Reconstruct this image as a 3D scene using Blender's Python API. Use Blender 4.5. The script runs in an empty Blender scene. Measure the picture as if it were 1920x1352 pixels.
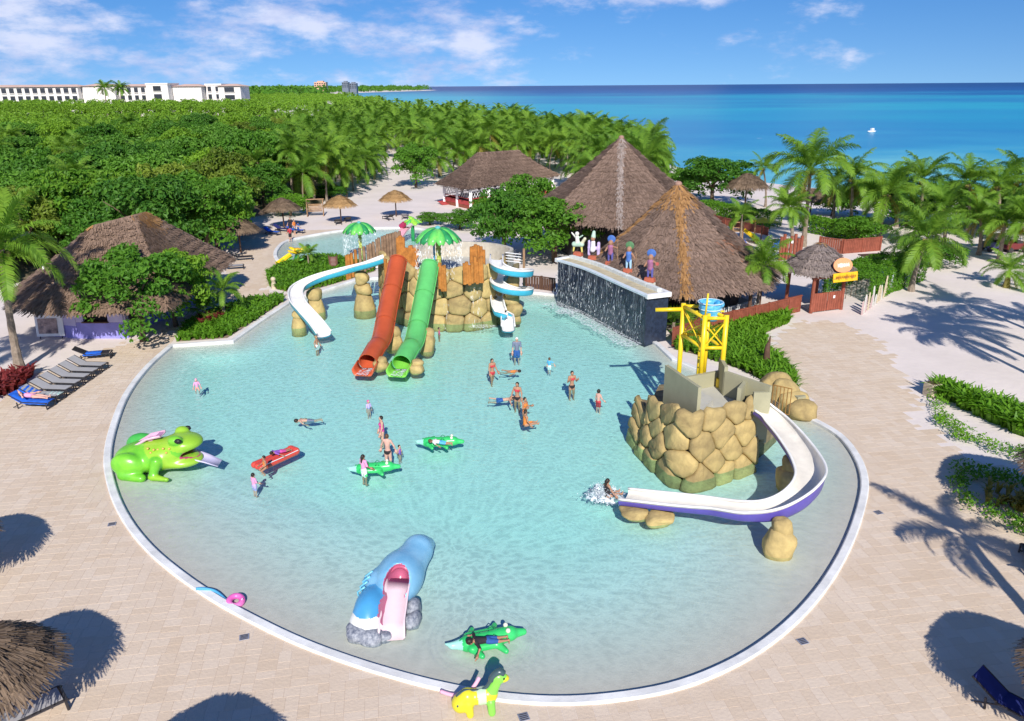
import bpy, bmesh, math, random
import numpy as np
from mathutils import Vector, Matrix, geometry

random.seed(7)
RNG = np.random.default_rng(11)
SC = bpy.context.scene
COL = SC.collection
R = math.radians
PI = math.pi

# ------------------------------------------------------------------ camera
FOC, CAMH = 1460.0, 15.5                      # focal length in photo pixels, drone height
PITCH, ROLL = math.atan(515 / FOC), R(0.40)
cp, sp, cr, sr = math.cos(PITCH), math.sin(PITCH), math.cos(ROLL), math.sin(ROLL)
cam_data = bpy.data.cameras.new('camera')
cam = bpy.data.objects.new('camera', cam_data)
COL.objects.link(cam)
cam_data.sensor_width = 36.0
cam_data.lens = 36.0 * FOC / 1920.0
cam_data.clip_start, cam_data.clip_end = 0.5, 90000.0
X = Vector((cr, -sr * sp, -sr * cp)); D = Vector((-sr, -cr * sp, -cr * cp)); Fw = Vector((0, cp, -sp))
cam.matrix_world = Matrix(((X.x, -D.x, -Fw.x, 0), (X.y, -D.y, -Fw.y, 0), (X.z, -D.z, -Fw.z, CAMH), (0, 0, 0, 1)))
SC.camera = cam

# ------------------------------------------------------------------ sun and sky
SUN_EL = R(34.0)
SUN_DIR = Vector((0.10 * math.cos(SUN_EL), -0.995 * math.cos(SUN_EL), math.sin(SUN_EL))).normalized()
sun_data = bpy.data.lights.new('sun', 'SUN')
sun_data.energy, sun_data.angle, sun_data.color = 5.0, R(0.53), (1.0, 0.945, 0.87)
sun = bpy.data.objects.new('sun', sun_data)
COL.objects.link(sun)
sun.rotation_euler = (-SUN_DIR).to_track_quat('-Z', 'Y').to_euler()
sun.location = (0, -40, 60)

world = bpy.data.worlds.new('World')
SC.world = world
world.use_nodes = True
wt = world.node_tree
wn, wl = wt.nodes, wt.links
wn.clear()
def W(t, **kw):
    n = wn.new(t)
    for k, v in kw.items():
        setattr(n, k, v)
    return n
def wmath(op, a, b=None, c=None, clamp=False):
    n = W('ShaderNodeMath', operation=op, use_clamp=clamp)
    for i, s in enumerate((a, b, c)):
        if s is None: continue
        if isinstance(s, (int, float)): n.inputs[i].default_value = s
        else: wl.new(s, n.inputs[i])
    return n.outputs[0]
w_out = W('ShaderNodeOutputWorld'); w_bg = W('ShaderNodeBackground')
sky = W('ShaderNodeTexSky', sky_type='NISHITA', sun_disc=False)
sky.sun_elevation = SUN_EL
sky.sun_rotation = math.atan2(SUN_DIR.x, SUN_DIR.y)
sky.altitude = 20.0; sky.air_density = 1.0; sky.dust_density = 0.25; sky.ozone_density = 3.5
w_tc = W('ShaderNodeTexCoord'); w_sep = W('ShaderNodeSeparateXYZ')
wl.new(w_tc.outputs['Generated'], w_sep.inputs[0])
dx, dy, dz = w_sep.outputs
hs = W('ShaderNodeHueSaturation'); hs.inputs['Hue'].default_value = 0.512; hs.inputs['Saturation'].default_value = 1.36; hs.inputs['Value'].default_value = 1.36
# the clear air over this sea stays blue down to the horizon: look the sky up a little higher
comb = W('ShaderNodeCombineXYZ')
wl.new(dx, comb.inputs[0]); wl.new(dy, comb.inputs[1])
wl.new(wmath('MULTIPLY_ADD', dz, 0.93, 0.13), comb.inputs[2])
vn = W('ShaderNodeVectorMath', operation='NORMALIZE'); wl.new(comb.outputs[0], vn.inputs[0])
wl.new(vn.outputs[0], sky.inputs['Vector'])
wl.new(sky.outputs[0], hs.inputs['Color'])
# cumulus: noise over azimuth and elevation, flat bases, thinner towards the open sea
az = wmath('ARCTAN2', dx, dy)
elv = wmath('ARCSINE', dz)
def cloud_noise(su, sv, off, detail, rough):
    c = W('ShaderNodeCombineXYZ')
    wl.new(wmath('MULTIPLY', az, su), c.inputs[0]); wl.new(wmath('MULTIPLY', elv, sv), c.inputs[1]); c.inputs[2].default_value = off
    n = W('ShaderNodeTexNoise'); n.inputs['Scale'].default_value = 1.0
    n.inputs['Detail'].default_value = detail; n.inputs['Roughness'].default_value = rough
    wl.new(c.outputs[0], n.inputs['Vector'])
    return n.outputs['Fac']
puff = cloud_noise(9.5, 24.0, 3.4, 8.0, 0.62)
cover = cloud_noise(2.3, 5.0, 8.1, 2.0, 0.5)
lit = cloud_noise(9.5, 24.0, 3.62, 6.0, 0.6)
dens = wmath('ADD', puff, wmath('MULTIPLY_ADD', cover, 0.75, -0.36))
side = wmath('MULTIPLY_ADD', wmath('SINE', wmath('ADD', az, 0.06)), -0.30, 0.0)      # more cloud over the land side
dens = wmath('ADD', dens, side)
high = wmath('MULTIPLY', wmath('SUBTRACT', elv, 0.015, clamp=True), 1.0)
dens = wmath('ADD', dens, wmath('MINIMUM', high, 0.10))
cl = W('ShaderNodeMapRange'); cl.inputs['From Min'].default_value = 0.50; cl.inputs['From Max'].default_value = 0.74
wl.new(dens, cl.inputs['Value'])
cl.interpolation_type = 'SMOOTHSTEP'
fade = W('ShaderNodeMapRange'); fade.inputs['From Min'].default_value = 0.30; fade.inputs['From Max'].default_value = 0.60; fade.inputs['To Min'].default_value = 0.82; fade.inputs['To Max'].default_value = 0.0
wl.new(elv, fade.inputs['Value'])      # clear overhead: the shadows are deep
cl_f = wmath('MULTIPLY', cl.outputs[0], fade.outputs[0])
ccol = W('ShaderNodeMixRGB'); ccol.inputs[1].default_value = (5.6, 6.4, 10.2, 1); ccol.inputs[2].default_value = (9.6, 10.0, 12.2, 1)
litr = W('ShaderNodeMapRange'); litr.inputs['From Min'].default_value = 0.38; litr.inputs['From Max'].default_value = 0.62
wl.new(lit, litr.inputs['Value']); wl.new(litr.outputs[0], ccol.inputs[0])
wmix = W('ShaderNodeMixRGB'); wl.new(cl_f, wmix.inputs[0]); wl.new(hs.outputs[0], wmix.inputs[1]); wl.new(ccol.outputs[0], wmix.inputs[2])
wl.new(wmix.outputs[0], w_bg.inputs['Color'])
w_bg.inputs['Strength'].default_value = 0.078
wl.new(w_bg.outputs[0], w_out.inputs['Surface'])

SC.view_settings.view_transform = 'Standard'
SC.view_settings.look = 'None'
SC.view_settings.exposure = 0.14
SC.view_settings.gamma = 1.0
SC.view_settings.use_curve_mapping = False
SC.render.engine = 'CYCLES'
cy = SC.cycles
cy.max_bounces, cy.diffuse_bounces, cy.glossy_bounces, cy.transmission_bounces = 7, 3, 3, 4
cy.transparent_max_bounces, cy.volume_bounces = 24, 0
cy.caustics_reflective = cy.caustics_refractive = False
cy.use_denoising = True
cy.sample_clamp_indirect = 6.0

# ------------------------------------------------------------------ pixel helpers: where a point of the photo stands on the ground
def ray(px, py):
    u, v = (px - 960) / FOC, (py - 676) / FOC
    u, v = u * cr - v * sr, u * sr + v * cr
    return Vector((u, cp - v * sp, -sp - v * cp))
def at(px, py, z=0.0):
    d = ray(px, py); t = (z - CAMH) / d.z
    return Vector((d.x * t, d.y * t, z))
def atY(px, py, Y):
    d = ray(px, py); t = Y / d.y
    return Vector((d.x * t, Y, CAMH + d.z * t))
def pts(lst, z=0.0):
    return [at(p[0], p[1], p[2] if len(p) > 2 else z) for p in lst]

# ------------------------------------------------------------------ object helpers
def tag(o, label=None, cat=None, group=None, kind=None):
    if label: o['label'] = label
    if cat: o['category'] = cat
    if group: o['group'] = group
    if kind: o['kind'] = kind
    return o
def link(o, parent=None):
    COL.objects.link(o)
    if parent is not None: o.parent = parent
    return o
def thing(name, label, cat, loc=(0, 0, 0), rz=0.0, group=None, scale=1.0):
    o = bpy.data.objects.new(name, None)
    o.empty_display_size = 0.2
    link(o); o.location = loc; o.rotation_euler = (0, 0, rz)
    if isinstance(scale, (int, float)): scale = (scale,) * 3
    o.scale = scale
    return tag(o, label, cat, group)
def put(name, mesh, parent=None, loc=None, rot=None, scale=None):
    o = bpy.data.objects.new(name, mesh)
    link(o, parent)
    if loc is not None: o.location = loc
    if rot is not None: o.rotation_euler = rot
    if scale is not None: o.scale = scale if not isinstance(scale, (int, float)) else (scale,) * 3
    return o
def copy_tree(o, parent=None):
    c = o.copy(); link(c, parent)
    for ch in o.children:
        copy_tree(ch, c)
    return c

def npmesh(name, V, F, mats, mi=None, smooth=False):
    """fast mesh from arrays: V (n,3), F (m,k) with one k, or a list of faces"""
    me = bpy.data.meshes.new(name)
    V = np.asarray(V, dtype=np.float32)
    if isinstance(F, np.ndarray):
        m, k = F.shape
        me.vertices.add(len(V)); me.vertices.foreach_set('co', V.ravel())
        me.loops.add(m * k); me.loops.foreach_set('vertex_index', F.astype(np.int32).ravel())
        me.polygons.add(m)
        me.polygons.foreach_set('loop_start', np.arange(0, m * k, k, dtype=np.int32))
        if mi is not None: me.polygons.foreach_set('material_index', np.asarray(mi, dtype=np.int32))
        me.polygons.foreach_set('use_smooth', np.full(m, bool(smooth)))
        me.update(calc_edges=True)
    else:
        me.from_pydata([tuple(v) for v in V], [], F)
        if mi is not None: me.polygons.foreach_set('material_index', np.asarray(mi, dtype=np.int32))
        if smooth: me.polygons.foreach_set('use_smooth', np.ones(len(F), dtype=bool))
        me.update()
    for mt in (mats if isinstance(mats, (list, tuple)) else [mats]):
        me.materials.append(mt)
    me.validate()
    return me

class MB:
    def __init__(s): s.v, s.f, s.m = [], [], []
    def add(s, vs, fs, mi=0):
        b = len(s.v)
        s.v += [tuple(v) for v in vs]
        s.f += [tuple(i + b for i in f) for f in fs]
        s.m += [mi] * len(fs)
        return s
    def box(s, c, size, rz=0.0, mi=0, rot=None, taper=1.0):
        hx, hy, hz = size[0] / 2, size[1] / 2, size[2] / 2
        M = rot if rot is not None else Matrix.Rotation(rz, 3, 'Z')
        c = Vector(c)
        vs = []
        for z in (-1, 1):
            t = taper if z > 0 else 1.0
            for x, y in ((-1, -1), (1, -1), (1, 1), (-1, 1)):
                vs.append(c + M @ Vector((x * hx * t, y * hy * t, z * hz)))
        return s.add(vs, [(3, 2, 1, 0), (4, 5, 6, 7), (0, 1, 5, 4), (1, 2, 6, 5), (2, 3, 7, 6), (3, 0, 4, 7)], mi)
    def tube(s, ps, r, seg=8, mi=0, cap=True, closed=False):
        ps = [Vector(p) for p in ps]; n = len(ps)
        rs = r if isinstance(r, (list, tuple)) else [r] * n
        rings = []; ref = None
        for i in range(n):
            a, b = ps[max(i - 1, 0)], ps[min(i + 1, n - 1)]
            if closed: a, b = ps[(i - 1) % n], ps[(i + 1) % n]
            t = (b - a).normalized()
            if ref is None:
                ref = Vector((0, 0, 1)) if abs(t.z) < 0.9 else Vector((1, 0, 0))
            u = (ref - t * ref.dot(t))
            u = u.normalized() if u.length > 1e-6 else t.orthogonal().normalized()
            w = t.cross(u); ref = u
            rings.append([ps[i] + (u * math.cos(2 * PI * k / seg) + w * math.sin(2 * PI * k / seg)) * rs[i] for k in range(seg)])
        vs = [v for rg in rings for v in rg]; fs = []
        for i in range(n if closed else n - 1):
            j = (i + 1) % n
            for k in range(seg):
                k2 = (k + 1) % seg
                fs.append((i * seg + k, i * seg + k2, j * seg + k2, j * seg + k))
        if cap and not closed:
            fs.append(tuple(range(seg))[::-1]); fs.append(tuple((n - 1) * seg + k for k in range(seg)))
        return s.add(vs, fs, mi)
    def lathe(s, prof, c=(0, 0, 0), seg=16, mi=0, sx=1.0, sy=1.0):
        c = Vector(c); vs = []; fs = []
        for r, z in prof:
            for k in range(seg):
                a = 2 * PI * k / seg
                vs.append(c + Vector((r * math.cos(a) * sx, r * math.sin(a) * sy, z)))
        n = len(prof)
        for i in range(n - 1):
            for k in range(seg):
                k2 = (k + 1) % seg
                fs.append((i * seg + k, i * seg + k2, (i + 1) * seg + k2, (i + 1) * seg + k))
        if prof[0][0] > 1e-4: fs.append(tuple(range(seg))[::-1])
        if prof[-1][0] > 1e-4: fs.append(tuple((n - 1) * seg + k for k in range(seg)))
        return s.add(vs, fs, mi)
    def ball(s, c, r, seg=10, rings=6, mi=0):
        rx, ry, rz = (r, r, r) if isinstance(r, (int, float)) else r
        prof = [(max(1e-5, math.sin(PI * i / rings)), -math.cos(PI * i / rings)) for i in range(rings + 1)]
        c = Vector(c); vs = []; fs = []
        for rr, z in prof:
            for k in range(seg):
                a = 2 * PI * k / seg
                vs.append(c + Vector((rr * math.cos(a) * rx, rr * math.sin(a) * ry, z * rz)))
        for i in range(rings):
            for k in range(seg):
                k2 = (k + 1) % seg
                fs.append((i * seg + k, i * seg + k2, (i + 1) * seg + k2, (i + 1) * seg + k))
        return s.add(vs, fs, mi)
    def prism(s, poly, z0, z1, mi=0):
        n = len(poly)
        area = sum(poly[i][0] * poly[(i + 1) % n][1] - poly[(i + 1) % n][0] * poly[i][1] for i in range(n))
        if area < 0: poly = poly[::-1]
        vs = [(p[0], p[1], z0) for p in poly] + [(p[0], p[1], z1) for p in poly]
        fs = [(i, (i + 1) % n, n + (i + 1) % n, n + i) for i in range(n)]
        fs.append(tuple(range(n))[::-1]); fs.append(tuple(range(n, 2 * n)))
        return s.add(vs, fs, mi)
    def mesh(s, name, mats, smooth=False):
        return npmesh(name, np.array([tuple(v) for v in s.v], dtype=np.float32).reshape(-1, 3), s.f, mats, s.m, smooth)
    def build(s, name, mats, parent=None, smooth=False, loc=None, rot=None, scale=None):
        return put(name, s.mesh(name, mats, smooth), parent, loc, rot, scale)

def bevel(o, w=0.02, seg=2):
    m = o.modifiers.new('bevel', 'BEVEL'); m.width = w; m.segments = seg; m.limit_method = 'ANGLE'; m.angle_limit = R(40)
    return o

def catmull(ps, n=6, closed=False):
    ps = [Vector(p) for p in ps]; out = []; N = len(ps)
    rng = range(N) if closed else range(N - 1)
    for i in rng:
        if closed: a, b, c, d = ps[(i - 1) % N], ps[i], ps[(i + 1) % N], ps[(i + 2) % N]
        else: a, b, c, d = ps[max(i - 1, 0)], ps[i], ps[i + 1], ps[min(i + 2, N - 1)]
        for k in range(n):
            t = k / n
            out.append(0.5 * ((2 * b) + (c - a) * t + (2 * a - 5 * b + 4 * c - d) * t * t + (3 * b - a - 3 * c + d) * t ** 3))
    if not closed: out.append(ps[-1])
    return out

def inside(poly, X_, Y_):
    """vectorised point-in-polygon"""
    X_, Y_ = np.asarray(X_, float), np.asarray(Y_, float)
    res = np.zeros(X_.shape, bool); n = len(poly)
    for i in range(n):
        x0, y0 = poly[i][0], poly[i][1]; x1, y1 = poly[(i + 1) % n][0], poly[(i + 1) % n][1]
        c = ((y0 > Y_) != (y1 > Y_))
        with np.errstate(divide='ignore', invalid='ignore'):
            xi = (x1 - x0) * (Y_ - y0) / ((y1 - y0) if y1 != y0 else 1e-9) + x0
        res ^= c & (X_ < xi)
    return res
def polydist(poly, X_, Y_, closed=True):
    X_, Y_ = np.asarray(X_, float), np.asarray(Y_, float)
    d = np.full(X_.shape, 1e9); n = len(poly)
    for i in range(n if closed else n - 1):
        ax, ay = poly[i][0], poly[i][1]; bx, by = poly[(i + 1) % n][0], poly[(i + 1) % n][1]
        L2 = (bx - ax) ** 2 + (by - ay) ** 2 + 1e-12
        t = np.clip(((X_ - ax) * (bx - ax) + (Y_ - ay) * (by - ay)) / L2, 0, 1)
        d = np.minimum(d, np.hypot(X_ - ax - t * (bx - ax), Y_ - ay - t * (by - ay)))
    return d
def scatter(poly, n, mind=0.0, rng=random, avoid=()):
    xs = [p[0] for p in poly]; ys = [p[1] for p in poly]; out = []; tries = 0
    while len(out) < n and tries < n * 40:
        tries += 1
        x, y = rng.uniform(min(xs), max(xs)), rng.uniform(min(ys), max(ys))
        if not bool(inside(poly, x, y)): continue
        if any(bool(inside(a, x, y)) for a in avoid): continue
        if mind and any((x - q[0]) ** 2 + (y - q[1]) ** 2 < mind * mind for q in out): continue
        out.append((x, y))
    return out

# ------------------------------------------------------------------ materials
MATS = {}
def srgb(r, g, b):
    f = lambda c: ((c / 255 + 0.055) / 1.055) ** 2.4 if c > 10 else c / 255 / 12.92
    return (f(r), f(g), f(b))
def M(name, col, rough=0.6, var=0.12, scale=2.5, bump=0.0, bscale=14.0, spec=0.3, col2=None, island=0.0, objrand=0.0, metal=0.0, detail=4.0, coat=0.0):
    if name in MATS: return MATS[name]
    m = bpy.data.materials.new(name); MATS[name] = m
    m.use_nodes = True
    nt = m.node_tree; n = nt.nodes; l = nt.links
    b = n['Principled BSDF']
    b.inputs['Roughness'].default_value = rough
    b.inputs['Specular IOR Level'].default_value = spec
    b.inputs['Metallic'].default_value = metal
    if coat: b.inputs['Coat Weight'].default_value = coat
    tc = n.new('ShaderNodeTexCoord')
    nz = n.new('ShaderNodeTexNoise'); nz.inputs['Scale'].default_value = scale; nz.inputs['Detail'].default_value = detail
    nz.inputs['Roughness'].default_value = 0.62
    l.new(tc.outputs['Object'], nz.inputs['Vector'])
    fac = nz.outputs['Fac']
    mr = n.new('ShaderNodeMapRange'); mr.inputs['From Min'].default_value = 0.32; mr.inputs['From Max'].default_value = 0.68
    l.new(fac, mr.inputs['Value']); f = mr.outputs[0]
    if island or objrand:
        def madd(a, k, bsock):
            q = n.new('ShaderNodeMath'); q.operation = 'MULTIPLY_ADD'; l.new(a, q.inputs[0]); q.inputs[1].default_value = k
            l.new(bsock, q.inputs[2]); return q.outputs[0]
        tot = None
        w0 = max(0.0, 1 - island - objrand)
        q = n.new('ShaderNodeMath'); q.operation = 'MULTIPLY'; l.new(f, q.inputs[0]); q.inputs[1].default_value = w0; tot = q.outputs[0]
        if island:
            g = n.new('ShaderNodeNewGeometry'); tot = madd(g.outputs['Random Per Island'], island, tot)
        if objrand:
            oi = n.new('ShaderNodeObjectInfo'); tot = madd(oi.outputs['Random'], objrand, tot)
        f = tot
    mx = n.new('ShaderNodeMixRGB')
    c1 = tuple(max(0, c * (1 - var)) for c in col) if col2 is None else col
    c2 = tuple(min(1, c * (1 + var)) for c in col) if col2 is None else col2
    mx.inputs[1].default_value = (*c1, 1); mx.inputs[2].default_value = (*c2, 1)
    l.new(f, mx.inputs[0])
    l.new(mx.outputs[0], b.inputs['Base Color'])
    if bump:
        n2 = n.new('ShaderNodeTexNoise'); n2.inputs['Scale'].default_value = bscale; n2.inputs['Detail'].default_value = 5
        l.new(tc.outputs['Object'], n2.inputs['Vector'])
        bp = n.new('ShaderNodeBump'); bp.inputs['Strength'].default_value = bump; bp.inputs['Distance'].default_value = 0.05
        l.new(n2.outputs['Fac'], bp.inputs['Height']); l.new(bp.outputs[0], b.inputs['Normal'])
    return m
def leafmat(name, c1, c2, trans=0.36, rough=0.5, objw=0.45):
    """two-sided leaf: diffuse and gloss plus light shining through; each leaf and each plant a little different"""
    m = M(name, c1, rough=rough, col2=c2, island=0.45, objrand=objw, scale=0.6, spec=0.25)
    nt = m.node_tree; n = nt.nodes; l = nt.links
    b = n['Principled BSDF']; out = n['Material Output']
    tr = n.new('ShaderNodeBsdfTranslucent'); mixs = n.new('ShaderNodeMixShader'); mixs.inputs[0].default_value = trans
    src = b.inputs['Base Color'].links[0].from_socket
    g = n.new('ShaderNodeMixRGB'); g.blend_type = 'MULTIPLY'; g.inputs[0].default_value = 1.0; g.inputs[2].default_value = (1.3, 1.35, 0.6, 1)
    l.new(src, g.inputs[1]); l.new(g.outputs[0], tr.inputs['Color'])
    l.new(b.outputs[0], mixs.inputs[1]); l.new(tr.outputs[0], mixs.inputs[2]); l.new(mixs.outputs[0], out.inputs['Surface'])
    return m

# ================================================================== SETTING
SAND = M('sand', (0.76, 0.675, 0.625), rough=0.95, var=0.07, scale=0.25, bump=0.45, bscale=2.4, spec=0.1, detail=8)
GROUND_IN_WOOD = M('leaf_litter', (0.20, 0.16, 0.10), rough=1.0, var=0.3, scale=0.5)
WHITE_PAINT = M('white_paint', (0.80, 0.80, 0.80), rough=0.5, var=0.05, scale=1.5, bump=0.05)

# ---- pool outline
front_px = [(318, 647), (272, 688), (232, 740), (207, 800), (195, 860), (204, 920), (230, 978), (272, 1032), (330, 1082), (400, 1130),
            (480, 1174), (560, 1212), (650, 1246), (740, 1274), (830, 1297), (930, 1315), (1040, 1323), (1150, 1317), (1260, 1298),
            (1350, 1266), (1430, 1222), (1500, 1165), (1555, 1100), (1595, 1030), (1620, 960), (1628, 905), (1613, 858), (1578, 815), (1520, 782)]
back_px = [(1400, 728), (1268, 674), (1238, 646), (1150, 590), (1080, 556), (1040, 552), (985, 546), (900, 538), (800, 528), (715, 520),
           (670, 523), (600, 546), (560, 556), (537, 568), (482, 604), (432, 639)]
fr = catmull(pts(front_px), 4)
outline = [Vector((p.x, p.y)) for p in fr] + [Vector((p.x, p.y)) for p in pts(back_px)]
sp_px = [(514, 484), (516, 468), (536, 452), (590, 440), (650, 431), (720, 427), (785, 428), (822, 440), (838, 456), (830, 475), (780, 492), (700, 503), (640, 505), (570, 503), (530, 498)]
outline2 = [Vector((p.x, p.y)) for p in catmull(pts(sp_px), 4, closed=True)]

def offset_poly(poly, d):
    """positive d moves inwards for either winding"""
    n = len(poly)
    area = sum(poly[i].x * poly[(i + 1) % n].y - poly[(i + 1) % n].x * poly[i].y for i in range(n))
    sgn = 1 if area > 0 else -1
    out = []
    for i in range(n):
        e1 = (poly[i] - poly[i - 1]).normalized(); e2 = (poly[(i + 1) % n] - poly[i]).normalized()
        n1 = Vector((-e1.y, e1.x)) * sgn; n2 = Vector((-e2.y, e2.x)) * sgn
        b = (n1 + n2)
        b = b.normalized() if b.length > 1e-5 else n1
        k = 1 / max(0.5, b.dot(n1))
        out.append(poly[i] + b * d * k)
    return out

def tess(outer, holes=()):
    loops = [[Vector((p[0], p[1], 0)) for p in outer]] + [[Vector((p[0], p[1], 0)) for p in h] for h in holes]
    tris = geometry.tessellate_polygon(loops)
    vs = [p for l in loops for p in l]
    fs = []
    for t in tris:
        a, b, c = vs[t[0]], vs[t[1]], vs[t[2]]
        fs.append(t if (b - a).cross(c - a).z > 0 else t[::-1])
    return vs, fs

# ---- land with its beach
shore = [(420, -160), (240, -30), (150, 40), (100, 82), (78, 108), (62, 124), (50, 136), (43, 148), (38, 168), (32, 195), (22, 240), (5, 300), (-20, 390), (-60, 520),
         (-120, 760), (-215, 1080), (-330, 1420), (-420, 1900), (-450, 2300), (-400, 2800), (-330, 3300), (-330, 3800), (-700, 4600)]
shore = [Vector(p) for p in shore]
land = shore + [Vector((-6000, 5200)), Vector((-6000, -160))]
inner = []
for i, p in enumerate(shore):
    a, b = shore[max(i - 1, 0)], shore[min(i + 1, len(shore) - 1)]
    t = (b - a).normalized(); nrm = Vector((-t.y, t.x))
    inner.append(p + nrm * (14 if p.y < 400 else 22))
landin = inner + [Vector((-6000, 5200)), Vector((-6000, -160))]
vs, fs = tess(landin, [outline, outline2])
mb = MB(); mb.add(vs, fs, 0)
k = len(shore)
mb.add([(p.x, p.y, 0) for p in inner] + [(p.x, p.y, -1.05) for p in shore] + [(p.x + (p.x - q.x) * 0.5, p.y + (p.y - q.y) * 0.5, -1.6) for p, q in zip(shore, inner)],
       [(i, k + i, k + i + 1, i + 1) for i in range(k - 1)] + [(k + i, 2 * k + i, 2 * k + i + 1, k + i + 1) for i in range(k - 1)], 0)
tag(mb.build('ground', [SAND]), kind='structure')

# ---- the sea: shallows, sea-grass bands and deep water
def sea_material():
    m = bpy.data.materials.new('sea'); m.use_nodes = True
    n, l = m.node_tree.nodes, m.node_tree.links
    b = n['Principled BSDF']
    g = n.new('ShaderNodeNewGeometry'); s = n.new('ShaderNodeSeparateXYZ'); l.new(g.outputs['Position'], s.inputs[0])
    def mt(op, a, bb=None, c=None, clamp=False):
        q = n.new('ShaderNodeMath'); q.operation = op; q.use_clamp = clamp
        for i, v in enumerate((a, bb, c)):
            if v is None: continue
            if isinstance(v, (int, float)): q.inputs[i].default_value = v
            else: l.new(v, q.inputs[i])
        return q.outputs[0]
    # distance along the bay, compressed: log of northing, tilted by easting
    lg = mt('LOGARITHM', mt('MAXIMUM', mt('MULTIPLY_ADD', s.outputs[0], 0.16, s.outputs[1]), 20.0), 10.0)
    nz = n.new('ShaderNodeTexNoise'); nz.inputs['Scale'].default_value = 1.0; nz.inputs['Detail'].default_value = 5; nz.inputs['Roughness'].default_value = 0.55
    cb = n.new('ShaderNodeCombineXYZ'); 
    lx = mt('DIVIDE', s.outputs[0], mt('MAXIMUM', s.outputs[1], 50.0))
    l.new(mt('MULTIPLY', lx, 2.6), cb.inputs[0]); l.new(mt('MULTIPLY', lg, 9.0), cb.inputs[1])
    l.new(cb.outputs[0], nz.inputs['Vector'])
    t = mt('MULTIPLY_ADD', mt('SUBTRACT', nz.outputs['Fac'], 0.5), 0.62, lg)
    rp = n.new('ShaderNodeValToRGB'); l.new(mt('DIVIDE', mt('SUBTRACT', t, 2.0), 2.0, clamp=True), rp.inputs[0])
    els = rp.color_ramp.elements
    stops = [(0.02, (0.42, 0.66, 0.62)), (0.09, (0.16, 0.54, 0.60)), (0.17, (0.050, 0.37, 0.56)), (0.25, (0.025, 0.26, 0.50)), (0.32, (0.020, 0.32, 0.52)),
             (0.40, (0.025, 0.42, 0.54)), (0.47, (0.018, 0.24, 0.46)), (0.54, (0.022, 0.36, 0.50)), (0.60, (0.010, 0.13, 0.34)), (0.68, (0.006, 0.055, 0.24)), (0.85, (0.004, 0.030, 0.16))]
    els[0].position, els[0].color = stops[0][0], (*stops[0][1], 1)
    els[1].position, els[1].color = stops[-1][0], (*stops[-1][1], 1)
    for p, c in stops[1:-1]:
        e = els.new(p); e.color = (*c, 1)
    # the sheltered bay on the left is paler
    bay = n.new('ShaderNodeMapRange'); bay.inputs['From Min'].default_value = 0.05; bay.inputs['From Max'].default_value = -0.12
    l.new(lx, bay.inputs['Value'])
    far = n.new('ShaderNodeMapRange'); far.inputs['From Min'].default_value = 3.55; far.inputs['From Max'].default_value = 3.2; l.new(lg, far.inputs['Value'])
    mixb = n.new('ShaderNodeMixRGB'); l.new(mt('MULTIPLY', mt('MULTIPLY', bay.outputs[0], far.outputs[0]), 0.75), mixb.inputs[0])
    l.new(rp.outputs[0], mixb.inputs[1]); mixb.inputs[2].default_value = (0.075, 0.50, 0.58, 1)
    # white caps over the reef
    nf = n.new('ShaderNodeTexNoise'); nf.inputs['Scale'].default_value = 1.0; nf.inputs['Detail'].default_value = 3
    c2 = n.new('ShaderNodeCombineXYZ'); l.new(mt('MULTIPLY', lx, 60.0), c2.inputs[0]); l.new(mt('MULTIPLY', lg, 130.0), c2.inputs[1]); l.new(c2.outputs[0], nf.inputs['Vector'])
    foam = n.new('ShaderNodeMapRange'); foam.inputs['From Min'].default_value = 0.735; foam.inputs['From Max'].default_value = 0.77; l.new(nf.outputs['Fac'], foam.inputs['Value'])
    mixf = n.new('ShaderNodeMixRGB'); l.new(mt('MULTIPLY', foam.outputs[0], 0.6), mixf.inputs[0]); l.new(mixb.outputs[0], mixf.inputs[1]); mixf.inputs[2].default_value = (0.7, 0.75, 0.75, 1)
    l.new(mixf.outputs[0], b.inputs['Base Color'])
    b.inputs['Roughness'].default_value = 0.28; b.inputs['Specular IOR Level'].default_value = 0.22; b.inputs['IOR'].default_value = 1.33
    wv = n.new('ShaderNodeTexNoise'); wv.inputs['Scale'].default_value = 0.35; wv.inputs['Detail'].default_value = 6; wv.inputs['Roughness'].default_value = 0.65
    mp = n.new('ShaderNodeMapping'); mp.inputs['Scale'].default_value = (0.45, 1.0, 1.0); l.new(g.outputs['Position'], mp.inputs[0]); l.new(mp.outputs[0], wv.inputs['Vector'])
    bp = n.new('ShaderNodeBump'); bp.inputs['Strength'].default_value = 0.5; bp.inputs['Distance'].default_value = 0.6
    l.new(wv.outputs['Fac'], bp.inputs['Height']); l.new(bp.outputs[0], b.inputs['Normal'])
    return m
mb = MB()
mb.add([(-60000, -200, -0.85), (60000, -200, -0.85), (60000, 85000, -0.85), (-60000, 85000, -0.85)], [(0, 1, 2, 3)])
tag(mb.build('sea', [sea_material()]), kind='structure')

# ---- pools: sloping floor, body of water, coping
FLOOR = M('pool_plaster', (0.60, 0.565, 0.485), rough=0.8, var=0.05, scale=2.0, bump=0.1)
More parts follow.
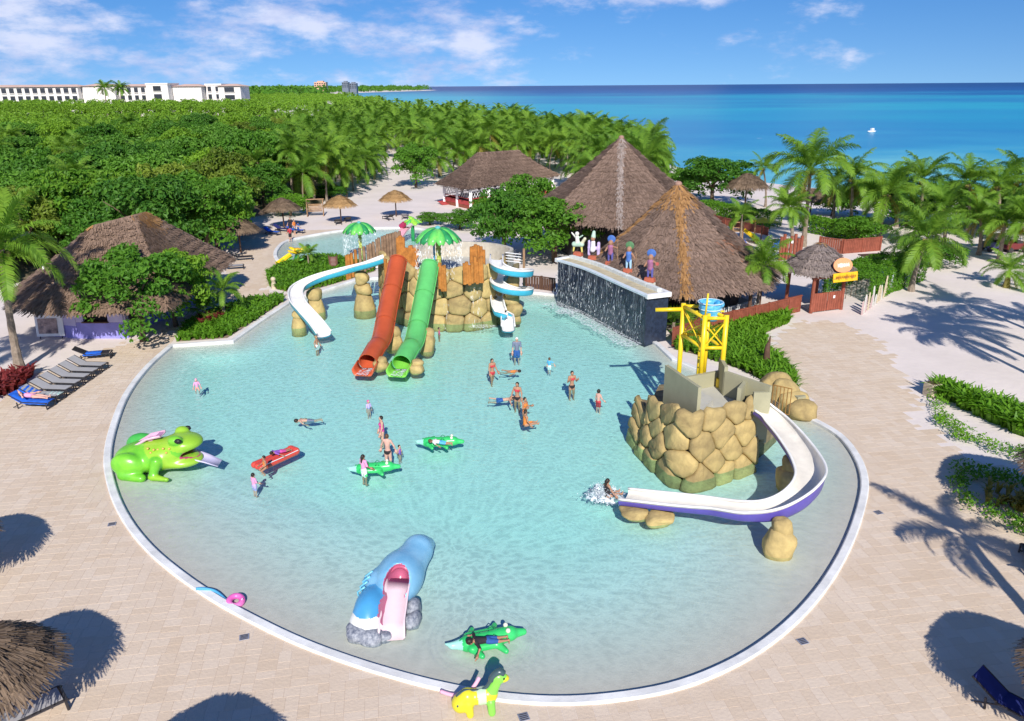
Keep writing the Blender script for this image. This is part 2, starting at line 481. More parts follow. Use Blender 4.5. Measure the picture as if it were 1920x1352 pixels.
# rough sand-coloured non-slip beach at the rim, pale aqua plaster further in
_n, _l = FLOOR.node_tree.nodes, FLOOR.node_tree.links
_at = _n.new('ShaderNodeAttribute'); _at.attribute_name = 'depth'
_mr = _n.new('ShaderNodeMapRange'); _mr.inputs['From Min'].default_value = 0.05; _mr.inputs['From Max'].default_value = 0.40; _l.new(_at.outputs['Fac'], _mr.inputs['Value'])
_mx = _n.new('ShaderNodeMixRGB'); _l.new(_mr.outputs[0], _mx.inputs[0]); _l.new(_n['Principled BSDF'].inputs['Base Color'].links[0].from_socket, _mx.inputs[1]); _mx.inputs[2].default_value = (0.80, 0.88, 0.82, 1)
_l.new(_mx.outputs[0], _n['Principled BSDF'].inputs['Base Color'])
def water_mats(absorb, name, bumpd=0.10):
    """clear water: what it lets through falls off with its depth (attribute), noise in the tint imitates caustic light"""
    top = bpy.data.materials.new(name); top.use_nodes = True
    n, l = top.node_tree.nodes, top.node_tree.links
    n.clear()
    out = n.new('ShaderNodeOutputMaterial')
    g = n.new('ShaderNodeNewGeometry')
    def noise(sc, det, stretch=(1, 1, 1), dist=0.0):
        mp = n.new('ShaderNodeMapping'); mp.inputs['Scale'].default_value = stretch; l.new(g.outputs['Position'], mp.inputs[0])
        q = n.new('ShaderNodeTexNoise'); q.inputs['Scale'].default_value = sc; q.inputs['Detail'].default_value = det; q.inputs['Distortion'].default_value = dist
        l.new(mp.outputs[0], q.inputs['Vector']); return q.outputs['Fac']
    def mt(op, a, b=None, c=None):
        q = n.new('ShaderNodeMath'); q.operation = op
        for i, v in enumerate((a, b, c)):
            if v is None: continue
            if isinstance(v, (int, float)): q.inputs[i].default_value = v
            else: l.new(v, q.inputs[i])
        return q.outputs[0]
    h = noise(2.6, 3.0, (1, 1.25, 1), 0.6)
    bp = n.new('ShaderNodeBump'); bp.inputs['Strength'].default_value = 0.6; bp.inputs['Distance'].default_value = bumpd; l.new(h, bp.inputs['Height'])
    lw = n.new('ShaderNodeLayerWeight'); lw.inputs['Blend'].default_value = 0.5; l.new(bp.outputs[0], lw.inputs['Normal'])
    fres = mt('MULTIPLY_ADD', mt('POWER', lw.outputs['Facing'], 5.0), 0.9, 0.02)
    gl = n.new('ShaderNodeBsdfGlossy'); gl.inputs['Roughness'].default_value = 0.06; l.new(bp.outputs[0], gl.inputs['Normal'])
    at_ = n.new('ShaderNodeAttribute'); at_.attribute_name = 'depth'
    caustic_web = mt('ABSOLUTE', mt('SUBTRACT', noise(2.7, 5.0, (1, 1.1, 1), 0.3), 0.5))  # caustic brightness is painted into the transparent colour by noise
    mr = n.new('ShaderNodeMapRange'); mr.inputs['From Min'].default_value = 0.0; mr.inputs['From Max'].default_value = 0.12
    mr.inputs['To Min'].default_value = 1.0; mr.inputs['To Max'].default_value = 0.86; l.new(caustic_web, mr.inputs['Value'])
    strength = mt('MINIMUM', mt('MULTIPLY', at_.outputs['Fac'], 3.2), 1.0)            # painted caustics fade out in shallow water
    ripple = mt('ADD', mt('MULTIPLY', mr.outputs[0], strength), mt('SUBTRACT', 1.0, strength))
    cc = n.new('ShaderNodeCombineXYZ')
    for i in range(3):
        l.new(mt('MULTIPLY', ripple, mt('EXPONENT', mt('MULTIPLY', at_.outputs['Fac'], -absorb[i]))), cc.inputs[i])
    tr = n.new('ShaderNodeBsdfTransparent'); l.new(cc.outputs[0], tr.inputs['Color'])
    mx = n.new('ShaderNodeMixShader'); l.new(fres, mx.inputs[0]); l.new(tr.outputs[0], mx.inputs[1]); l.new(gl.outputs[0], mx.inputs[2])
    l.new(mx.outputs[0], out.inputs['Surface'])
    return top
def pool(poly, depthf, zw, name, cell, wname, wmat):
    xs = [p.x for p in poly]; ys = [p.y for p in poly]
    gx, gy = np.meshgrid(np.arange(min(xs), max(xs), cell), np.arange(min(ys), max(ys), cell))
    gx, gy = gx.ravel(), gy.ravel()
    ok = inside(poly, gx, gy) & (polydist(poly, gx, gy) > cell * 0.55)
    P = [Vector(p) for p in poly] + [Vector((a, b)) for a, b in zip(gx[ok], gy[ok])]
    n = len(poly)
    co, _, tr, _, _, _ = geometry.delaunay_2d_cdt(P, [(i, (i + 1) % n) for i in range(n)], [list(range(n))], 1, 1e-5)
    co = np.array([(c.x, c.y) for c in co]); tr = np.array(tr)
    a, b, c = co[tr[:, 0]], co[tr[:, 1]], co[tr[:, 2]]
    flip = ((b - a)[:, 0] * (c - a)[:, 1] - (b - a)[:, 1] * (c - a)[:, 0]) < 0
    tr[flip] = tr[flip][:, ::-1]
    dist = polydist(poly, co[:, 0], co[:, 1])
    z = zw - depthf(co[:, 0], co[:, 1], dist)
    fl = npmesh(name + '_floor', np.c_[co, z], tr, [FLOOR], smooth=True)
    fa = fl.attributes.new('depth', 'FLOAT', 'POINT'); fa.data.foreach_set('value', (zw - z).astype(np.float32))
    tag(put(name + '_floor', fl), kind='structure')
    me = npmesh(wname, np.c_[co, np.full(len(co), zw)], tr, [wmat], smooth=True)
    att = me.attributes.new('depth', 'FLOAT', 'POINT'); att.data.foreach_set('value', (zw - z).astype(np.float32))
    return tag(put(wname, me), kind='structure')
def depth_main(x, y, d):
    back = np.clip((y - 26) / 16, 0, 1)
    return np.minimum(0.62, 0.012 + d * (0.075 + 0.12 * back))
WZ = -0.03
WATER = water_mats((0.56, 0.050, 0.085), 'pool_water')
pool(outline, depth_main, WZ, 'main_pool', 0.7, 'pool_water', WATER)
pool(outline2, lambda x, y, d: np.minimum(0.45, 0.02 + d * 0.16), WZ, 'wading_pool', 0.9, 'wading_pool_water', WATER)
def floor_z(x, y):
    d = float(polydist(outline, np.array([x]), np.array([y]))[0])
    return WZ - float(depth_main(np.array([x]), np.array([y]), np.array([d]))[0])
def coping(poly, w, h, name):
    o0, o1 = offset_poly(poly, -0.02), offset_poly(poly, w)
    o00, o11 = offset_poly(poly, 0.02), offset_poly(poly, w - 0.04)
    n = len(poly); mb = MB()
    rows = [[(p.x, p.y, 0.001) for p in o0], [(p.x, p.y, h - 0.03) for p in o0], [(p.x, p.y, h) for p in o00], [(p.x, p.y, h) for p in o11], [(p.x, p.y, h - 0.03) for p in o1], [(p.x, p.y, -0.30) for p in o1]]
    for r in range(5):
        mb.add(rows[r] + rows[r + 1], [(i, (i + 1) % n, n + (i + 1) % n, n + i) for i in range(n)])
    area = sum(poly[i].x * poly[(i + 1) % n].y - poly[(i + 1) % n].x * poly[i].y for i in range(n))
    if area < 0: mb.f = [f[::-1] for f in mb.f]
    return tag(mb.build(name, [M('coping_plaster', (0.76, 0.76, 0.74), rough=0.6, var=0.16, scale=0.9, bump=0.2, bscale=6)], smooth=False), kind='structure')
coping(outline, 0.30, 0.085, 'pool_coping')
coping(outline2, 0.34, 0.11, 'wading_pool_coping')

# ---- limestone deck, stone by stone
STONE = M('limestone', (0.615, 0.475, 0.340), rough=0.85, col2=(0.755, 0.645, 0.530), island=0.37, objrand=0.34, scale=0.30, bump=0.25, bscale=9, spec=0.15)
JOINT = M('deck_joint', (0.60, 0.48, 0.375), rough=0.95, var=0.10, scale=1.0)
deck_px = [(-420, 1500), (-330, 800), (-200, 780), (0, 745), (70, 700), (150, 660), (240, 640), (300, 620), (322, 606), (372, 582), (400, 560), (398, 520), (420, 500), (440, 470), (446, 440), (520, 418),
           (560, 432), (600, 425), (720, 418), (800, 420), (850, 440), (850, 480), (800, 500), (700, 506), (640, 507), (505, 540), (545, 556), (470, 560), (400, 588), (345, 612), (322, 648), (400, 700), (900, 760), (1400, 740), (1500, 752),
           (1440, 665), (1436, 632), (1484, 602), (1570, 600), (1660, 640), (1722, 735), (1742, 800), (1800, 838), (1850, 862), (1960, 900), (2150, 960), (2500, 1500)]
deck = [Vector((p.x, p.y)) for p in pts(deck_px)]
deck[0] = Vector((-20, 8.0)); deck[-1] = Vector((24, 8.0))
ang = R(9)
ca, sa = math.cos(ang), math.sin(ang)
rs = random.Random(5)
cells = []
def split(x, y, w, h):
    """ashlar: cut a module again and again at tile sizes"""
    if w <= .62 and h <= .62 and (w * h <= .26 or rs.random() < .35): cells.append((x, y, w, h)); return
    if w > h or (w == h and rs.random() < .5):
        c = rs.choice((.4, .5, .6)) * w; split(x, y, c, h); split(x + c, y, w - c, h)
    else:
        c = rs.choice((.4, .5, .6)) * h; split(x, y, w, c); split(x, y + c, w, h - c)
yy = -10.0; row = 0
while yy < 92:
    hh_ = rs.choice((.9, 1.2, 1.2, 1.5)); xx = -62.0 + rs.uniform(0, 1)
    while xx < 62:
        ww_ = rs.choice((.9, 1.2, 1.5)); split(xx, yy, ww_, hh_); xx += ww_
    yy += hh_
cells = np.array(cells)
cxm, cym = cells[:, 0] + cells[:, 2] / 2, cells[:, 1] + cells[:, 3] / 2
wx, wy = cxm * ca - cym * sa, cxm * sa + cym * ca
frustum = (np.abs(wx) < wy * 0.72 + 4) & (wy > 8.5) & (wy < 90)
cells, wx, wy = cells[frustum], wx[frustum], wy[frustum]
ok = inside(deck, wx, wy)
cells, wx, wy = cells[ok], wx[ok], wy[ok]
fd = np.minimum(np.where(inside(outline, wx, wy), -1, 1) * polydist(outline, wx, wy), np.where(inside(outline2, wx, wy), -1, 1) * polydist(outline2, wx, wy))
edge = np.abs(fd) < 0.5
bord = polydist(deck, wx, wy)
keep = (fd >= 0.5) & (np.random.default_rng(3).random(len(wx)) < np.clip(bord / 1.0 + 0.15, 0, 1))
cut = [(cells[i, 2], cells[i, 3], wx[i], wy[i]) for i in np.where(edge)[0]]
cells, wx, wy = cells[keep], wx[keep], wy[keep]
cutfrom = len(cells)
near = np.argsort(np.hypot(wx * 1.0, wy))
near = near[(wy[near] > 11.6) & (near < cutfrom)]
near = [i for i in near if abs(wx[i]) < wy[i] * 0.66 + 1][:300]
nearset = set(near)
GAP, TH = 0.005, 0.0045
q, Vs, Fs = [], [], []
SF = [(4, 5, 6, 7), (0, 1, 5, 4), (1, 2, 6, 5), (2, 3, 7, 6), (3, 0, 4, 7)]
def sv(w, h, dz, g=GAP):
    b = 0.002 if g else 0.0; x, y = w / 2 - g, h / 2 - g
    return [(-x, -y, 0), (x, -y, 0), (x, y, 0), (-x, y, 0), (-x + b, -y + b, dz), (x - b, -y + b, dz), (x - b, y - b, dz), (-x + b, y - b, dz)]
meshes = {}
bedV, bedF = [], []
for i in range(len(cells)):
    w, h = cells[i, 2], cells[i, 3]
    c = (wx[i], wy[i])
    b0 = len(bedV)
    for sx_, sy_ in ((-1, -1), (1, -1), (1, 1), (-1, 1)):
        lx_, ly_ = sx_ * w / 2, sy_ * h / 2
        bedV.append((c[0] + lx_ * ca - ly_ * sa, c[1] + lx_ * sa + ly_ * ca, 0.0025))
    bedF.append((b0, b0 + 1, b0 + 2, b0 + 3))
    if i in nearset:
        key = (round(w, 2), round(h, 2))
        if key not in meshes:
            meshes[key] = npmesh('paving_stone', np.array(sv(w, h, TH)), [f for f in SF], [STONE])
        o = put('paving_stone', meshes[key], None, (c[0], c[1], rs.uniform(0.001, 0.002)), (rs.uniform(-.001, .001), rs.uniform(-.001, .001), ang))
        q.append(o)
    else:
        b0 = len(Vs)
        dz = TH + rs.uniform(-0.0005, 0.001)
        for v in sv(w, h, dz):
            Vs.append((c[0] + v[0] * ca - v[1] * sa, c[1] + v[0] * sa + v[1] * ca, v[2] + 0.002))
        Fs += [tuple(j + b0 for j in f) for f in SF]
op_, op2_ = offset_poly(outline, 0.12), offset_poly(outline2, 0.12)
for (w, h, x0, y0) in cut:          # stones trimmed to the curve of the pool
    nx, ny = max(2, round(w / .09)), max(2, round(h / .09)); gx_, gy_ = np.meshgrid(np.linspace(-w / 2 + GAP, w / 2 - GAP, nx + 1), np.linspace(-h / 2 + GAP, h / 2 - GAP, ny + 1), indexing='ij')
    X0, Y0 = x0 + gx_ * ca - gy_ * sa, y0 + gx_ * sa + gy_ * ca
    mx_, my_ = (X0[:-1, :-1] + X0[1:, 1:]) / 2, (Y0[:-1, :-1] + Y0[1:, 1:]) / 2
    ok_ = ~inside(op_, mx_, my_) & ~inside(op2_, mx_, my_)
    if not ok_.any(): continue
    b0 = len(Vs); Vs += [(a_, b_, TH + .002) for a_, b_ in zip(X0.ravel(), Y0.ravel())]
    for i_, j_ in np.argwhere(ok_): Fs.append((b0 + i_ * (ny + 1) + j_, b0 + (i_ + 1) * (ny + 1) + j_, b0 + (i_ + 1) * (ny + 1) + j_ + 1, b0 + i_ * (ny + 1) + j_ + 1))
deck_o = tag(put('pool_deck', npmesh('pool_deck', np.array(bedV), np.array(bedF), [JOINT])), kind='structure')
for o in q: o.parent = deck_o
tag(put('paving_stones', npmesh('paving_stones', np.array(Vs), np.array(Fs), [STONE]), deck_o), kind='stuff')

# ================================================================== SHAPE TOOLS
def surface_nets(val, org, h):
    """closed quad surface of the zero level of a sampled field (negative inside)"""
    s = val < 0
    nx, ny, nz = val.shape
    acc = np.zeros((nx - 1, ny - 1, nz - 1, 3)); cnt = np.zeros((nx - 1, ny - 1, nz - 1))
    I, J, K = np.meshgrid(np.arange(nx - 1), np.arange(ny - 1), np.arange(nz - 1), indexing='ij')
    base = np.stack([I, J, K], -1).astype(float)
    corners = [(a, b, c) for a in (0, 1) for b in (0, 1) for c in (0, 1)]
    def sl(A, c): return A[c[0]:nx - 1 + c[0], c[1]:ny - 1 + c[1], c[2]:nz - 1 + c[2]]
    for c0 in corners:
        for ax in range(3):
            if c0[ax]: continue
            c1 = list(c0); c1[ax] = 1; c1 = tuple(c1)
            v0, v1 = sl(val, c0), sl(val, c1)
            m = (v0 < 0) != (v1 < 0)
            if not m.any(): continue
            t = np.where(m, v0 / np.where(m, v0 - v1, 1), 0)
            p = base + np.array(c0, float); p[..., ax] += t
            acc[m] += p[m]; cnt[m] += 1
    act = cnt > 0
    idx = -np.ones(act.shape, int); idx[act] = np.arange(act.sum())
    V = acc[act] / cnt[act][:, None] * h + np.asarray(org)
    F = []
    for ax in range(3):
        o = [slice(0, None)] * 3
        a = [slice(None)] * 3; b = [slice(None)] * 3
        a[ax] = slice(0, -1); b[ax] = slice(1, None)
        s0, s1 = s[tuple(a)], s[tuple(b)]
        d1, d2 = (ax + 1) % 3, (ax + 2) % 3
        ii = np.argwhere(s0 != s1)
        ii = ii[(ii[:, d1] > 0) & (ii[:, d2] > 0) & (ii[:, d1] < val.shape[d1] - 1) & (ii[:, d2] < val.shape[d2] - 1)]
        if not len(ii): continue
        def cell(o1, o2):
            q = ii.copy(); q[:, d1] -= o1; q[:, d2] -= o2
            return idx[q[:, 0], q[:, 1], q[:, 2]]
        f = np.stack([cell(1, 1), cell(0, 1), cell(0, 0), cell(1, 0)], 1)
        sg = s0[ii[:, 0], ii[:, 1], ii[:, 2]]
        f[~sg] = f[~sg][:, ::-1]
        F.append(f)
    return V, np.concatenate(F)

class SDF:
    """smooth union of rounded bones and ellipsoids; each carries a tag that becomes a material"""
    def __init__(s): s.p = []
    def cap(s, a, b, ra, rb=None, t=0, k=None): s.p.append(('c', np.array(a, float), np.array(b, float), ra, ra if rb is None else rb, t, k)); return s
    def ell(s, c, r, t=0, rot=None, k=None): s.p.append(('e', np.array(c, float), np.array(r, float), None if rot is None else np.array(rot), None, t, k)); return s
    def cut(s, c, r, t=0, rot=None, k=None): s.p.append(('x', np.array(c, float), np.array(r, float), None if rot is None else np.array(rot), None, t, k)); return s
    def one(s, p, P):
        if p[0] == 'c':
            a, b, ra, rb = p[1], p[2], p[3], p[4]
            d = b - a; L2 = max(d @ d, 1e-9)
            t = np.clip(((P - a) @ d) / L2, 0, 1)
            return np.linalg.norm(P - a - t[..., None] * d, axis=-1) - (ra + (rb - ra) * t)
        q = P - p[1]
        if p[3] is not None: q = q @ p[3]
        r = p[2]
        k0 = np.linalg.norm(q / r, axis=-1); k1 = np.linalg.norm(q / (r * r), axis=-1)
        return np.where(k1 < 1e-9, -r.min(), k0 * (k0 - 1.0) / np.maximum(k1, 1e-9))
    def mesh(s, h, k=0.04, pad=2):
        lo, hi = np.full(3, 1e9), np.full(3, -1e9)
        for p in s.p:
            if p[0] == 'x': continue
            if p[0] == 'c':
                for q, r in ((p[1], p[3]), (p[2], p[4])): lo, hi = np.minimum(lo, q - r), np.maximum(hi, q + r)
            else:
                r = p[2].max() if p[3] is not None else p[2]
                lo, hi = np.minimum(lo, p[1] - r), np.maximum(hi, p[1] + r)
        lo -= pad * h + k * 0.3; hi += pad * h + k * 0.3
        ax = [np.arange(lo[i], hi[i] + h, h) for i in range(3)]
        P = np.stack(np.meshgrid(*ax, indexing='ij'), -1)
        D = None
        for p in s.p:
            d = s.one(p, P); kk = p[6] if p[6] is not None else k
            if p[0] == 'x':
                hh = np.clip(0.5 - 0.5 * (D + d) / kk, 0, 1)
                D = D * (1 - hh) + (-d) * hh + kk * hh * (1 - hh)
            elif D is None: D = d
            else:
                hh = np.clip(0.5 + 0.5 * (D - d) / kk, 0, 1)
                D = D * (1 - hh) + d * hh - kk * hh * (1 - hh)
        V, F = surface_nets(D, lo, h)
        return V, F
    def tags(s, V, F):
        C = V[F].mean(1); best = np.full(len(C), 1e9); tg = np.zeros(len(C), int)
        for p in s.p:
            d = np.abs(s.one(p, C))
            if p[0] == 'x': d = d - .012
            m = d < best
            best[m] = d[m]; tg[m] = p[5]
        return tg

def sweep(path, prof, ups=None, closed_prof=False, mi=None):
    """carry a 2-D profile (side, up) along a path; returns verts, faces"""
    n = len(path); P = [Vector(p) for p in path]; vs = []; fs = []
    for i in range(n):
        t = (P[min(i + 1, n - 1)] - P[max(i - 1, 0)]).normalized()
        up = Vector(ups[i]) if ups else Vector((0, 0, 1))
        side = t.cross(up).normalized(); u = side.cross(t).normalized()
        for a, b in (prof(i / (n - 1)) if callable(prof) else prof):
            vs.append(P[i] + side * a + u * b)
    m = len(vs) // n
    for i in range(n - 1):
        for k in range(m if closed_prof else m - 1):
            k2 = (k + 1) % m
            fs.append((i * m + k, i * m + k2, (i + 1) * m + k2, (i + 1) * m + k))
    return vs, fs

# ------------------------------------------------------------------ foliage
LEAF_A = leafmat('jungle_leaf', (0.060, 0.185, 0.016), (0.270, 0.460, 0.038), objw=.5)
LEAF_A2 = leafmat('yellowing_jungle_leaf', (0.070, 0.130, 0.014), (0.270, 0.360, 0.045), objw=.5)
LEAF_A3 = leafmat('dark_jungle_leaf', (0.042, 0.145, 0.020), (0.175, 0.370, 0.042), objw=.5)
LEAF_B = leafmat('sea_grape_leaf', (0.040, 0.145, 0.018), (0.145, 0.325, 0.030))
LEAF_H = leafmat('hedge_leaf', (0.070, 0.210, 0.014), (0.190, 0.390, 0.028))
LEAF_P = leafmat('palm_leaflet', (0.065, 0.190, 0.022), (0.260, 0.420, 0.046), objw=0.35)
LEAF_PD = leafmat('dry_palm_leaflet', (0.22, 0.20, 0.04), (0.42, 0.34, 0.08))
LEAF_RED = leafmat('red_cordyline_leaf', (0.10, 0.012, 0.020), (0.30, 0.05, 0.05))
BARK = M('bark', (0.13, 0.095, 0.065), rough=0.95, var=0.3, scale=3, bump=0.5)
PALMBARK = M('palm_bark', (0.25, 0.20, 0.155), rough=0.95, var=0.3, scale=4, bump=0.5)

def leaf_quads(P, N, size, rng, aspect=0.55, jitter=0.8):
    """one rhombic leaf at each point, facing roughly along N"""
    n = len(P)
    N = N + rng.normal(0, jitter, (n, 3)); N /= np.linalg.norm(N, axis=1)[:, None] + 1e-9
    T = rng.normal(0, 1, (n, 3)); T -= (T * N).sum(1)[:, None] * N; T /= np.linalg.norm(T, axis=1)[:, None] + 1e-9
    B = np.cross(N, T)
    s = (size * rng.uniform(0.6, 1.35, n))[:, None]
    V = np.empty((n, 4, 3))
    V[:, 0] = P - T * s * 0.5; V[:, 2] = P + T * s * 0.5 - N * s * 0.08
    V[:, 1] = P + B * s * aspect * 0.5 + N * s * 0.08; V[:, 3] = P - B * s * aspect * 0.5 + N * s * 0.08
    return V.reshape(-1, 3), np.arange(n * 4).reshape(-1, 4)
def blob_leaves(blobs, per, size, rng, flat=0.75, under=0.25):
    """leaves on the upper skins of many small domes"""
    PP, NN = [], []
    for (c, r) in blobs:
        n = max(6, int(per * r * r))
        d = rng.normal(0, 1, (n, 3)); d /= np.linalg.norm(d, axis=1)[:, None]
        low = (d[:, 2] < -0.15) & (rng.random(n) > under); d[low, 2] *= -1
        rad = r * rng.uniform(0.72, 1.06, n)[:, None]
        PP.append(np.asarray(c) + d * rad * np.array([1, 1, flat])); NN.append(d + np.array([0, -0.15, 0.35]))
    return leaf_quads(np.concatenate(PP), np.concatenate(NN), size, rng)
def make_tree(seed, rx, rz, h, nb, per, size, mat, zbot=1.2):
    """crown and trunk meshes of one broadleaf tree"""
    rng = np.random.default_rng(seed); rnd = random.Random(seed)
    blobs = []
    for i in range(nb):
        a = rnd.uniform(0, 2 * PI); q = math.sqrt(rnd.random()) * 0.88
        ztop = h + rz * (math.sqrt(max(0, 1 - q * q)) * 0.95 - 0.25); zb = zbot + (h - zbot) * .25 * (1 - q)
        zz = zb + (ztop - zb) * (rnd.random() ** .5) + rnd.uniform(-.2, .25)
        blobs.append(((q * rx * math.cos(a), q * rx * math.sin(a), zz), rnd.uniform(0.16, 0.30) * rx))
    V, F = blob_leaves(blobs, per, size, rng)
    crown = npmesh('crown', V, F, [mat])
    mb = MB(); top = h - rz * 0.2
    mb.tube([(0, 0, -0.1), (0.1, 0.05, top * 0.4), (-0.05, 0.1, top)], [0.24, 0.18, 0.13], 7)
    for i in range(6):
        a = i * 1.05 + rnd.uniform(-.3, .3); q = rx * rnd.uniform(.45, .75)
        mb.tube([(0, 0.05, top * rnd.uniform(.45, .8)), (q * .5 * math.cos(a), q * .5 * math.sin(a), top * .95), (q * math.cos(a), q * math.sin(a), h + rz * .25)], [0.11, 0.08, 0.03], 5)
    return crown, mb.mesh('trunk', [BARK], True)

def frond_arrays(L, droop, rise, seed, nl=26, wid=0.62, dry=False, bw=0.045):
    """feather leaf: rachis plus leaflets, growing along +X from the origin"""
    rnd = random.Random(seed)
    V, F = [], []
    pp = []; ang_ = rise; p = Vector((0, 0, 0)); n = 14
    for i in range(n + 1):
        pp.append(p.copy()); st = L / n
        p = p + Vector((math.cos(ang_), 0, math.sin(ang_))) * st
        ang_ -= droop / n * (0.5 + 1.0 * i / n)
    for i in range(n):
        w0, w1 = 0.035 * L / 3 * (1 - i / n) + .006, 0.035 * L / 3 * (1 - (i + 1) / n) + .004
        b = len(V)
        V += [pp[i] + Vector((0, -w0, 0)), pp[i] + Vector((0, w0, 0)), pp[i + 1] + Vector((0, w1, 0)), pp[i + 1] + Vector((0, -w1, 0))]
        F.append((b, b + 1, b + 2, b + 3))
    for k in range(nl):
        t = 0.14 + 0.86 * k / (nl - 1)
        f = t * n; i = min(int(f), n - 1); o = pp[i].lerp(pp[i + 1], f - i); tg = (pp[i + 1] - pp[i]).normalized()
        ll = wid * L / 3 * (math.sin(PI * (0.13 + 0.80 * t)) ** 0.7) * rnd.uniform(.85, 1.1)
        for sd in (-1, 1):
            side = Vector((0, sd, 0)); up = tg.cross(side) * (1 if sd > 0 else -1)
            if up.z < 0: up = -up
            d = (side * 0.80 + tg * 0.62 + up * rnd.uniform(-.05, .30)).normalized()
            e1 = o + d * ll * .55
            d2 = (d + Vector((0, 0, -rnd.uniform(.5, 1.2)))).normalized(); e2 = e1 + d2 * ll * .5
            wv = tg * bw * L / 3 * 1.15
            b = len(V)
            V += [o - wv, o + wv, e1 + wv * .9, e1 - wv * .9, e2 + wv * .12, e2 - wv * .12]
            F += [(b, b + 1, b + 2, b + 3), (b + 3, b + 2, b + 4, b + 5)]
    return np.array([tuple(v) for v in V]), np.array(F)
FRONDS = []
for i, (dr, ri) in enumerate(((.9, 1.2), (1.4, 1.0), (1.8, .75), (2.0, .50), (1.9, .2), (1.35, -.25))):
    V, F = frond_arrays(3.0, dr, ri, 40 + i, nl=46, wid=.78, bw=.026)
    FRONDS.append((V, F, npmesh('frond', V, F, [LEAF_P])))
V, F = frond_arrays(2.7, 0.9, -0.75, 77, nl=34, bw=.03)
FROND_DRY = npmesh('frond', V, F, [LEAF_PD])
def trunk_mesh(h, lean, r0=0.17, r1=0.11, seed=0):
    mb = MB(); n = 18; ps, rr = [], []
    for i in range(n + 1):
        t = i / n
        ps.append((lean[0] * t * t, lean[1] * t * t, h * t - (0.15 if i == 0 else 0)))
        rr.append((r0 + (r1 - r0) * t + 0.10 * r0 / .17 * math.exp(-t * 9)) * (1.0 + (0.07 if i % 2 else -0.04)))
    mb.tube(ps, rr, 8)
    return mb.mesh('trunk', [PALMBARK], False)
def nuts(mb, n=5):
    for i in range(n):
        a = i * 2 * PI / n; mb.ball((0.2 * math.cos(a), 0.2 * math.sin(a), -0.18), (.11, .11, .14), 6, 4)
    return mb
NUT = nuts(MB()).mesh('coconut_bunch', [M('coconut', (0.22, 0.20, 0.05), var=.3)], True)
def near_palm(label, base, h, lean, flen, n, seed, group=None, r0=0.17, dry=2, hubs=True, cat='palm tree', name='coconut_palm', low=-.2):
    """palm whose leaves can be told apart: every frond a part of its own"""
    rnd = random.Random(seed)
    t = thing(name, label, cat, (base.x, base.y, 0), 0, group)
    put('trunk', trunk_mesh(h, lean, r0, r0 * .62, seed), t)
    s = flen / 3.0
    for i in range(n):
        a = i * 2.399963 + rnd.uniform(-.2, .2); e = i / (n - 1)
        k = min(5, int(e * 5.6 + rnd.uniform(-.4, .4))) if i else 0
        k = max(0, k)
        put('frond', FRONDS[k][2], t, (lean[0], lean[1], h), (rnd.uniform(-.35, .35), rnd.uniform(-.12, .12), a), s * rnd.uniform(.85, 1.1))
    for i in range(dry):
        put('frond', FROND_DRY, t, (lean[0], lean[1], h - .1), (0, rnd.uniform(-.2, .3), rnd.uniform(0, 6.28)), s * rnd.uniform(.7, .95))
    if hubs: put('coconut_bunch', NUT, t, (lean[0], lean[1], h), None, max(.7, s))
    return t
def crown_mesh(seed, n, lo=0, hi=5.5, sub=1.0, dry=2):
    """whole palm crown in one mesh for trees further off"""
    rnd = random.Random(seed); VV, FF, mi = [], [], []; b = 0
    for i in range(n + dry):
        isd = i >= n
        V, F = (FRONDS[max(0, min(5, int(lo + (hi - lo) * i / (n - 1) + rnd.uniform(-.5, .5))))][:2] if not isd else frond_arrays(2.6, .9, -.7, i, nl=14))
        a = i * 2.399963 + rnd.uniform(-.25, .25); s = rnd.uniform(.85, 1.12)
        Mx = np.array((Matrix.Rotation(a, 3, 'Z') @ Matrix.Rotation(rnd.uniform(-.35, .35), 3, 'X') @ Matrix.Rotation(rnd.uniform(-.12, .12), 3, 'Y')))
        VV.append((V * s) @ Mx.T); FF.append(F + b); b += len(V); mi += [1 if isd else 0] * len(F)
    return npmesh('crown', np.concatenate(VV), np.concatenate(FF), [LEAF_P, LEAF_PD], mi)

def cover_plants(name, label, cat, poly, n, kind, h, seed, mat, parent=None, size=.2, z=0.0, avoid=()):
    """uncountable low planting inside a bed"""
    rnd = random.Random(seed); rng = np.random.default_rng(seed)
    P = scatter(poly, n, 0, rnd, avoid)
    if kind == 'blade':
        V, F = [], []
        for (x, y) in P:
            for k in range(7):
                a = rnd.uniform(0, 2 * PI); l = h * rnd.uniform(.6, 1.15); o = rnd.uniform(.25, .8) * l
                d = Vector((math.cos(a), math.sin(a), 0)); s = Vector((-d.y, d.x, 0)) * size * .18
                c = Vector((x, y, z)) + d * .04
                m_ = c + d * o * .35 + Vector((0, 0, l * .65)); e = c + d * o + Vector((0, 0, l * rnd.uniform(.55, .95)))
                b = len(V); V += [c - s, c + s, m_ + s * 1.1, m_ - s * 1.1, e + s * .2, e - s * .2]
                F += [(b, b + 1, b + 2, b + 3), (b + 3, b + 2, b + 4, b + 5)]
        V = np.array([tuple(v) for v in V]); F = np.array(F)
    else:
        blobs = [((x, y, z + h * rnd.uniform(.3, .7)), rnd.uniform(.45, .75) * h) for x, y in P]
        V, F = blob_leaves(blobs, kind, size, rng)
    return tag(put(name, npmesh(name, V, F, [mat]), parent), label, cat, kind='stuff')
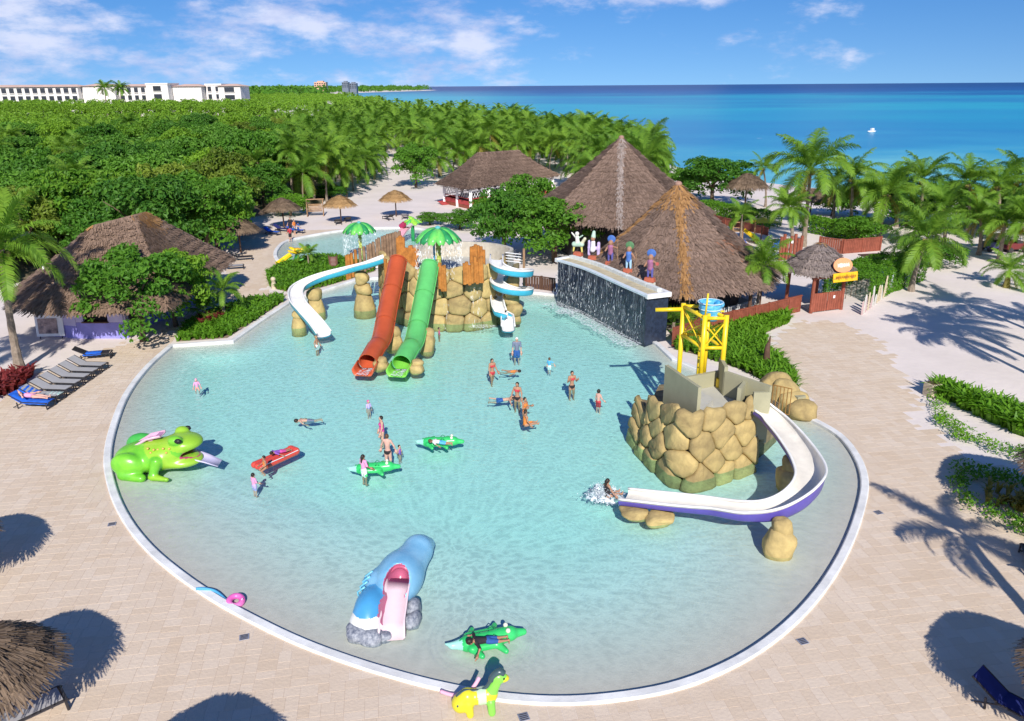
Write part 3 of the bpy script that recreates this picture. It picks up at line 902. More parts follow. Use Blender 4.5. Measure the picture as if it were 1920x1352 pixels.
def hedge(name, label, path, w, h, seed, dens=260, size=.16, mat=None):
    """clipped hedge along a path: stems and a skin of leaves"""
    rng = np.random.default_rng(seed); rnd = random.Random(seed)
    t = thing(name, label, 'hedge', (path[0].x, path[0].y, 0))
    PP, NN = [], []
    for a, b in zip(path[:-1], path[1:]):
        L = (b - a).length; d = (b - a).normalized(); s = Vector((-d.y, d.x, 0))
        n = int(dens * L * (w + 2 * h))
        u = rng.uniform(-0.05, 1.05, n) * L; r = rng.uniform(0, w + 2 * h, n)
        off = np.where(r < h, -w / 2, np.where(r < h + w, r - h - w / 2, w / 2)); z = np.where(r < h, r, np.where(r < h + w, h, w + 2 * h - r))
        nr = np.stack([np.where(r < h, -s.x, np.where(r < h + w, 0, s.x)), np.where(r < h, -s.y, np.where(r < h + w, 0, s.y)), np.where((r >= h) & (r < h + w), 1, .3)], 1)
        p = np.array(a)[None, :] + np.outer(u, np.array(d)) + np.outer(off, np.array(s)); p[:, 2] = z
        wob = np.sin(p[:, 0] * 2.1 + seed) * np.cos(p[:, 1] * 1.7) * .10
        p += nr * (wob + rng.normal(0, .07, n))[:, None]
        PP.append(p); NN.append(nr)
    P = np.concatenate(PP) - np.array([path[0].x, path[0].y, 0])
    V, F = leaf_quads(P, np.concatenate(NN), size, rng, jitter=.6)
    put('foliage', npmesh('foliage', V, F, [mat or LEAF_H]), t)
    mb = MB()
    for a, b in zip(path[:-1], path[1:]):
        k = max(2, int((b - a).length / .8))
        for i in range(k):
            p = a.lerp(b, i / k) - path[0]
            mb.tube([(p.x, p.y, -.05), (p.x + rnd.uniform(-.1, .1), p.y + rnd.uniform(-.1, .1), h * .8)], [.03, .015], 5)
    mb.build('stems', [BARK], t)
    return t

# ------------------------------------------------------------------ thatch
THATCH = M('palm_thatch', (0.115, 0.078, 0.060), rough=0.95, col2=(0.33, 0.230, 0.175), island=0.60, scale=0.35, spec=0.1, detail=6)
THATCH_G = M('golden_thatch', (0.26, 0.135, 0.055), rough=0.95, col2=(0.48, 0.27, 0.11), island=0.6, scale=0.5, spec=0.1)
THATCH_R = M('reddish_thatch', (0.22, 0.10, 0.06), rough=0.95, col2=(0.36, 0.19, 0.12), island=0.6, scale=0.5, spec=0.1)
THATCH_U = M('umbrella_thatch', (0.085, 0.060, 0.042), rough=0.95, col2=(0.30, 0.215, 0.145), island=0.65, scale=1.5, spec=0.1)
THATCH_U2 = M('fresh_umbrella_thatch', (0.30, 0.17, 0.07), rough=0.95, col2=(0.52, 0.34, 0.16), island=0.65, scale=1.5, spec=0.1)
def thatch(parent, E, T, dens, ln, wd, seed, mats=None, hips=(), hipw=.9, sag=.25, fringe=.45, patches=(), thick=.28, name='roof'):
    """thatched roof between an eave ring E and a top ring T (same count): laid surface plus single straws"""
    mats = mats or [THATCH, THATCH_G, THATCH_R]
    rnd = random.Random(seed); rng = np.random.default_rng(seed)
    E = [Vector(e) for e in E]; T = [Vector(t) for t in T]; n = len(E); rows = 8
    mb = MB(); ctr = sum(E, Vector()) / n
    def surf(i, u, v):
        e = E[i].lerp(E[(i + 1) % n], u); t = T[i].lerp(T[(i + 1) % n], u)
        p = e.lerp(t, v); p.z -= sag * math.sin(PI * v); return p
    for i in range(n):
        vs = [surf(i, u / 3, r / rows) for r in range(rows + 1) for u in range(4)]
        fs = [(r * 4 + u, r * 4 + u + 1, (r + 1) * 4 + u + 1, (r + 1) * 4 + u) for r in range(rows) for u in range(3)]
        mb.add(vs, fs)
        lo = [surf(i, u / 3, 0) + Vector((0, 0, -thick)) + (ctr - surf(i, u / 3, 0)).normalized() * .15 for u in range(4)]
        mb.add(vs[:4] + lo, [(u + 4, u + 5, u + 1, u) for u in range(3)])
        inn = [E[i].lerp(E[(i + 1) % n], u / 3).lerp(ctr, .5) + Vector((0, 0, (T[i].z - E[i].z) * .35)) for u in range(4)]
        mb.add(lo + inn, [(u + 4, u + 5, u + 1, u) for u in range(3)])
    ro = mb.build(name, mats, parent, False)
    VV, mi = [], []
    for i in range(n):
        e0, e1, t0, t1 = E[i], E[(i + 1) % n], T[i], T[(i + 1) % n]
        wl_, wt_ = (e1 - e0).length, (t1 - t0).length; sl_ = ((t0 + t1) / 2 - (e0 + e1) / 2).length
        cnt = int(dens * sl_ * (wl_ + wt_) / 2)
        side = (e1 - e0).normalized() if wl_ > 1e-6 else Vector((1, 0, 0))
        for _ in range(cnt):
            while True:
                v = rnd.random()
                if rnd.random() < (wl_ + (wt_ - wl_) * v) / max(wl_, wt_): break
            u = rnd.random(); crs = max(3, round(sl_ / .75))
            tipup = rnd.random() < .55
            if tipup: v = min(.995, max(0, (round(v * crs) + rnd.gauss(0, .09)) / crs))      # laid in courses
            p = surf(i, u, v); q = surf(i, u, min(1, v + .05)); d = (p - q).normalized()
            nn = side.cross(-d).normalized()
            if nn.z < 0: nn = -nn
            dd = (d + side * rnd.gauss(0, .16)).normalized(); l = ln * rnd.uniform(.5, 1.3); w = wd * rnd.uniform(.6, 1.5)
            s = dd.cross(nn).normalized() * w * .5
            a = p + nn * .015; b = p + dd * l + nn * ((.035 + .05 * rnd.random()) * (1.0 if not tipup else 1.9) * min(1, wd / .045))
            VV += [a - s, a + s, b + s, b - s]
            wloc = wl_ + (wt_ - wl_) * v
            edge = min(u if i in hips else 9, (1 - u) if ((i + 1) % n) in hips else 9) * wloc
            m_ = 0
            if edge < hipw * rnd.uniform(.3, 1.2): m_ = 1
            for (pc, pr, pm) in patches:
                if (p - pc).length < pr * rnd.uniform(.3, 1.15): m_ = pm
            mi.append(m_)
        for _ in range(int(wl_ * 16 * (.045 / wd) ** .5)):
            u = rnd.random(); p = surf(i, u, 0); d = Vector((0, 0, -1)); out_ = (p - ctr); out_.z = 0; out_.normalize()
            l = fringe * rnd.uniform(.4, 1.1); w = wd * rnd.uniform(.8, 1.8); s = side * w * .5
            a = p + out_ * .02 + Vector((0, 0, .05)); b = p + out_ * rnd.uniform(.0, .14) - Vector((0, 0, l))
            VV += [a - s, a + s, b + s * .6, b - s * .6]; mi.append(0)
    V = np.array([tuple(v) for v in VV]); F = np.arange(len(V)).reshape(-1, 4)
    tag(put('straw', npmesh('straw', V, F, mats, mi), ro), kind='stuff')
    return ro

# ================================================================== TREES AND PLANTS
P2 = lambda lst: [Vector((p.x, p.y)) for p in pts(lst)]
clear_sand = P2([(640, 430), (655, 372), (700, 345), (716, 318), (722, 296), (752, 290), (790, 330), (812, 345), (838, 330), (1060, 322), (1075, 420), (860, 430)])
clear_pool = P2([(-400, 900), (-100, 560), (30, 520), (150, 500), (330, 505), (425, 470), (455, 418), (520, 398), (600, 386), (668, 380), (840, 380), (1100, 400), (1900, 420), (2400, 900)])
clear_mid = P2([(700, 345), (715, 300), (722, 286), (745, 286), (760, 300), (740, 345)])
roofzone = [Vector((-3, 50)), Vector((30, 50)), Vector((27, 84)), Vector((0, 84))]
pavzone = [Vector((-12, 98)), Vector((10, 100)), Vector((10, 124)), Vector((-12, 118))]
avoid_all = (clear_sand, clear_pool, clear_mid, roofzone, pavzone)
def free(x, y): return not any(bool(inside(a, x, y)) for a in avoid_all)

# dark floor under the jungle
jf = P2([(-420, 560), (20, 535), (150, 492), (330, 480), (430, 440), (452, 412), (520, 396), (600, 384), (640, 352), (560, 300), (530, 240), (505, 205), (470, 178), (-420, 186)])
vs, fs = tess(jf)
tag(MB().add([(v.x, v.y, 0.006) for v in vs], fs).build('forest_floor', [GROUND_IN_WOOD]), kind='structure')

TREES = [make_tree(100 + i, *a) for i, a in enumerate((
    (3.6, 2.2, 4.3, 62, 150, .36, LEAF_A, 1.0), (3.1, 2.4, 4.6, 56, 165, .34, LEAF_A2, .8), (4.2, 2.2, 4.5, 70, 125, .40, LEAF_A3, 1.2),
    (3.2, 1.7, 2.9, 60, 180, .30, LEAF_B, .45), (3.7, 2.4, 4.6, 62, 150, .36, LEAF_B, 1.0), (3.3, 1.8, 2.6, 60, 180, .28, LEAF_H, .4)))]
PCROWNS = [crown_mesh(200 + i, n, lo, 5.6) for i, (n, lo) in enumerate(((19, 0), (22, .4), (17, 0), (24, .2)))]
PTRUNKS = [trunk_mesh(1.0, (l, 0), .022, .015) for l in (.05, .12, -.09)]

rnd = random.Random(21)
def sample(ymin, ymax, side, mind0, grow, n=9000, shore_d=None, skip=None):
    """dart throwing over the wedge of land in view, thinner with distance"""
    rg = np.random.default_rng(int(ymin * 7 + mind0 * 10 + side))
    Y = np.exp(rg.uniform(math.log(ymin), math.log(ymax), n)); u = rg.uniform(-.76, .30, n); x = u * Y
    eu = np.where(Y < 260, -0.262 + 0.012 * np.sin(Y * .09), -0.235 - .03 * np.sin(Y * .02)) + (.06 if ymin > 300 else 0)
    ok = (u < eu) if side == 0 else (u >= eu)
    for a in avoid_all: ok &= ~inside(a, x, Y)
    ok &= inside(landpoly, x, Y) & (polydist(shore, x, Y, False) > (shore_d or 13))
    ok &= (side == 0) | (u < .185)
    ok &= ~((Y > 463) & (Y < 505) & (x > -360) & (x < -120))
    out = []; cellm = {}
    for xx, yy in zip(x[ok], Y[ok]):
        md = mind0 + grow * (yy - ymin); kx, ky = int(xx // 8), int(yy // 8); hit = False; rr = int(md // 8) + 1
        for a in range(kx - rr, kx + rr + 1):
            for b in range(ky - rr, ky + rr + 1):
                for q in cellm.get((a, b), ()):
                    if (q[0] - xx) ** 2 + (q[1] - yy) ** 2 < md * md: hit = True; break
                if hit: break
            if hit: break
        if hit: continue
        out.append((float(xx), float(yy))); cellm.setdefault((kx, ky), []).append((xx, yy))
    return out
landpoly = [Vector((p.x, p.y)) for p in landin]
jung = sample(58, 330, 0, 3.9, .012)
jung.sort(key=lambda p: math.hypot(*p))
grove = sample(88, 330, 1, 3.5, .008, shore_d=14)
grove.sort(key=lambda p: math.hypot(*p))

def place_tree(x, y, k, s, rz, label, group, name='broadleaf_tree', sz=1.0):
    t = thing(name, label, 'tree', (x, y, 0), rz, group, (s, s, s * sz))
    put('crown', TREES[k][0], t); put('trunk', TREES[k][1], t)
    return t
def place_palm(x, y, h, s, k, rz, label, group):
    t = thing('coconut_palm', label, 'palm tree', (x, y, 0), rz, group)
    l = (.05, .12, -.09)[k % 3] * h
    put('trunk', PTRUNKS[k % 3], t, None, None, (h, h, h)); put('crown', PCROWNS[k % 4], t, (l, 0, h), None, s)
    return t
NJ, NP = 260, 270
palm_in_j = []
for i, (x, y) in enumerate(jung[:NJ]):
    if rnd.random() < .13 and y > 75:
        palm_in_j.append((x, y)); continue
    k = rnd.choice((0, 1, 2, 2, 0, 3, 4))
    place_tree(x, y, k, rnd.uniform(.75, 1.35), rnd.uniform(0, 6.28), 'dense green broadleaf tree in the jungle left of the pools', 'broadleaf trees of the jungle', sz=rnd.uniform(.85, 1.15))
for (x, y) in palm_in_j:
    place_palm(x, y, rnd.uniform(5.5, 7.5), rnd.uniform(.95, 1.25), rnd.randrange(12), rnd.uniform(0, 6.28), 'palm standing up out of the broadleaf jungle', 'palms scattered in the jungle')
for i, (x, y) in enumerate(grove[:NP]):
    d = polydist(shore, np.array([x]), np.array([y]), False)[0]
    place_palm(x, y, rnd.uniform(3.4, 7.2), rnd.uniform(1.15, 1.6), rnd.randrange(12), rnd.uniform(0, 6.28), 'coconut palm in the grove between the jungle and the sea', 'coconut palms of the grove')

# the wood beyond: too many and too far to tell apart
far = [(p, 0) for p in jung[NJ:]] + [(p, 1) for p in grove[NP:]]
far += [(p, 0) for p in sample(331, 950, 0, 8.0, .010)]
far += [(p, 1) for p in sample(331, 900, 1, 7.5, .010, shore_d=25)]
rng = np.random.default_rng(5)
bl = []
for (p, kind) in far:
    x, y = p
    if kind == 0:
        for q in range(4): bl.append(((x + rnd.uniform(-3.2, 3.2), y + rnd.uniform(-3.2, 3.2), rnd.uniform(3.0, 6.2) + (2.6 if y > 330 else 0)), rnd.uniform(1.4, 2.4)))
for _ in range(520): bl.append(((rnd.uniform(-330, -130), rnd.uniform(445, 464), rnd.uniform(.8, 8.4)), rnd.uniform(1.8, 3.0)))
V, F = blob_leaves(bl, 12, .95, rng)
Vl, Fl = [V], [F]; b = len(V); mil = [np.zeros(len(F), int)]
lowf = [frond_arrays(3.0, dr, ri, 9 + i, nl=9, wid=.8, bw=.16) for i, (dr, ri) in enumerate(((1.0, 1.1), (1.4, .8), (1.6, .4), (1.5, 0)))]
for (p, kind) in far:
    if kind == 0: continue
    h = rnd.uniform(5, 8.4); s = rnd.uniform(1.0, 1.4) * (1 + max(0, p[1] - 330) / 900)
    for i in range(12):
        Vf, Ff = lowf[i // 3]; Mx = np.array(Matrix.Rotation(i * 2.4 + rnd.uniform(-.2, .2), 3, 'Z'))
        Vl.append((Vf * s) @ Mx.T + np.array([p[0], p[1], h])); Fl.append(Ff + b); b += len(Vf); mil.append(np.ones(len(Ff), int))
tag(put('distant_wood', npmesh('distant_wood', np.concatenate(Vl), np.concatenate(Fl), [LEAF_A, LEAF_P], np.concatenate(mil))), 'green mass of jungle and palms stretching away to the horizon', 'wood', kind='stuff')
# headland across the bay
hl = []
for _ in range(2600):
    Y = rnd.uniform(950, 4300); 
    xs_ = np.interp(Y, [p.y for p in shore[12:]], [p.x for p in shore[12:]])
    x = xs_ - 30 - abs(rnd.gauss(0, 1)) * (60 + .24 * Y)
    if x < -Y * .80: continue
    hl.append(((x, Y, rnd.uniform(2, 7 + Y * .0022)), rnd.uniform(7, 13)))
V, F = blob_leaves(hl, .22, 6.5, rng)
tag(put('headland_wood', npmesh('headland_wood', V, F, [LEAF_B])), 'dark wood on the low headland across the bay', 'wood', kind='stuff')

# single trees and bushes that stand out
def px_tree(px, py, top, k, s, label, group=None, name='broadleaf_tree', rz=0.0, sz=1.0, crown_y=None):
    g = at(px, py); return place_tree(g.x, g.y, k, s, rz, label, group, name, sz)
px_tree(268, 640, 0, 4, .92, 'leafy tree leaning over the thatched hut beside the sun loungers', rz=.6, sz=1.0)
px_tree(330, 612, 0, 0, .78, 'smaller leafy tree at the right corner of the thatched hut', rz=2.1, sz=1.12)
px_tree(392, 478, 0, 4, 1.2, 'tall dark tree right behind the thatched hut', rz=1.0)
px_tree(780, 352, 0, 4, 1.0, 'round dark tree on the sand left of the long pavilion', rz=.4, sz=1.05)
px_tree(945, 480, 0, 3, 1.15, 'round bush behind the rock slide tower, nearest the tower', rz=.9, sz=1.15, name='sea_grape_bush')
px_tree(1040, 492, 0, 4, 1.15, 'large round bush at the left end of the waterfall wall', rz=2.9, sz=.80, name='sea_grape_bush')
px_tree(990, 425, 0, 3, 1.05, 'bush in front of the big pyramid roof', rz=1.9, sz=1.2, name='sea_grape_bush')
px_tree(925, 412, 0, 5, .85, 'bright green bush below the long pavilion', rz=.1, sz=.75, name='sea_grape_bush')
px_tree(862, 430, 0, 3, .75, 'grey green bush between the wading pool and the pavilion', rz=.1, sz=.62, name='sea_grape_bush')
px_tree(806, 422, 0, 3, .55, 'small dark bush at the far right edge of the wading pool', rz=1.1, sz=.58, name='sea_grape_bush')
px_tree(1335, 385, 0, 4, 1.35, 'dark round tree behind the two pyramid roofs', rz=1.7, sz=.72)
px_tree(1275, 372, 0, 3, 1.2, 'dark green tree half hidden by the big pyramid roof', rz=.2, sz=.74)
px_tree(545, 405, 0, 5, .80, 'bright green bush behind the grey beach umbrella', rz=.5, sz=.8, name='sea_grape_bush')
px_tree(620, 372, 0, 3, .8, 'low bush beside the swing seat', rz=1.5, sz=.5, name='sea_grape_bush')
px_tree(1745, 500, 0, 3, .85, 'dark bush behind the palm row by the clipped hedge', rz=.5, sz=.55, name='sea_grape_bush')
px_tree(1610, 452, 0, 3, .9, 'shaded bush behind the red fence at the beach garden', rz=2.5, sz=.6, name='sea_grape_bush')
ORD = ('first', 'second', 'third', 'fourth', 'fifth', 'sixth', 'seventh', 'eighth', 'ninth', 'tenth', 'eleventh')
RO = (1, 3, 4, 5, 7, 8, 9, 6, 0, 10, 2)
for i, (x_, y_) in enumerate(((1560, 405), (1640, 415), (1700, 425), (1770, 420), (1840, 432), (1900, 430))):
    px_tree(x_, y_, 0, (3, 4)[i % 2], 1.0, 'shadowy dark tree under the right-hand palms, %s from the left' % ORD[i], 'dark trees among the right-hand palms', rz=i * 1.3, sz=.75)

def px_palm(base, crown, flen, n, label, seed, group=None, **kw):
    b_ = at(*base); c_ = atY(crown[0], crown[1], b_.y)
    return near_palm(label, b_, c_.z, (c_.x - b_.x, 0), flen, n, seed, group, **kw)
px_palm((1506, 462), (1520, 318), 5.2, 22, 'tallest coconut palm against the sea right of the pyramid roofs', 1, r0=.24)
px_palm((1435, 388), (1431, 316), 2.7, 15, 'slender small palm beside the dark beach umbrella', 2, r0=.15, dry=1)
px_palm((1648, 446), (1664, 364), 4.6, 22, 'broad coconut palm rising behind the clipped hedge', 3, r0=.22)
px_palm((1708, 546), (1740, 446), 3.7, 22, 'leaning palm with bare trunk at the edge of the bright sand', 4, r0=.20)
px_palm((1688, 522), (1700, 470), 2.6, 14, 'short palm with yellowing leaves next to the clipped hedge', 5, r0=.2, dry=4)
px_palm((1886, 538), (1893, 508), 2.4, 16, 'stubby palm on the sand at the right edge', 6, r0=.22, dry=2, hubs=False)
px_palm((1872, 492), (1884, 418), 3.3, 20, 'palm beside the parked dark carts at the right edge', 7, r0=.2)
px_palm((1417, 600), (1432, 498), 2.5, 22, 'drooping palm in front of the wooden fence', 8, r0=.13, dry=0, hubs=False)
px_palm((38, 696), (4, 468), 4.0, 22, 'leaning palm whose trunk rises beside the row of loungers', 9, r0=.22, dry=2)
px_palm((421, 594), (417, 545), 2.0, 15, 'small palm in the planted bed beside the hut', 10, r0=.11, dry=0, hubs=False)
px_palm((579, 500), (577, 478), 1.35, 14, 'little palm in the bed before the wading pool', 11, r0=.09, dry=0, hubs=False)
px_palm((1484, 470), (1480, 392), 2.6, 30, 'bushy dark palm with a ball of stiff leaves by the log gate', 12, r0=.2, dry=0, hubs=False)
px_palm((1388, 455), (1392, 402), 2.0, 15, 'thin young palm over the yellow play slide', 13, r0=.1, dry=0, hubs=False)
for i, (bx, by, cx_, cy_, fl) in enumerate(((1592, 440, 1598, 335, 3.8), (1722, 432, 1730, 338, 3.8), (1768, 470, 1772, 392, 3.6), (1812, 445, 1818, 345, 3.9), (1868, 446, 1872, 348, 3.9), (1915, 440, 1916, 336, 4.0), (1925, 500, 1930, 420, 3.6), (1835, 478, 1838, 408, 3.3), (1560, 430, 1566, 352, 3.0), (1950, 470, 1955, 372, 4.0), (1680, 425, 1684, 352, 3.2))):
    px_palm((bx, by), (cx_, cy_), fl, 20, 'palm in the crowded row at the right edge, %s from the left' % ORD[RO[i]], 30 + i, 'palms crowding the right edge', r0=.19)
# palms just out of frame whose shadows lie on the sand and deck
for i, (x, y, h, fl) in enumerate(((31.0, 41.0, 6.5, 3.6), (37.5, 43.0, 5.0, 3.4), (29.5, 36.5, 8.0, 3.6), (34.5, 47.5, 5.5, 3.4))):
    near_palm('palm beyond the right edge casting its shadow on the sand, %s one' % ('middle', 'far', 'nearest', 'farthest')[i], Vector((x, y, 0)), h, (.2, 0), fl, 20, 60 + i, 'palms beyond the right edge', r0=.19)
near_palm('coconut palm beyond the right edge, its shadow across the deck', Vector((16.0, 14.2, 0)), 5.6, (1.2, 2.0), 2.6, 14, 70, r0=.26)
near_palm('tall palm beyond the left edge, its shadow reaching the hut', Vector((-30.5, 36.0, 0)), 7.5, (.6, .3), 3.6, 18, 71, r0=.2)
# fan palm by the bucket tower
def fan_shrub(label, base, n, s, seed, name='fan_palm'):
    rnd2 = random.Random(seed); t = thing(name, label, 'shrub', (base.x, base.y, 0))
    V, F = [], []
    for k in range(13):
        a = (k / 12 - .5) * 2.7; d = Vector((math.cos(a), math.sin(a), 0)); w = Vector((-d.y, d.x, 0)) * .05
        b_ = len(V); o = Vector((.55, 0, 0))
        V += [o, o + d * .5 + w, o + d * .95 + Vector((0, 0, -.12)), o + d * .5 - w]; F.append((b_, b_ + 1, b_ + 2, b_ + 3))
    b_ = len(V); V += [(0, -.02, 0), (.55, -.015, 0), (.55, .015, 0), (0, .02, 0)]; F.append((b_, b_ + 1, b_ + 2, b_ + 3))
    me = npmesh('fan_leaf', np.array([tuple(v) for v in V]), np.array(F), [LEAF_P])
    MB().tube([(0, 0, -.05), (0, 0, .7 * s)], [.14, .11], 7).build('trunk', [PALMBARK], t)
    for i in range(n):
        put('fan_leaf', me, t, (0, 0, .6 * s), (rnd2.uniform(-.5, .5), -rnd2.uniform(-.1, 1.35), i * 2.4), s * rnd2.uniform(.8, 1.15))
    return t
fan_shrub('green fan palm between the pyramid roof and the bucket tower', at(1300, 596), 30, 1.35, 3)
fan_shrub('darker fan palm squeezed beside the dark waterfall wall', at(1262, 628), 22, 1.25, 4)
fan_shrub('fan palm in front of the hut between the bed and the path', at(384, 598), 16, .9, 5)

# planted beds
bedL = P2([(330, 641), (426, 634), (478, 601), (532, 565), (528, 557), (470, 564), (404, 584), (350, 612)])
bedC = P2([(500, 518), (508, 540), (545, 549), (600, 540), (662, 522), (705, 508), (690, 498), (640, 486), (600, 482), (555, 492), (520, 502)])
bedT = P2([(1262, 655), (1300, 632), (1340, 612), (1400, 602), (1478, 594), (1478, 606), (1428, 628), (1436, 660), (1486, 706), (1492, 742), (1450, 722), (1380, 690), (1300, 664)])
cover_plants('ground_cover', 'bright green strappy ground cover in the bed left of the pool', 'ground cover', bedL, 900, 'blade', .55, 1, LEAF_H, size=.34)
cover_plants('ground_cover', 'bright green strappy ground cover between the two pools', 'ground cover', bedC, 1300, 'blade', .6, 2, LEAF_H, size=.36)
cover_plants('ground_cover', 'bright green strappy planting along the sand behind the bucket tower', 'ground cover', bedT, 1500, 'blade', .8, 3, LEAF_H, size=.36)
cover_plants('red_cordyline', 'dark red leafy plants under the small palm by the hut', 'plant', P2([(372, 600), (400, 596), (420, 590), (415, 605), (380, 615)]), 60, 'blade', .6, 4, LEAF_RED, size=.4)
cover_plants('red_cordyline', 'dark red leafy plants at the foot of the leaning palm', 'plant', P2([(-30, 730), (0, 715), (50, 700), (68, 706), (20, 738), (-30, 760)]), 90, 'blade', .8, 5, LEAF_RED, size=.45)
soil = M('planting_soil', (0.30, 0.22, 0.15), rough=1, var=.25, scale=2)
for nm, bd in (('bed_soil', bedL), ('bed_soil', bedC), ('bed_soil', bedT)):
    vs, fs = tess(bd); tag(MB().add([(v.x, v.y, .022) for v in vs], fs).build(nm, [soil]), kind='structure')
# right hand garden beds with their rims of plants
r1 = P2([(1742, 740), (1765, 732), (1930, 790), (2000, 815), (2000, 850), (1900, 812), (1770, 752)])
r2 = P2([(1742, 742), (1768, 756), (1780, 790), (1832, 822), (1866, 838), (1858, 850), (1790, 828), (1756, 796)])
r3 = P2([(1776, 886), (1800, 880), (1930, 902), (2010, 925), (2010, 950), (1900, 918), (1806, 902)])
r4 = P2([(1776, 888), (1802, 900), (1822, 935), (1930, 985), (2010, 1010), (2010, 1040), (1900, 1004), (1806, 956)])
r5 = P2([(1866, 838), (1930, 850), (2010, 880), (2010, 896), (1920, 874), (1858, 852)])
cover_plants('spiky_border', 'tall spiky green border along the upper garden bed', 'border plants', r1, 560, 'blade', .95, 6, LEAF_H, size=.42)
cover_plants('leafy_border', 'low leafy border along the left side of the upper garden bed', 'border plants', r2, 90, 170, .45, 7, LEAF_H, size=.13)
cover_plants('leafy_border', 'shaded leafy border at the lower right of the upper garden bed', 'border plants', r5, 60, 170, .42, 17, LEAF_H, size=.13)
cover_plants('leafy_border', 'leafy border along the top of the lower garden bed', 'border plants', r3, 100, 170, .48, 8, LEAF_H, size=.14)
cover_plants('leafy_border', 'low leafy border along the pool side of the lower garden bed', 'border plants', r4, 120, 170, .46, 9, LEAF_H, size=.13)
cover_plants('dry_shrub', 'brown twiggy plants inside the lower garden bed', 'plant', P2([(1850, 920), (1960, 940), (1960, 975), (1850, 945)]), 40, 'blade', .6, 10, LEAF_PD, size=.25)
hedge('clipped_hedge', 'broad bright green clipped hedge beside the entrance kiosk', [at(1585, 560), at(1640, 538), at(1688, 520)], 3.6, 1.9, 5)
hedge('clipped_hedge', 'long green hedge behind the second pyramid roof', pts([(1322, 402), (1385, 416), (1450, 428)]), 1.8, 1.7, 6, dens=150, size=.22)
hedge('clipped_hedge', 'green hedge between the tall palm and the beach', pts([(1512, 432), (1560, 442), (1625, 452)]), 1.8, 1.6, 7, dens=150, size=.22)

# ================================================================== BUILDINGS
WOOD_D = M('dark_wood', (0.11, 0.060, 0.040), rough=.7, var=.3, scale=3, bump=.2)
WOOD_R = M('red_wood', (0.26, 0.075, 0.045), rough=.65, var=.3, scale=2.5, bump=.2, island=.3)
WOOD_L = M('log_wood', (0.33, 0.20, 0.11), rough=.8, var=.3, scale=3, bump=.3)
LOG_O = M('orange_log', (0.42, 0.165, 0.035), rough=.7, var=.3, scale=3.0, bump=.3)
LOG_B = M('weathered_log', (0.25, 0.16, 0.10), rough=.8, var=.35, scale=2.5, bump=.3)
RED_RAIL = M('red_rail', (0.42, 0.06, 0.06), rough=.6, var=.2)
GREY_FLOOR = M('grey_floor', (0.40, 0.38, 0.35), rough=.8, var=.1)
DARK_IN = M('dark_parts_and_hut_shade', (0.045, 0.040, 0.042), rough=.9, var=.2)  # near-black for dark fittings; inside the huts it stands in for shade
WHITE_WALL = M('white_wall', (0.80, 0.79, 0.77), rough=.8, var=.04)

def ringpts(c, r, z, n, rot, sx=1.0, sy=1.0): return [Vector((c[0] + sx * r * math.cos(rot + 2 * PI * k / n), c[1] + sy * r * math.sin(rot + 2 * PI * k / n), z)) for k in range(n)]
def pyramid_hut(label, apex_px, Y, r, ze, rot, seed, dens, hips, patches=(), name='thatched_roof_building', mats=None, walls=True, rad=None, hipw=.42):
    a = atY(*apex_px, Y)
    t = thing(name, label, 'building', (a.x, a.y, 0))
    n = 8
    E = ringpts((0, 0), r, ze, n, rot)
    if rad: E = [Vector((e.x * f, e.y * f, e.z)) for e, f in zip(E, rad)]
    T = [Vector((0, 0, a.z)) + (e - Vector((0, 0, ze))).normalized() * .12 for e in E]
    thatch(t, E, T, dens, .60, .075, seed, hips=hips, hipw=hipw, patches=[(Vector(p), q, m) for p, q, m in patches], fringe=.6, mats=mats)
    for k, e in enumerate([Vector((q.x * .86, q.y * .86, 0)) for q in E]):
        MB().tube([(e.x, e.y, -.05), (e.x, e.y, ze + .35)], .13, 8).build('post', [WOOD_D], t)
    MB().prism([(q.x * .8, q.y * .8) for q in E], .003, .25).build('floor', [GREY_FLOOR], t)
    if walls: MB().prism([(q.x * .66, q.y * .66) for q in E], .25, ze + .6).build('inner_wall', [DARK_IN], t)  # dark block painted as the shade under the roof
    MB().ball((0, 0, a.z), (.28, .28, .22), 10, 5).build('ridge_cap', [M('ridge_tile', (.33, .20, .15))], t, True)
    return t
a2 = atY(1272, 345, 56.5)
pyramid_hut('large grey thatched pyramid roof, the taller one behind', (1165, 258), 76, 8.8, 4.2, -PI / 2 - .12, 11, 95, (0,), rad=(1.12, 1.05, 1, 1, 1, 1, 1, 1.06), hipw=.30, mats=[THATCH, M('pale_thatch', (0.24, 0.19, 0.16), rough=.95, col2=(.44, .37, .33), island=.6), THATCH_R])
pyramid_hut('brown thatched pyramid roof with orange ridge behind the waterfall wall', (1272, 345), 56.5, 7.5, 2.9, -PI / 2 - .10, 12, 130, (0, 5, 6), rad=(1.12, 1.05, 1, 1, 1, 1, .86, .80),
            patches=[((2.6, -2.8, 4.6), 1.2, 2), ((0, -.6, 8), 1.3, 1), ((-.6, -6.2, 2.8), .9, 1), ((3.2, -3.6, 3.7), 1.0, 2)])

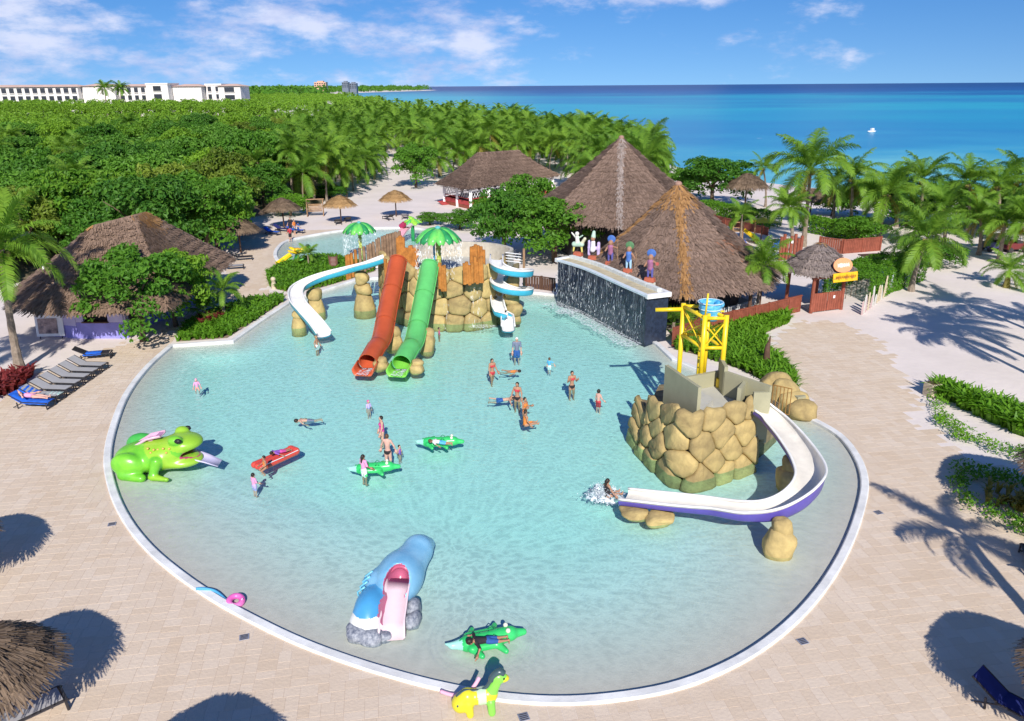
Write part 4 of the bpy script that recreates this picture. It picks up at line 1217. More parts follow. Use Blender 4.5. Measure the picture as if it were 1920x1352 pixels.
# ---- long open pavilion with hipped roof
def pavilion():
    o = at(832, 388); o = Vector((-1.4, 113.0, 0))
    t = thing('thatched_pavilion', 'long open pavilion with hipped thatch roof, white posts and red railing', 'pavilion', o)
    W_ = lambda v: Vector(v) - o
    A, B, C_ = at(820, 342, 3.0), at(875, 352, 3.0), at(1047, 326, 3.0)
    D_ = A + (C_ - B)
    e = [W_(A), W_(B), W_(C_), W_(D_)]
    z = 3.0
    r1, r2 = W_(atY(895, 286, 112.5)), W_(atY(970, 281, 117))
    r2.z = r1.z
    mid = lambda p, q, f: p.lerp(q, f)
    E = [e[1], mid(e[1], e[2], .33), mid(e[1], e[2], .66), e[2], e[3], mid(e[3], e[0], .33), mid(e[3], e[0], .66), e[0]]
    T = [r1, mid(r1, r2, .3), mid(r1, r2, .7), r2, r2, mid(r2, r1, .3), mid(r2, r1, .7), r1]
    thatch(t, E, T, 85, .6, .085, 13, fringe=.5, mats=[THATCH, THATCH, THATCH_R])
    ins = [e[i].lerp((e[0] + e[2]) / 2, .10) for i in range(4)]
    for i in range(4):
        p, q = ins[i], ins[(i + 1) % 4]; n = max(1, round((q - p).length / 3.4))
        for k in range(n):
            c = p.lerp(q, k / n)
            MB().box((c.x, c.y, 1.45), (.36, .36, 3.0)).build('post', [WHITE_PAINT], t)
    fl = MB(); fl.prism([(c.x, c.y) for c in ins], 0, .45); fl.build('floor', [WOOD_R], t)
    for i in range(4):
        p, q = ins[i], ins[(i + 1) % 4]; L = (q - p).length; a = math.atan2(q.y - p.y, q.x - p.x); c = (p + q) / 2
        r_ = MB(); r_.box((c.x, c.y, 1.35), (L, .08, .10), a); r_.box((c.x, c.y, .75), (L, .06, .55), a); r_.build('railing', [RED_RAIL], t)
        la = MB(); n = int(L / .55)
        for k in range(n):
            u0, u1 = p.lerp(q, k / n), p.lerp(q, (k + 1) / n)
            for (s0, s1) in ((1.45, 2.3), (2.3, 1.45)):
                la.tube([(u0.x, u0.y, s0), (u1.x, u1.y, s1)], .035, 4)
        la.box((c.x, c.y, 2.36), (L, .07, .08), a)
        tag(la.build('lattice', [WHITE_PAINT], t), kind='stuff')
    st = MB()
    for k in range(4): st.box((ins[0].x - .2 + k * .2, ins[0].y - 1.2 - k * .3 + 1.2, .38 - k * .1), (1.6, .3, .1), .5)
    st.build('steps', [RED_RAIL], t)
    return t
pavilion()

# ---- hut beside the loungers
LILAC = M('lilac_wall', (0.50, 0.46, 0.66), rough=.85, var=.06)
LILAC2 = M('violet_wall_base', (0.26, 0.25, 0.60), rough=.85, var=.12, scale=1.2)
def pool_hut():
    o = Vector((-26.0, 53.5, 0))
    t = thing('thatched_hut', 'lilac walled hut with long thatched roof left of the pool', 'building', o)
    W_ = lambda v: Vector(v) - o
    e = [W_(p) for p in pts([(20, 570, 2.7), (60, 580, 2.7), (150, 583, 2.7), (240, 580, 2.7), (315, 574, 2.7), (372, 525, 2.7), (432, 484, 2.7)])]
    e += [Vector((2.6, 9.6, 2.7)), Vector((-2.5, 9.5, 2.7)), Vector((-7.2, 5.2, 2.7)), Vector((-8.0, -1.0, 2.7))]
    r1, r2 = W_(atY(175, 422, 51.2)), W_(atY(272, 397, 54.6))
    T = [r1, r1, r1, r1.lerp(r2, .4), r1.lerp(r2, .8), r2, r2, r2, r2, r1.lerp(r2, .5), r1]
    thatch(t, e, T, 150, .55, .06, 14, fringe=.35, sag=.1, mats=[M('brown_thatch', (.125, .080, .055), rough=.95, col2=(.33, .225, .16), island=.6, scale=.5), THATCH_G, THATCH_R], patches=[(r2 + Vector((0, 0, -.2)), 1.2, 1)])
    wl_px = [(84, 628), (150, 634), (238, 634), (262, 616), (318, 594), (372, 566)]
    w = [W_(p) for p in pts(wl_px)]
    for i in range(len(w) - 1):
        a, b = w[i], w[i + 1]; L = (b - a).length; an = math.atan2(b.y - a.y, b.x - a.x); c = (a + b) / 2
        if i in (1, 3):       # bays with openings: base, sides, head
            MB().box((c.x, c.y, .55), (L, .22, 1.1), an).build('wall_base', [LILAC2], t)
            MB().box((c.x, c.y, 2.7), (L, .22, .5), an).build('wall_head', [LILAC], t)
            s = a.lerp(b, .08); MB().box((s.x, s.y, 1.78), (L * .16, .215, 1.34), an).build('pier', [LILAC], t)
            s = a.lerp(b, .84); MB().box((s.x, s.y, 1.78), (L * .32, .215, 1.34), an).build('pier', [LILAC], t)
            q = a.lerp(b, .42); MB().box((q.x, q.y - .05, 1.13), (L * .56, .45, .06), an).build('counter', [WOOD_D], t)
        else:
            MB().box((c.x, c.y, 1.9), (L, .22, 2.1), an).build('wall', [LILAC], t)
            MB().box((c.x, c.y, .425), (L, .224, .85), an).build('wall_base', [LILAC2], t)
    inn = MB().prism([(p.x + .1, p.y + .5) for p in w] + [(0.5, 8.4), (-3.5, 8.0), (-6.6, 3.0), (-6.4, -2.5)], .02, 2.9); inn.build('interior', [DARK_IN], t)  # solid near-black fill painted as the shade indoors
    MB().tube([(-1.3, -3.4, 3.0), (-1.3, -3.4, 5.6)], .05, 6).build('vent_pipe', [WOOD_D], t)
    MB().tube([(-4.6, -3.4, 4.3), (-4.6, -3.4, 5.3)], .06, 6).build('lamp_pole', [WHITE_PAINT], t)
    MB().ball((-1.3, -3.4, 4.9), .12, 8, 5).build('vent_cap', [DARK_IN], t)
    return t
pool_hut()
# display board leaning at the hut
g = at(98, 634); t = thing('poster_board', 'white board with a dark picture leaning at the left end of the hut', 'board', (g.x, g.y, 0), .08)
MB().box((0, 0, .85), (1.75, .08, 1.4), rot=Matrix.Rotation(-.12, 3, 'X')).build('panel', [WHITE_PAINT], t)
MB().box((-.10, -.05, .85), (1.2, .08, 1.0), rot=Matrix.Rotation(-.12, 3, 'X')).build('picture', [M('board_picture', (.10, .08, .10), col2=(.55, .40, .36), scale=2.6)], t)
for s in (-1, 1): MB().tube([(s * .7, -.1, 0), (s * .7, 0, .3)], .03, 6).build('leg', [DARK_IN], t)
g = at(236, 632); t = thing('folding_stand', 'dark folding stand in front of the lilac hut wall', 'stand', (g.x, g.y, 0))
for a in (-.5, 0, .5): MB().tube([(a, -.3, 0), (0, 0, 1.15)], .025, 5).build('leg', [DARK_IN], t)
MB().box((0, 0, 1.2), (.7, .4, .04)).build('tray', [LILAC], t)

# ---- entrance kiosk
def scribble(mb, w, h, seed, mi=0, y=-.03):
    rn = random.Random(seed); x = -w / 2
    while x < w / 2:
        l = rn.uniform(.05, .16) * w * .6; hh = h * rn.uniform(.2, .42)
        mb.tube([(x, y, -hh), (x + l * .4, y, hh), (x + l * .7, y, -hh * .5), (x + l, y, hh * .4)], h * .045, 4, mi); x += l * 1.25
    return mb
def kiosk():
    o = Vector((22.2, 55.4, 0))
    t = thing('entrance_kiosk', 'small thatched entrance gate with orange and yellow signs', 'kiosk', o, .35)
    E = ringpts((0, 0), 2.45, 3.0, 8, PI / 8); T = ringpts((0, 0), .10, 4.75, 8, PI / 8)
    thatch(t, E, T, 190, .42, .055, 15, fringe=.3, sag=-.12, mats=[M('grey_kiosk_thatch', (.16, .125, .115), rough=.95, col2=(.34, .28, .25), island=.6), THATCH_G, THATCH_R])
    for x, y in ((-1.35, -1.35), (1.35, -1.35), (-1.35, 1.35), (1.35, 1.35)):
        MB().tube([(x, y, -.05), (x * .98, y * .98, 3.2)], .13, 8).build('post', [WOOD_R], t)
    MB().box((0, -1.36, 2.55), (3.1, .16, .16)).build('beam', [WOOD_R], t)
    for s in (-1, 1):
        d = MB()
        for k in range(6): d.box((s * (.12 + k * .2), -1.35, .75), (.18, .05, 1.35))
        d.build('gate_leaf', [WOOD_R], t)
    MB().box((.55, -1.40, 1.05), (.16, .03, .2)).build('notice', [WHITE_PAINT], t)
    b = MB().box((0, 0, 0), (2.1, .06, .62)).build('yellow_sign', [M('yellow_sign', (.78, .46, .02), rough=.5, var=.05)], t, loc=(.15, -2.62, 2.80), rot=(-.15, 0, 0))
    scribble(MB(), 1.7, .5, 4).build('lettering', [M('sign_script', (.33, .12, .02))], b, loc=(0, -.01, 0))
    v = MB().tube([(0, -.03, 0), (0, .03, 0)], 1.0, 24).build('orange_sign', [M('orange_sign', (.78, .33, .16), rough=.5, var=.06)], t, loc=(.15, -2.25, 3.55), rot=(-.35, 0, 0), scale=(.82, 1, .52))
    scribble(MB(), 1.2, .8, 6).build('lettering', [M('sign_script_w', (.72, .72, .62))], v, loc=(0, -.02, 0))
    return t
kiosk()

def board_fence(label, path, h, w, mat, name='wooden_fence', rail=True, gap=.02, cap=None):
    t = thing(name, label, 'fence', (path[0].x, path[0].y, 0)); o = path[0]
    rn = random.Random(len(label))
    mb = MB(); rl = MB()
    for a, b in zip(path[:-1], path[1:]):
        L = (b - a).length; an = math.atan2(b.y - a.y, b.x - a.x); n = int(L / w)
        for k in range(n):
            p = a.lerp(b, (k + .5) / n) - o
            mb.box((p.x, p.y, h / 2 + rn.uniform(-.03, .03)), (w - gap, .05, h), an)
        c = (a + b) / 2 - o
        rl.box((c.x, c.y, h + .05), (L, .14, .07), an)
        for k in range(int(L / 2.2) + 1):
            p = a.lerp(b, min(1, k * 2.2 / L)) - o; MB().box((p.x, p.y, h / 2 + .05), (.13, .16, h + .16), an).build('post', [mat], t)
    tag(mb.build('boards', [mat], t), kind='stuff')
    if rail: rl.build('top_rail', [cap or mat], t)
    return t
board_fence('red-brown board fence running from the waterfall wall to the kiosk', pts([(1262, 650), (1310, 632), (1372, 616), (1440, 600), (1500, 584)]), 1.15, .16, WOOD_R)
board_fence('red-brown board fence right behind the kiosk in the beach garden', pts([(1535, 470), (1580, 476), (1650, 470)]), 1.3, .2, WOOD_R)
board_fence('dark red fence under the hedge behind the pyramid roofs', pts([(1318, 412), (1382, 428), (1440, 442)]), .8, .2, WOOD_R)
board_fence('white picket rail on the terrace edge below the brown roof', pts([(1345, 607), (1382, 598), (1416, 586)]), .95, .22, WHITE_PAINT, name='picket_fence', gap=.10)
board_fence('dark plank fence in shade at the left end of the waterfall wall', pts([(985, 540), (1015, 543), (1042, 547)]), 1.0, .2, WOOD_D)
g = [at(1345, 597), at(1420, 573), at(1490, 548), at(1440, 560), at(1390, 580)]
# log gate house in the beach garden
g = at(1480, 487); t = thing('log_gate', 'dark red log gate below the bushy palm', 'gate', (g.x, g.y, 0), .2)
for k in range(7): MB().tube([(k * .34 - 1.0, .1 * math.sin(k), -.05), (k * .34 - 1.0, .1 * math.sin(k), 2.2 + .25 * math.sin(k * 2.1))], .15, 8).build('log', [WOOD_R], t)
MB().box((0, -.16, 1.7), (.2, .03, .25)).build('notice', [WHITE_PAINT], t)
# beach-garden play frame with slides
g = at(1400, 452); t = thing('play_frame', 'wooden play frame with yellow roof and slide behind the brown roof', 'play frame', (g.x, g.y, 0), -.1)
for x, y in ((-1.6, -.6), (-.6, -.6), (.6, -.6), (-1.6, .6), (-.6, .6)): MB().tube([(x, y, -.05), (x, y, 2.1)], .08, 6).build('post', [WOOD_L], t)
MB().box((-1.1, 0, 1.1), (1.2, 1.3, .08)).build('deck', [WOOD_L], t)
for z in (1.5, 2.05): MB().box((-1.1, -.62, z), (1.2, .06, .08)).build('rail', [WOOD_L], t)
vsw, fsw = sweep([(-.5, 0, 1.15), (.2, -.6, .7), (.8, -1.5, .2)], [(-.3, .18), (-.27, 0), (.27, 0), (.3, .18)]); MB().add(vsw, fsw).build('slide', [M('yellow_plastic', (.75, .55, .03), rough=.4)], t)
vsc = []
E_ = ringpts((1.5, .3), 1.35, 2.0, 10, 0, 1.5, .8); mbx = MB()
mbx.add(E_ + [Vector((1.5, .3, 2.45))], [(k, (k + 1) % 10, 10) for k in range(10)]); mbx.tube([(1.5, .3, -.05), (1.5, .3, 2.4)], .06, 6, 1)
mbx.build('sunshade', [MATS['yellow_plastic'], WOOD_D], t)
for i, px in enumerate(((1408, 470), (1455, 468))):
    g = at(*px); t = thing('garden_lounger', ('blue lounger by the yellow sunshade', 'blue lounger leaning at the log gate')[i], 'lounger', (g.x, g.y, 0), .6 - i)
    MB().box((0, 0, .32), (.62, 1.2, .05)).build('seat', [M('blue_fabric', (.03, .13, .55), rough=.8)], t)
    MB().box((0, .85, .6), (.62, .75, .05), rot=Matrix.Rotation(.8, 3, 'X')).build('backrest', [MATS['blue_fabric']], t)
    for s in ((-.27, -.5), (.27, -.5), (-.27, .5), (.27, .5)): MB().box((s[0], s[1], .15), (.05, .05, .3)).build('leg', [DARK_IN], t)
# bench table and posts under the palms behind the kiosk
g = at(1632, 494); t = thing('garden_table', 'dark table with angled posts behind the kiosk', 'table', (g.x, g.y, 0), .2)
MB().box((0, 0, .78), (2.2, .9, .08)).build('tabletop', [WOOD_D], t)
for s in ((-.9, -.3), (.9, -.3), (-.9, .3), (.9, .3)): MB().tube([(s[0] * 1.15, s[1], 0), (s[0] * .8, s[1], .76)], .05, 6).build('leg', [WOOD_D], t)
# carts under the palms
for i, px in enumerate(((1862, 470), (1900, 472))):
    g = at(*px); t = thing('service_cart', ('dark blue cart parked under the palms', 'dark red cart parked under the palms at the edge')[i], 'cart', (g.x, g.y, 0), .1)
    cm = M(('blue_cart', 'red_cart')[i], ((.06, .06, .16), (.16, .03, .03))[i], rough=.4)
    bevel(MB().box((0, 0, .62), (2.3, 1.2, .6)).build('body', [cm], t), .1, 2)
    MB().box((0, 0, 1.9), (2.0, 1.25, .08)).build('canopy', [cm if i else WHITE_PAINT], t)
    MB().box((.1, 0, 1.0), (.6, 1.1, .25)).build('seat', [DARK_IN], t)
    for s in ((-.9, -.55), (.9, -.55), (-.9, .55), (.9, .55)):
        MB().tube([(s[0], s[1], .8), (s[0], s[1], 1.9)], .025, 5).build('canopy_post', [DARK_IN], t)
        MB().tube([(s[0] * .85, s[1] - .08, .26), (s[0] * .85, s[1] + .08, .26)], .26, 12).build('wheel', [DARK_IN], t)
# painted plank row beside the hedge
PL = [M('plank_%d' % i, c, rough=.7, var=.15, scale=4) for i, c in enumerate(((.62, .60, .55), (.58, .42, .40), (.50, .55, .58), (.62, .52, .36)))]
t = thing('plank_barrier', 'row of pale painted planks like surfboards along the hedge', 'barrier', at(1618, 588))
pa = pts([(1616, 590), (1636, 574), (1656, 558), (1672, 546), (1688, 536)]); rn = random.Random(3)
pl_path = catmull(pa, 5)
for i, p in enumerate(pl_path[:-1]):
    d = pl_path[i + 1] - p; an = math.atan2(d.y, d.x); hh = rn.uniform(.75, 1.75); q = p - Vector(t.location)
    m_ = MB(); w = .15; prof = [(-w, 0), (w, 0), (w, hh * .75), (w * .55, hh * .93), (0, hh), (-w * .55, hh * .93), (-w, hh * .75)]
    vs = [(a, -.03, b) for a, b in prof] + [(a, .03, b) for a, b in prof]; n = len(prof)
    m_.add(vs, [tuple(range(n)), tuple(range(2 * n - 1, n - 1, -1))] + [((k + 1) % n, k, n + k, n + (k + 1) % n) for k in range(n)])
    m_.build('plank', [PL[rn.randrange(4)]], t, loc=q, rot=(rn.uniform(-.08, .08), rn.uniform(-.1, .1), an))
# totem post, brown sign board, stone lantern
g = at(1435, 690); t = thing('carved_post', 'dark carved wooden post standing in the green planting', 'post', (g.x, g.y, 0))
MB().tube([(0, 0, -.05), (.02, 0, .6), (0, .02, 1.2), (.05, 0, 1.55)], [.17, .2, .16, .1], 9).build('shaft', [WOOD_D], t, True)
MB().tube([(.06, 0, 1.5), (.1, 0, 1.95)], [.08, .03], 7).build('tip', [WOOD_D], t)
g = at(626, 506); t = thing('notice_board', 'brown wooden rules board in the bed between the pools', 'sign', (g.x, g.y, 0), .1)
for s in (-1, 1): MB().tube([(s * .33, 0, -.05), (s * .36, 0, 1.35)], .06, 7).build('post', [WOOD_D], t)
b = MB().box((0, -.02, .78), (.62, .06, .85)).build('board', [M('sign_brown', (.17, .075, .06), var=.1)], t)
ln = MB()
for k in range(6): ln.box((0, -.055, .48 + k * .12), (.42 - .05 * (k % 3), .01, .03))
ln.build('lettering', [M('sign_pale', (.42, .30, .27))], b)
g = at(514, 541); t = thing('stone_lantern', 'small pale stone lantern at the corner of the planted bed', 'lantern', (g.x, g.y, 0))
MB().lathe([(.22, 0), (.2, .4), (.15, .5), (.15, .62)], seg=9).build('pedestal', [M('pale_stone', (.55, .47, .34), var=.15)], t)
MB().ball((0, 0, .78), (.22, .2, .2), 9, 6).build('head', [MATS['pale_stone']], t, True)

# ---- thatched beach umbrellas: one built, the others copied
def umbrella_parts(fresh, name='thatched_umbrella'):
    t = thing(name, 'x', 'umbrella')
    E = ringpts((0, 0), 1.72, 2.15, 10, 0); T = ringpts((0, 0), .05, 3.15, 10, 0)
    mm = THATCH_U2 if fresh else THATCH_U
    ro = thatch(t, E, T, 330, .42, .026, 31 + fresh, sag=-.12, fringe=.34, mats=[mm, mm, mm], thick=.12, name='canopy')
    MB().tube([(0, 0, -.05), (0, 0, 3.1)], .07, 8).build('pole', [WOOD_D], t)
    rp = MB(); rp.tube(ringpts((0, 0), 1.30, 2.47, 28, 0), .022, 5, closed=True); rp.build('rope_ring', [DARK_IN], ro)
    for k in range(6):
        a = k * PI / 3; MB().tube([(0, 0, 1.7), (1.15 * math.cos(a), 1.15 * math.sin(a), 2.33)], .03, 5).build('strut', [WOOD_D], t)
    return t
U0 = umbrella_parts(0); U1 = umbrella_parts(1)
def place_umb(src, first, loc, label, group=None, s=1.0, sz=1.0):
    o = src if first else copy_tree(src)
    o.location = loc; o.scale = (s, s, s * sz); o['label'] = label
    if group: o['group'] = group
    elif 'group' in o: del o['group']
    o.rotation_euler.z = random.uniform(0, .6)
    return o
umb_c = at(-52, 1232, 2.5)
place_umb(U0, True, (umb_c.x, umb_c.y, 0), 'brown thatched umbrella in the lower left corner of the deck', s=1.0)
place_umb(U0, False, (-7.2, 11.85, 0), 'thatched umbrella below the frame, its round shadow on the lower left deck')
place_umb(U0, False, (-18.6, 21.4, 0), 'thatched umbrella beyond the left edge, its shadow on the left deck')
place_umb(U0, False, (14.3, 14.7, 0), 'thatched umbrella beyond the lower right corner, its big shadow on the deck', s=1.08)
place_umb(U0, False, (20.6, 24.2, 0), 'added unseen umbrella beyond the right edge, put there to shade the garden beds', s=1.35)  # added out of view in place of an unseen roof, for its shadow
for px, lb, src in (((533, 428), 'grey brown thatched umbrella behind the blue loungers', 0), ((462, 438), 'thatched umbrella by the jungle edge behind the hut', 0), ((452, 474), 'thatched umbrella half hidden by the hut roof', 0),
                    ((1396, 394), 'dark weathered beach umbrella behind the pyramid roofs', 0), ((1518, 408), 'thatched umbrella on the beach behind the tall palm', 0)):
    g = at(*px); place_umb(U0, False, g, lb, s=1.12 if px[0] != 1396 else 1.5)
for i, (px, lb) in enumerate((((640, 418), 'golden thatched umbrella on the sand left of the clearing'), ((743, 406), 'golden thatched umbrella nearest the long pavilion'))):
    g = at(*px); place_umb(U1, i == 0, g, lb, s=1.05)
# dark ribs on the weathered umbrella
# ---- hotel over the jungle
HOT = M('hotel_white', (0.80, 0.76, 0.72), rough=.8, var=.03); TERR = M('terracotta', (0.62, 0.44, 0.36), rough=.9, var=.12, scale=.3); GLASS = M('window_dark', (.035, .04, .05), rough=.15, var=.2, spec=.6)
def hotel(label, x0, x1, Y, h, floors, roof, seed, style):
    t = thing('hotel_block', label, 'building', ((x0 + x1) / 2, Y, 0)); L = x1 - x0
    MB().box((0, 8, h / 2), (L, 16, h)).build('wall', [HOT], t)
    if roof:
        m_ = MB(); e = 1.0
        m_.add([(-L / 2 - e, -e, h), (L / 2 + e, -e, h), (L / 2 + e, 17, h), (-L / 2 - e, 17, h), (-L / 2 + 4, 8, h + 1.3), (L / 2 - 4, 8, h + 1.3)], [(0, 1, 5, 4), (1, 2, 5), (2, 3, 4, 5), (3, 0, 4), (3, 2, 1, 0)])
        m_.build('roof', [TERR], t)
    else: MB().box((0, 8, h + .4), (L + .6, 16.6, .8)).build('parapet', [HOT], t)
    if style:
        n = max(1, int(L / style)); fh = h / floors
        me = MB().box((0, 0, 0), (style * .62, .5, fh * .62)).mesh('window', [GLASS]); fr = MB().box((0, -.3, -fh * .34), (style * .68, .5, .25)).mesh('balcony', [HOT])
        for f in range(floors):
            for k in range(n):
                w = put('window', me, t, (-L / 2 + (k + .5) * L / n, -.05, (f + .52) * fh)); put('balcony', fr, w)
    return t
yy_ = 470
X_ = lambda px: atY(px, 165, yy_).x
hotel('long white hotel wing at the far left over the jungle', X_(-60), X_(145), 470, 16.6, 4, True, 1, 4.2)
hotel('white hotel wing with plain wall and red tiled roof left of the tall trees', X_(146), X_(208), 474, 16.9, 4, True, 2, 0)
hotel('dark fronted hotel wing behind the two tall palms', X_(209), X_(276), 478, 16.6, 4, True, 3, 3.4)
hotel('bright white hotel block with four square windows', X_(277), X_(317), 468, 17.5, 4, False, 4, 7.0)
hotel('white hotel block with red roof right of the square windows', X_(318), X_(372), 474, 16.4, 4, True, 5, 0)
hotel('narrow recessed hotel block with dark balconies', X_(373), X_(403), 480, 17.0, 4, False, 6, 3.2)
hotel('last white hotel block with red roof at the right end', X_(404), X_(446), 474, 16.4, 4, True, 7, 9.0)
for i, (px, lb) in enumerate(((195, 'left of the two tall palms before the hotel'), (222, 'right one of the two tall palms before the hotel'))):
    p = atY(px, 175, 440); place_palm(p.x, p.y, 15.5, 2.0, i, i * 1.0, lb, None)
def far_tower(label, px0, px1, Y, top, mat, n):
    a, b = atY(px0, 160, Y), atY(px1, 160, Y); z = atY(px0, top, Y).z
    t = thing('distant_building', label, 'building', ((a.x + b.x) / 2, Y, 0)); L = b.x - a.x
    MB().box((0, 10, z / 2), (L, 20, z)).build('wall', [mat], t); MB().box((0, 10, z + 1), (L * .5, 12, 3)).build('roof_house', [mat], t)
    me = MB().box((0, 0, 0), (L / n * .6, .6, 2)).mesh('window', [GLASS])
    for f in range(3):
        for k in range(n): put('window', me, t, (-L / 2 + (k + .5) * L / n, -.1, z - 3 - f * 4))
far_tower('small orange hotel far off on the headland', 589, 611, 1800, 154, M('far_orange', (.60, .36, .24)), 5)
far_tower('dark grey tower block far off on the headland', 641, 653, 2000, 154, M('far_grey', (.16, .18, .22)), 3)
far_tower('second dark grey block beside it, right of the taller tower', 655, 668, 2010, 156, MATS['far_grey'], 3)

# ================================================================== POOL STRUCTURES
ROCK = M('ochre_rock', (0.225, 0.165, 0.080), rough=.9, col2=(0.62, 0.47, 0.195), scale=1.6, objrand=.40, bump=1.0, bscale=3.5, detail=9, spec=.2)
ROCK_D = M('rock_joint', (0.22, 0.175, 0.10), rough=.95, var=.3)
CONC = M('concrete', (0.50, 0.49, 0.43), rough=.8, var=.10, scale=.8, bump=.1)
OLIVE = M('olive_render', (0.36, 0.345, 0.225), rough=.85, var=.10, scale=.7)
GLOSS = dict(rough=.34, var=.13, spec=.45, scale=1.1, detail=8.0)
S_WHITE = M('slide_white', (.80, .79, .76), **GLOSS); S_BLUE = M('slide_blue', (.055, .42, .58), **GLOSS); S_RED = M('slide_red', (.46, .085, .030), **GLOSS); S_GREEN = M('slide_green', (.12, .50, .14), **GLOSS)
S_PURP = M('slide_purple', (.12, .09, .42), **GLOSS); S_GREY = M('slide_grey', (.52, .52, .52), **GLOSS)
def foam_mat(name, alpha, scale, stretch):
    """broken white water: opaque threads and drops with clear gaps between"""
    m = bpy.data.materials.new(name); m.use_nodes = True; n, l = m.node_tree.nodes, m.node_tree.links
    b = n['Principled BSDF']; b.inputs['Base Color'].default_value = (.86, .90, .93, 1); b.inputs['Roughness'].default_value = .4
    tc = n.new('ShaderNodeTexCoord'); mp = n.new('ShaderNodeMapping'); mp.inputs['Scale'].default_value = stretch; l.new(tc.outputs['Object'], mp.inputs[0])
    nz = n.new('ShaderNodeTexNoise'); nz.inputs['Scale'].default_value = scale; nz.inputs['Detail'].default_value = 4; nz.inputs['Roughness'].default_value = .7; l.new(mp.outputs[0], nz.inputs['Vector'])
    mr = n.new('ShaderNodeMapRange'); mr.inputs['From Min'].default_value = alpha; mr.inputs['From Max'].default_value = alpha + .16; l.new(nz.outputs['Fac'], mr.inputs['Value'])
    l.new(mr.outputs[0], b.inputs['Alpha'])
    return m
FOAM = foam_mat('foam', .465, 6.0, (1, 1, 1)); FALL = foam_mat('falling_water', .57, 4.5, (3.0, 3.0, .05)); DROPS = M('water_drops', (.85, .90, .93), rough=.15, var=.02, spec=.6)

# ---- dark tiled waterfall wall
TILE = M('blue_black_tile', (.020, .030, .055), rough=.35, var=.4, scale=4, spec=.5, bump=.25, bscale=18)
def waterfall():
    fr = [Vector((p.x, p.y, 0)) for p in pts([(1045, 564), (1068, 572), (1095, 583), (1125, 599), (1160, 619), (1208, 645)])]
    fr = catmull(fr, 5); bk = []
    for i, p in enumerate(fr):
        d = (fr[min(i + 1, len(fr) - 1)] - fr[max(i - 1, 0)]).normalized(); bk.append(p + Vector((-d.y, d.x, 0)) * 1.6)
    o = fr[len(fr) // 2]; t = thing('waterfall_wall', 'dark blue tiled curved waterfall wall with white cap', 'wall', o)
    fr = [p - o for p in fr]; bk = [p - o for p in bk]
    hz = 3.05
    poly = fr + bk[::-1]
    MB().prism([(p.x, p.y) for p in poly], -.65, hz).build('wall_body', [TILE], t)
    n = len(fr)
    def strip(a, b, z0, z1, name, mat):
        m_ = MB(); m_.prism([(p.x, p.y) for p in a] + [(p.x, p.y) for p in b[::-1]], z0, z1); return m_.build(name, [mat], t)
    off = lambda f: [a.lerp(b, f) for a, b in zip(fr, bk)]
    strip(off(-.06), off(.16), hz + .003, hz + .12, 'white_cap', M('cap_bluish_white', (.62, .70, .74), var=.08))
    strip(off(.16), off(.66), hz + .003, hz + .12, 'top_bed', M('sandy_top', (.52, .45, .30), rough=.9, var=.18, scale=2))
    cream = off(.66); crb = off(.86)
    for i in range(0, n - 2, 2):
        a, b, c, d = cream[i], cream[i + 2], crb[i + 2], crb[i]
        g_ = .03
        m_ = MB(); m_.prism([tuple((a.lerp(b, g_))[:2]), tuple((b.lerp(a, g_))[:2]), tuple((c.lerp(d, g_))[:2]), tuple((d.lerp(c, g_))[:2])], hz + .003, hz + .34); m_.build('kerb_block', [M('kerb_white', (.66, .70, .68), var=.08)], t)
    strip(off(.87), off(1.03), hz + .003, hz + .22, 'back_cap', WHITE_PAINT)
    e0, e1 = off(-.06)[-1], off(1.03)[-1]; d = (fr[-1] - fr[-2]).normalized()
    MB().prism([tuple(e0[:2]), tuple(e1[:2]), tuple((e1 + d * .25)[:2]), tuple((e0 + d * .25)[:2])], hz - .06, hz + .22).build('end_cap', [WHITE_PAINT], t)
    e0, e1 = off(-.06)[0], off(1.03)[0]; d = (fr[0] - fr[1]).normalized()
    MB().prism([tuple(e0[:2]), tuple(e1[:2]), tuple((e1 + d * .25)[:2]), tuple((e0 + d * .25)[:2])], hz - .06, hz + .22).build('end_cap', [WHITE_PAINT], t)
    # water sheets sliding down the face
    rn = random.Random(4); m_ = MB()
    nrm = [(a - b).normalized() for a, b in zip(fr, bk)]
    for layer in range(2):
        vs, fs = [], []; rows = 9
        for r in range(rows + 1):
            f = r / rows
            for i in range(n): p = fr[i] + nrm[i] * (.05 + .10 * layer + .35 * f * f * (layer + .4)); vs.append((p.x, p.y, hz + .10 - f * (hz + .13)))
        fs = [(r * n + i, r * n + i + 1, (r + 1) * n + i + 1, (r + 1) * n + i) for r in range(rows) for i in range(n - 1)]
        m_.add(vs, fs)
    m_.build('falling_water', [FALL], t)
    dr = MB()
    for _ in range(140):
        i = rn.randrange(n - 1); u = rn.random(); p = fr[i].lerp(fr[i + 1], u); f = rn.random() ** .7; q = p + nrm[i] * (.08 + .5 * f * rn.random())
        s = rn.uniform(.005, .012); l = rn.uniform(.04, .14); z = hz - f * hz
        dr.add([(q.x - s, q.y, z), (q.x, q.y - s, z - l), (q.x + s, q.y, z), (q.x, q.y + s, z + l)], [(0, 1, 2, 3)])
    tag(dr.build('water_drops', [DROPS], t), kind='stuff')
    fo = MB(); vs = []
    for i in range(n):
        for k, w in enumerate((.10, .75, 1.5)): p = fr[i] + nrm[i] * (w + .2 * math.sin(i * 1.7) * k * .4); vs.append((p.x, p.y, WZ + .03 - .008 * k))
    fo.add(vs, [(i * 3 + k, i * 3 + k + 1, i * 3 + k + 4, i * 3 + k + 3) for i in range(n - 1) for k in range(2)])
    tag(fo.build('foam', [FOAM], t), kind='stuff')
    return t, o, off, hz
wf, wf_o, wf_off, wf_h = waterfall()
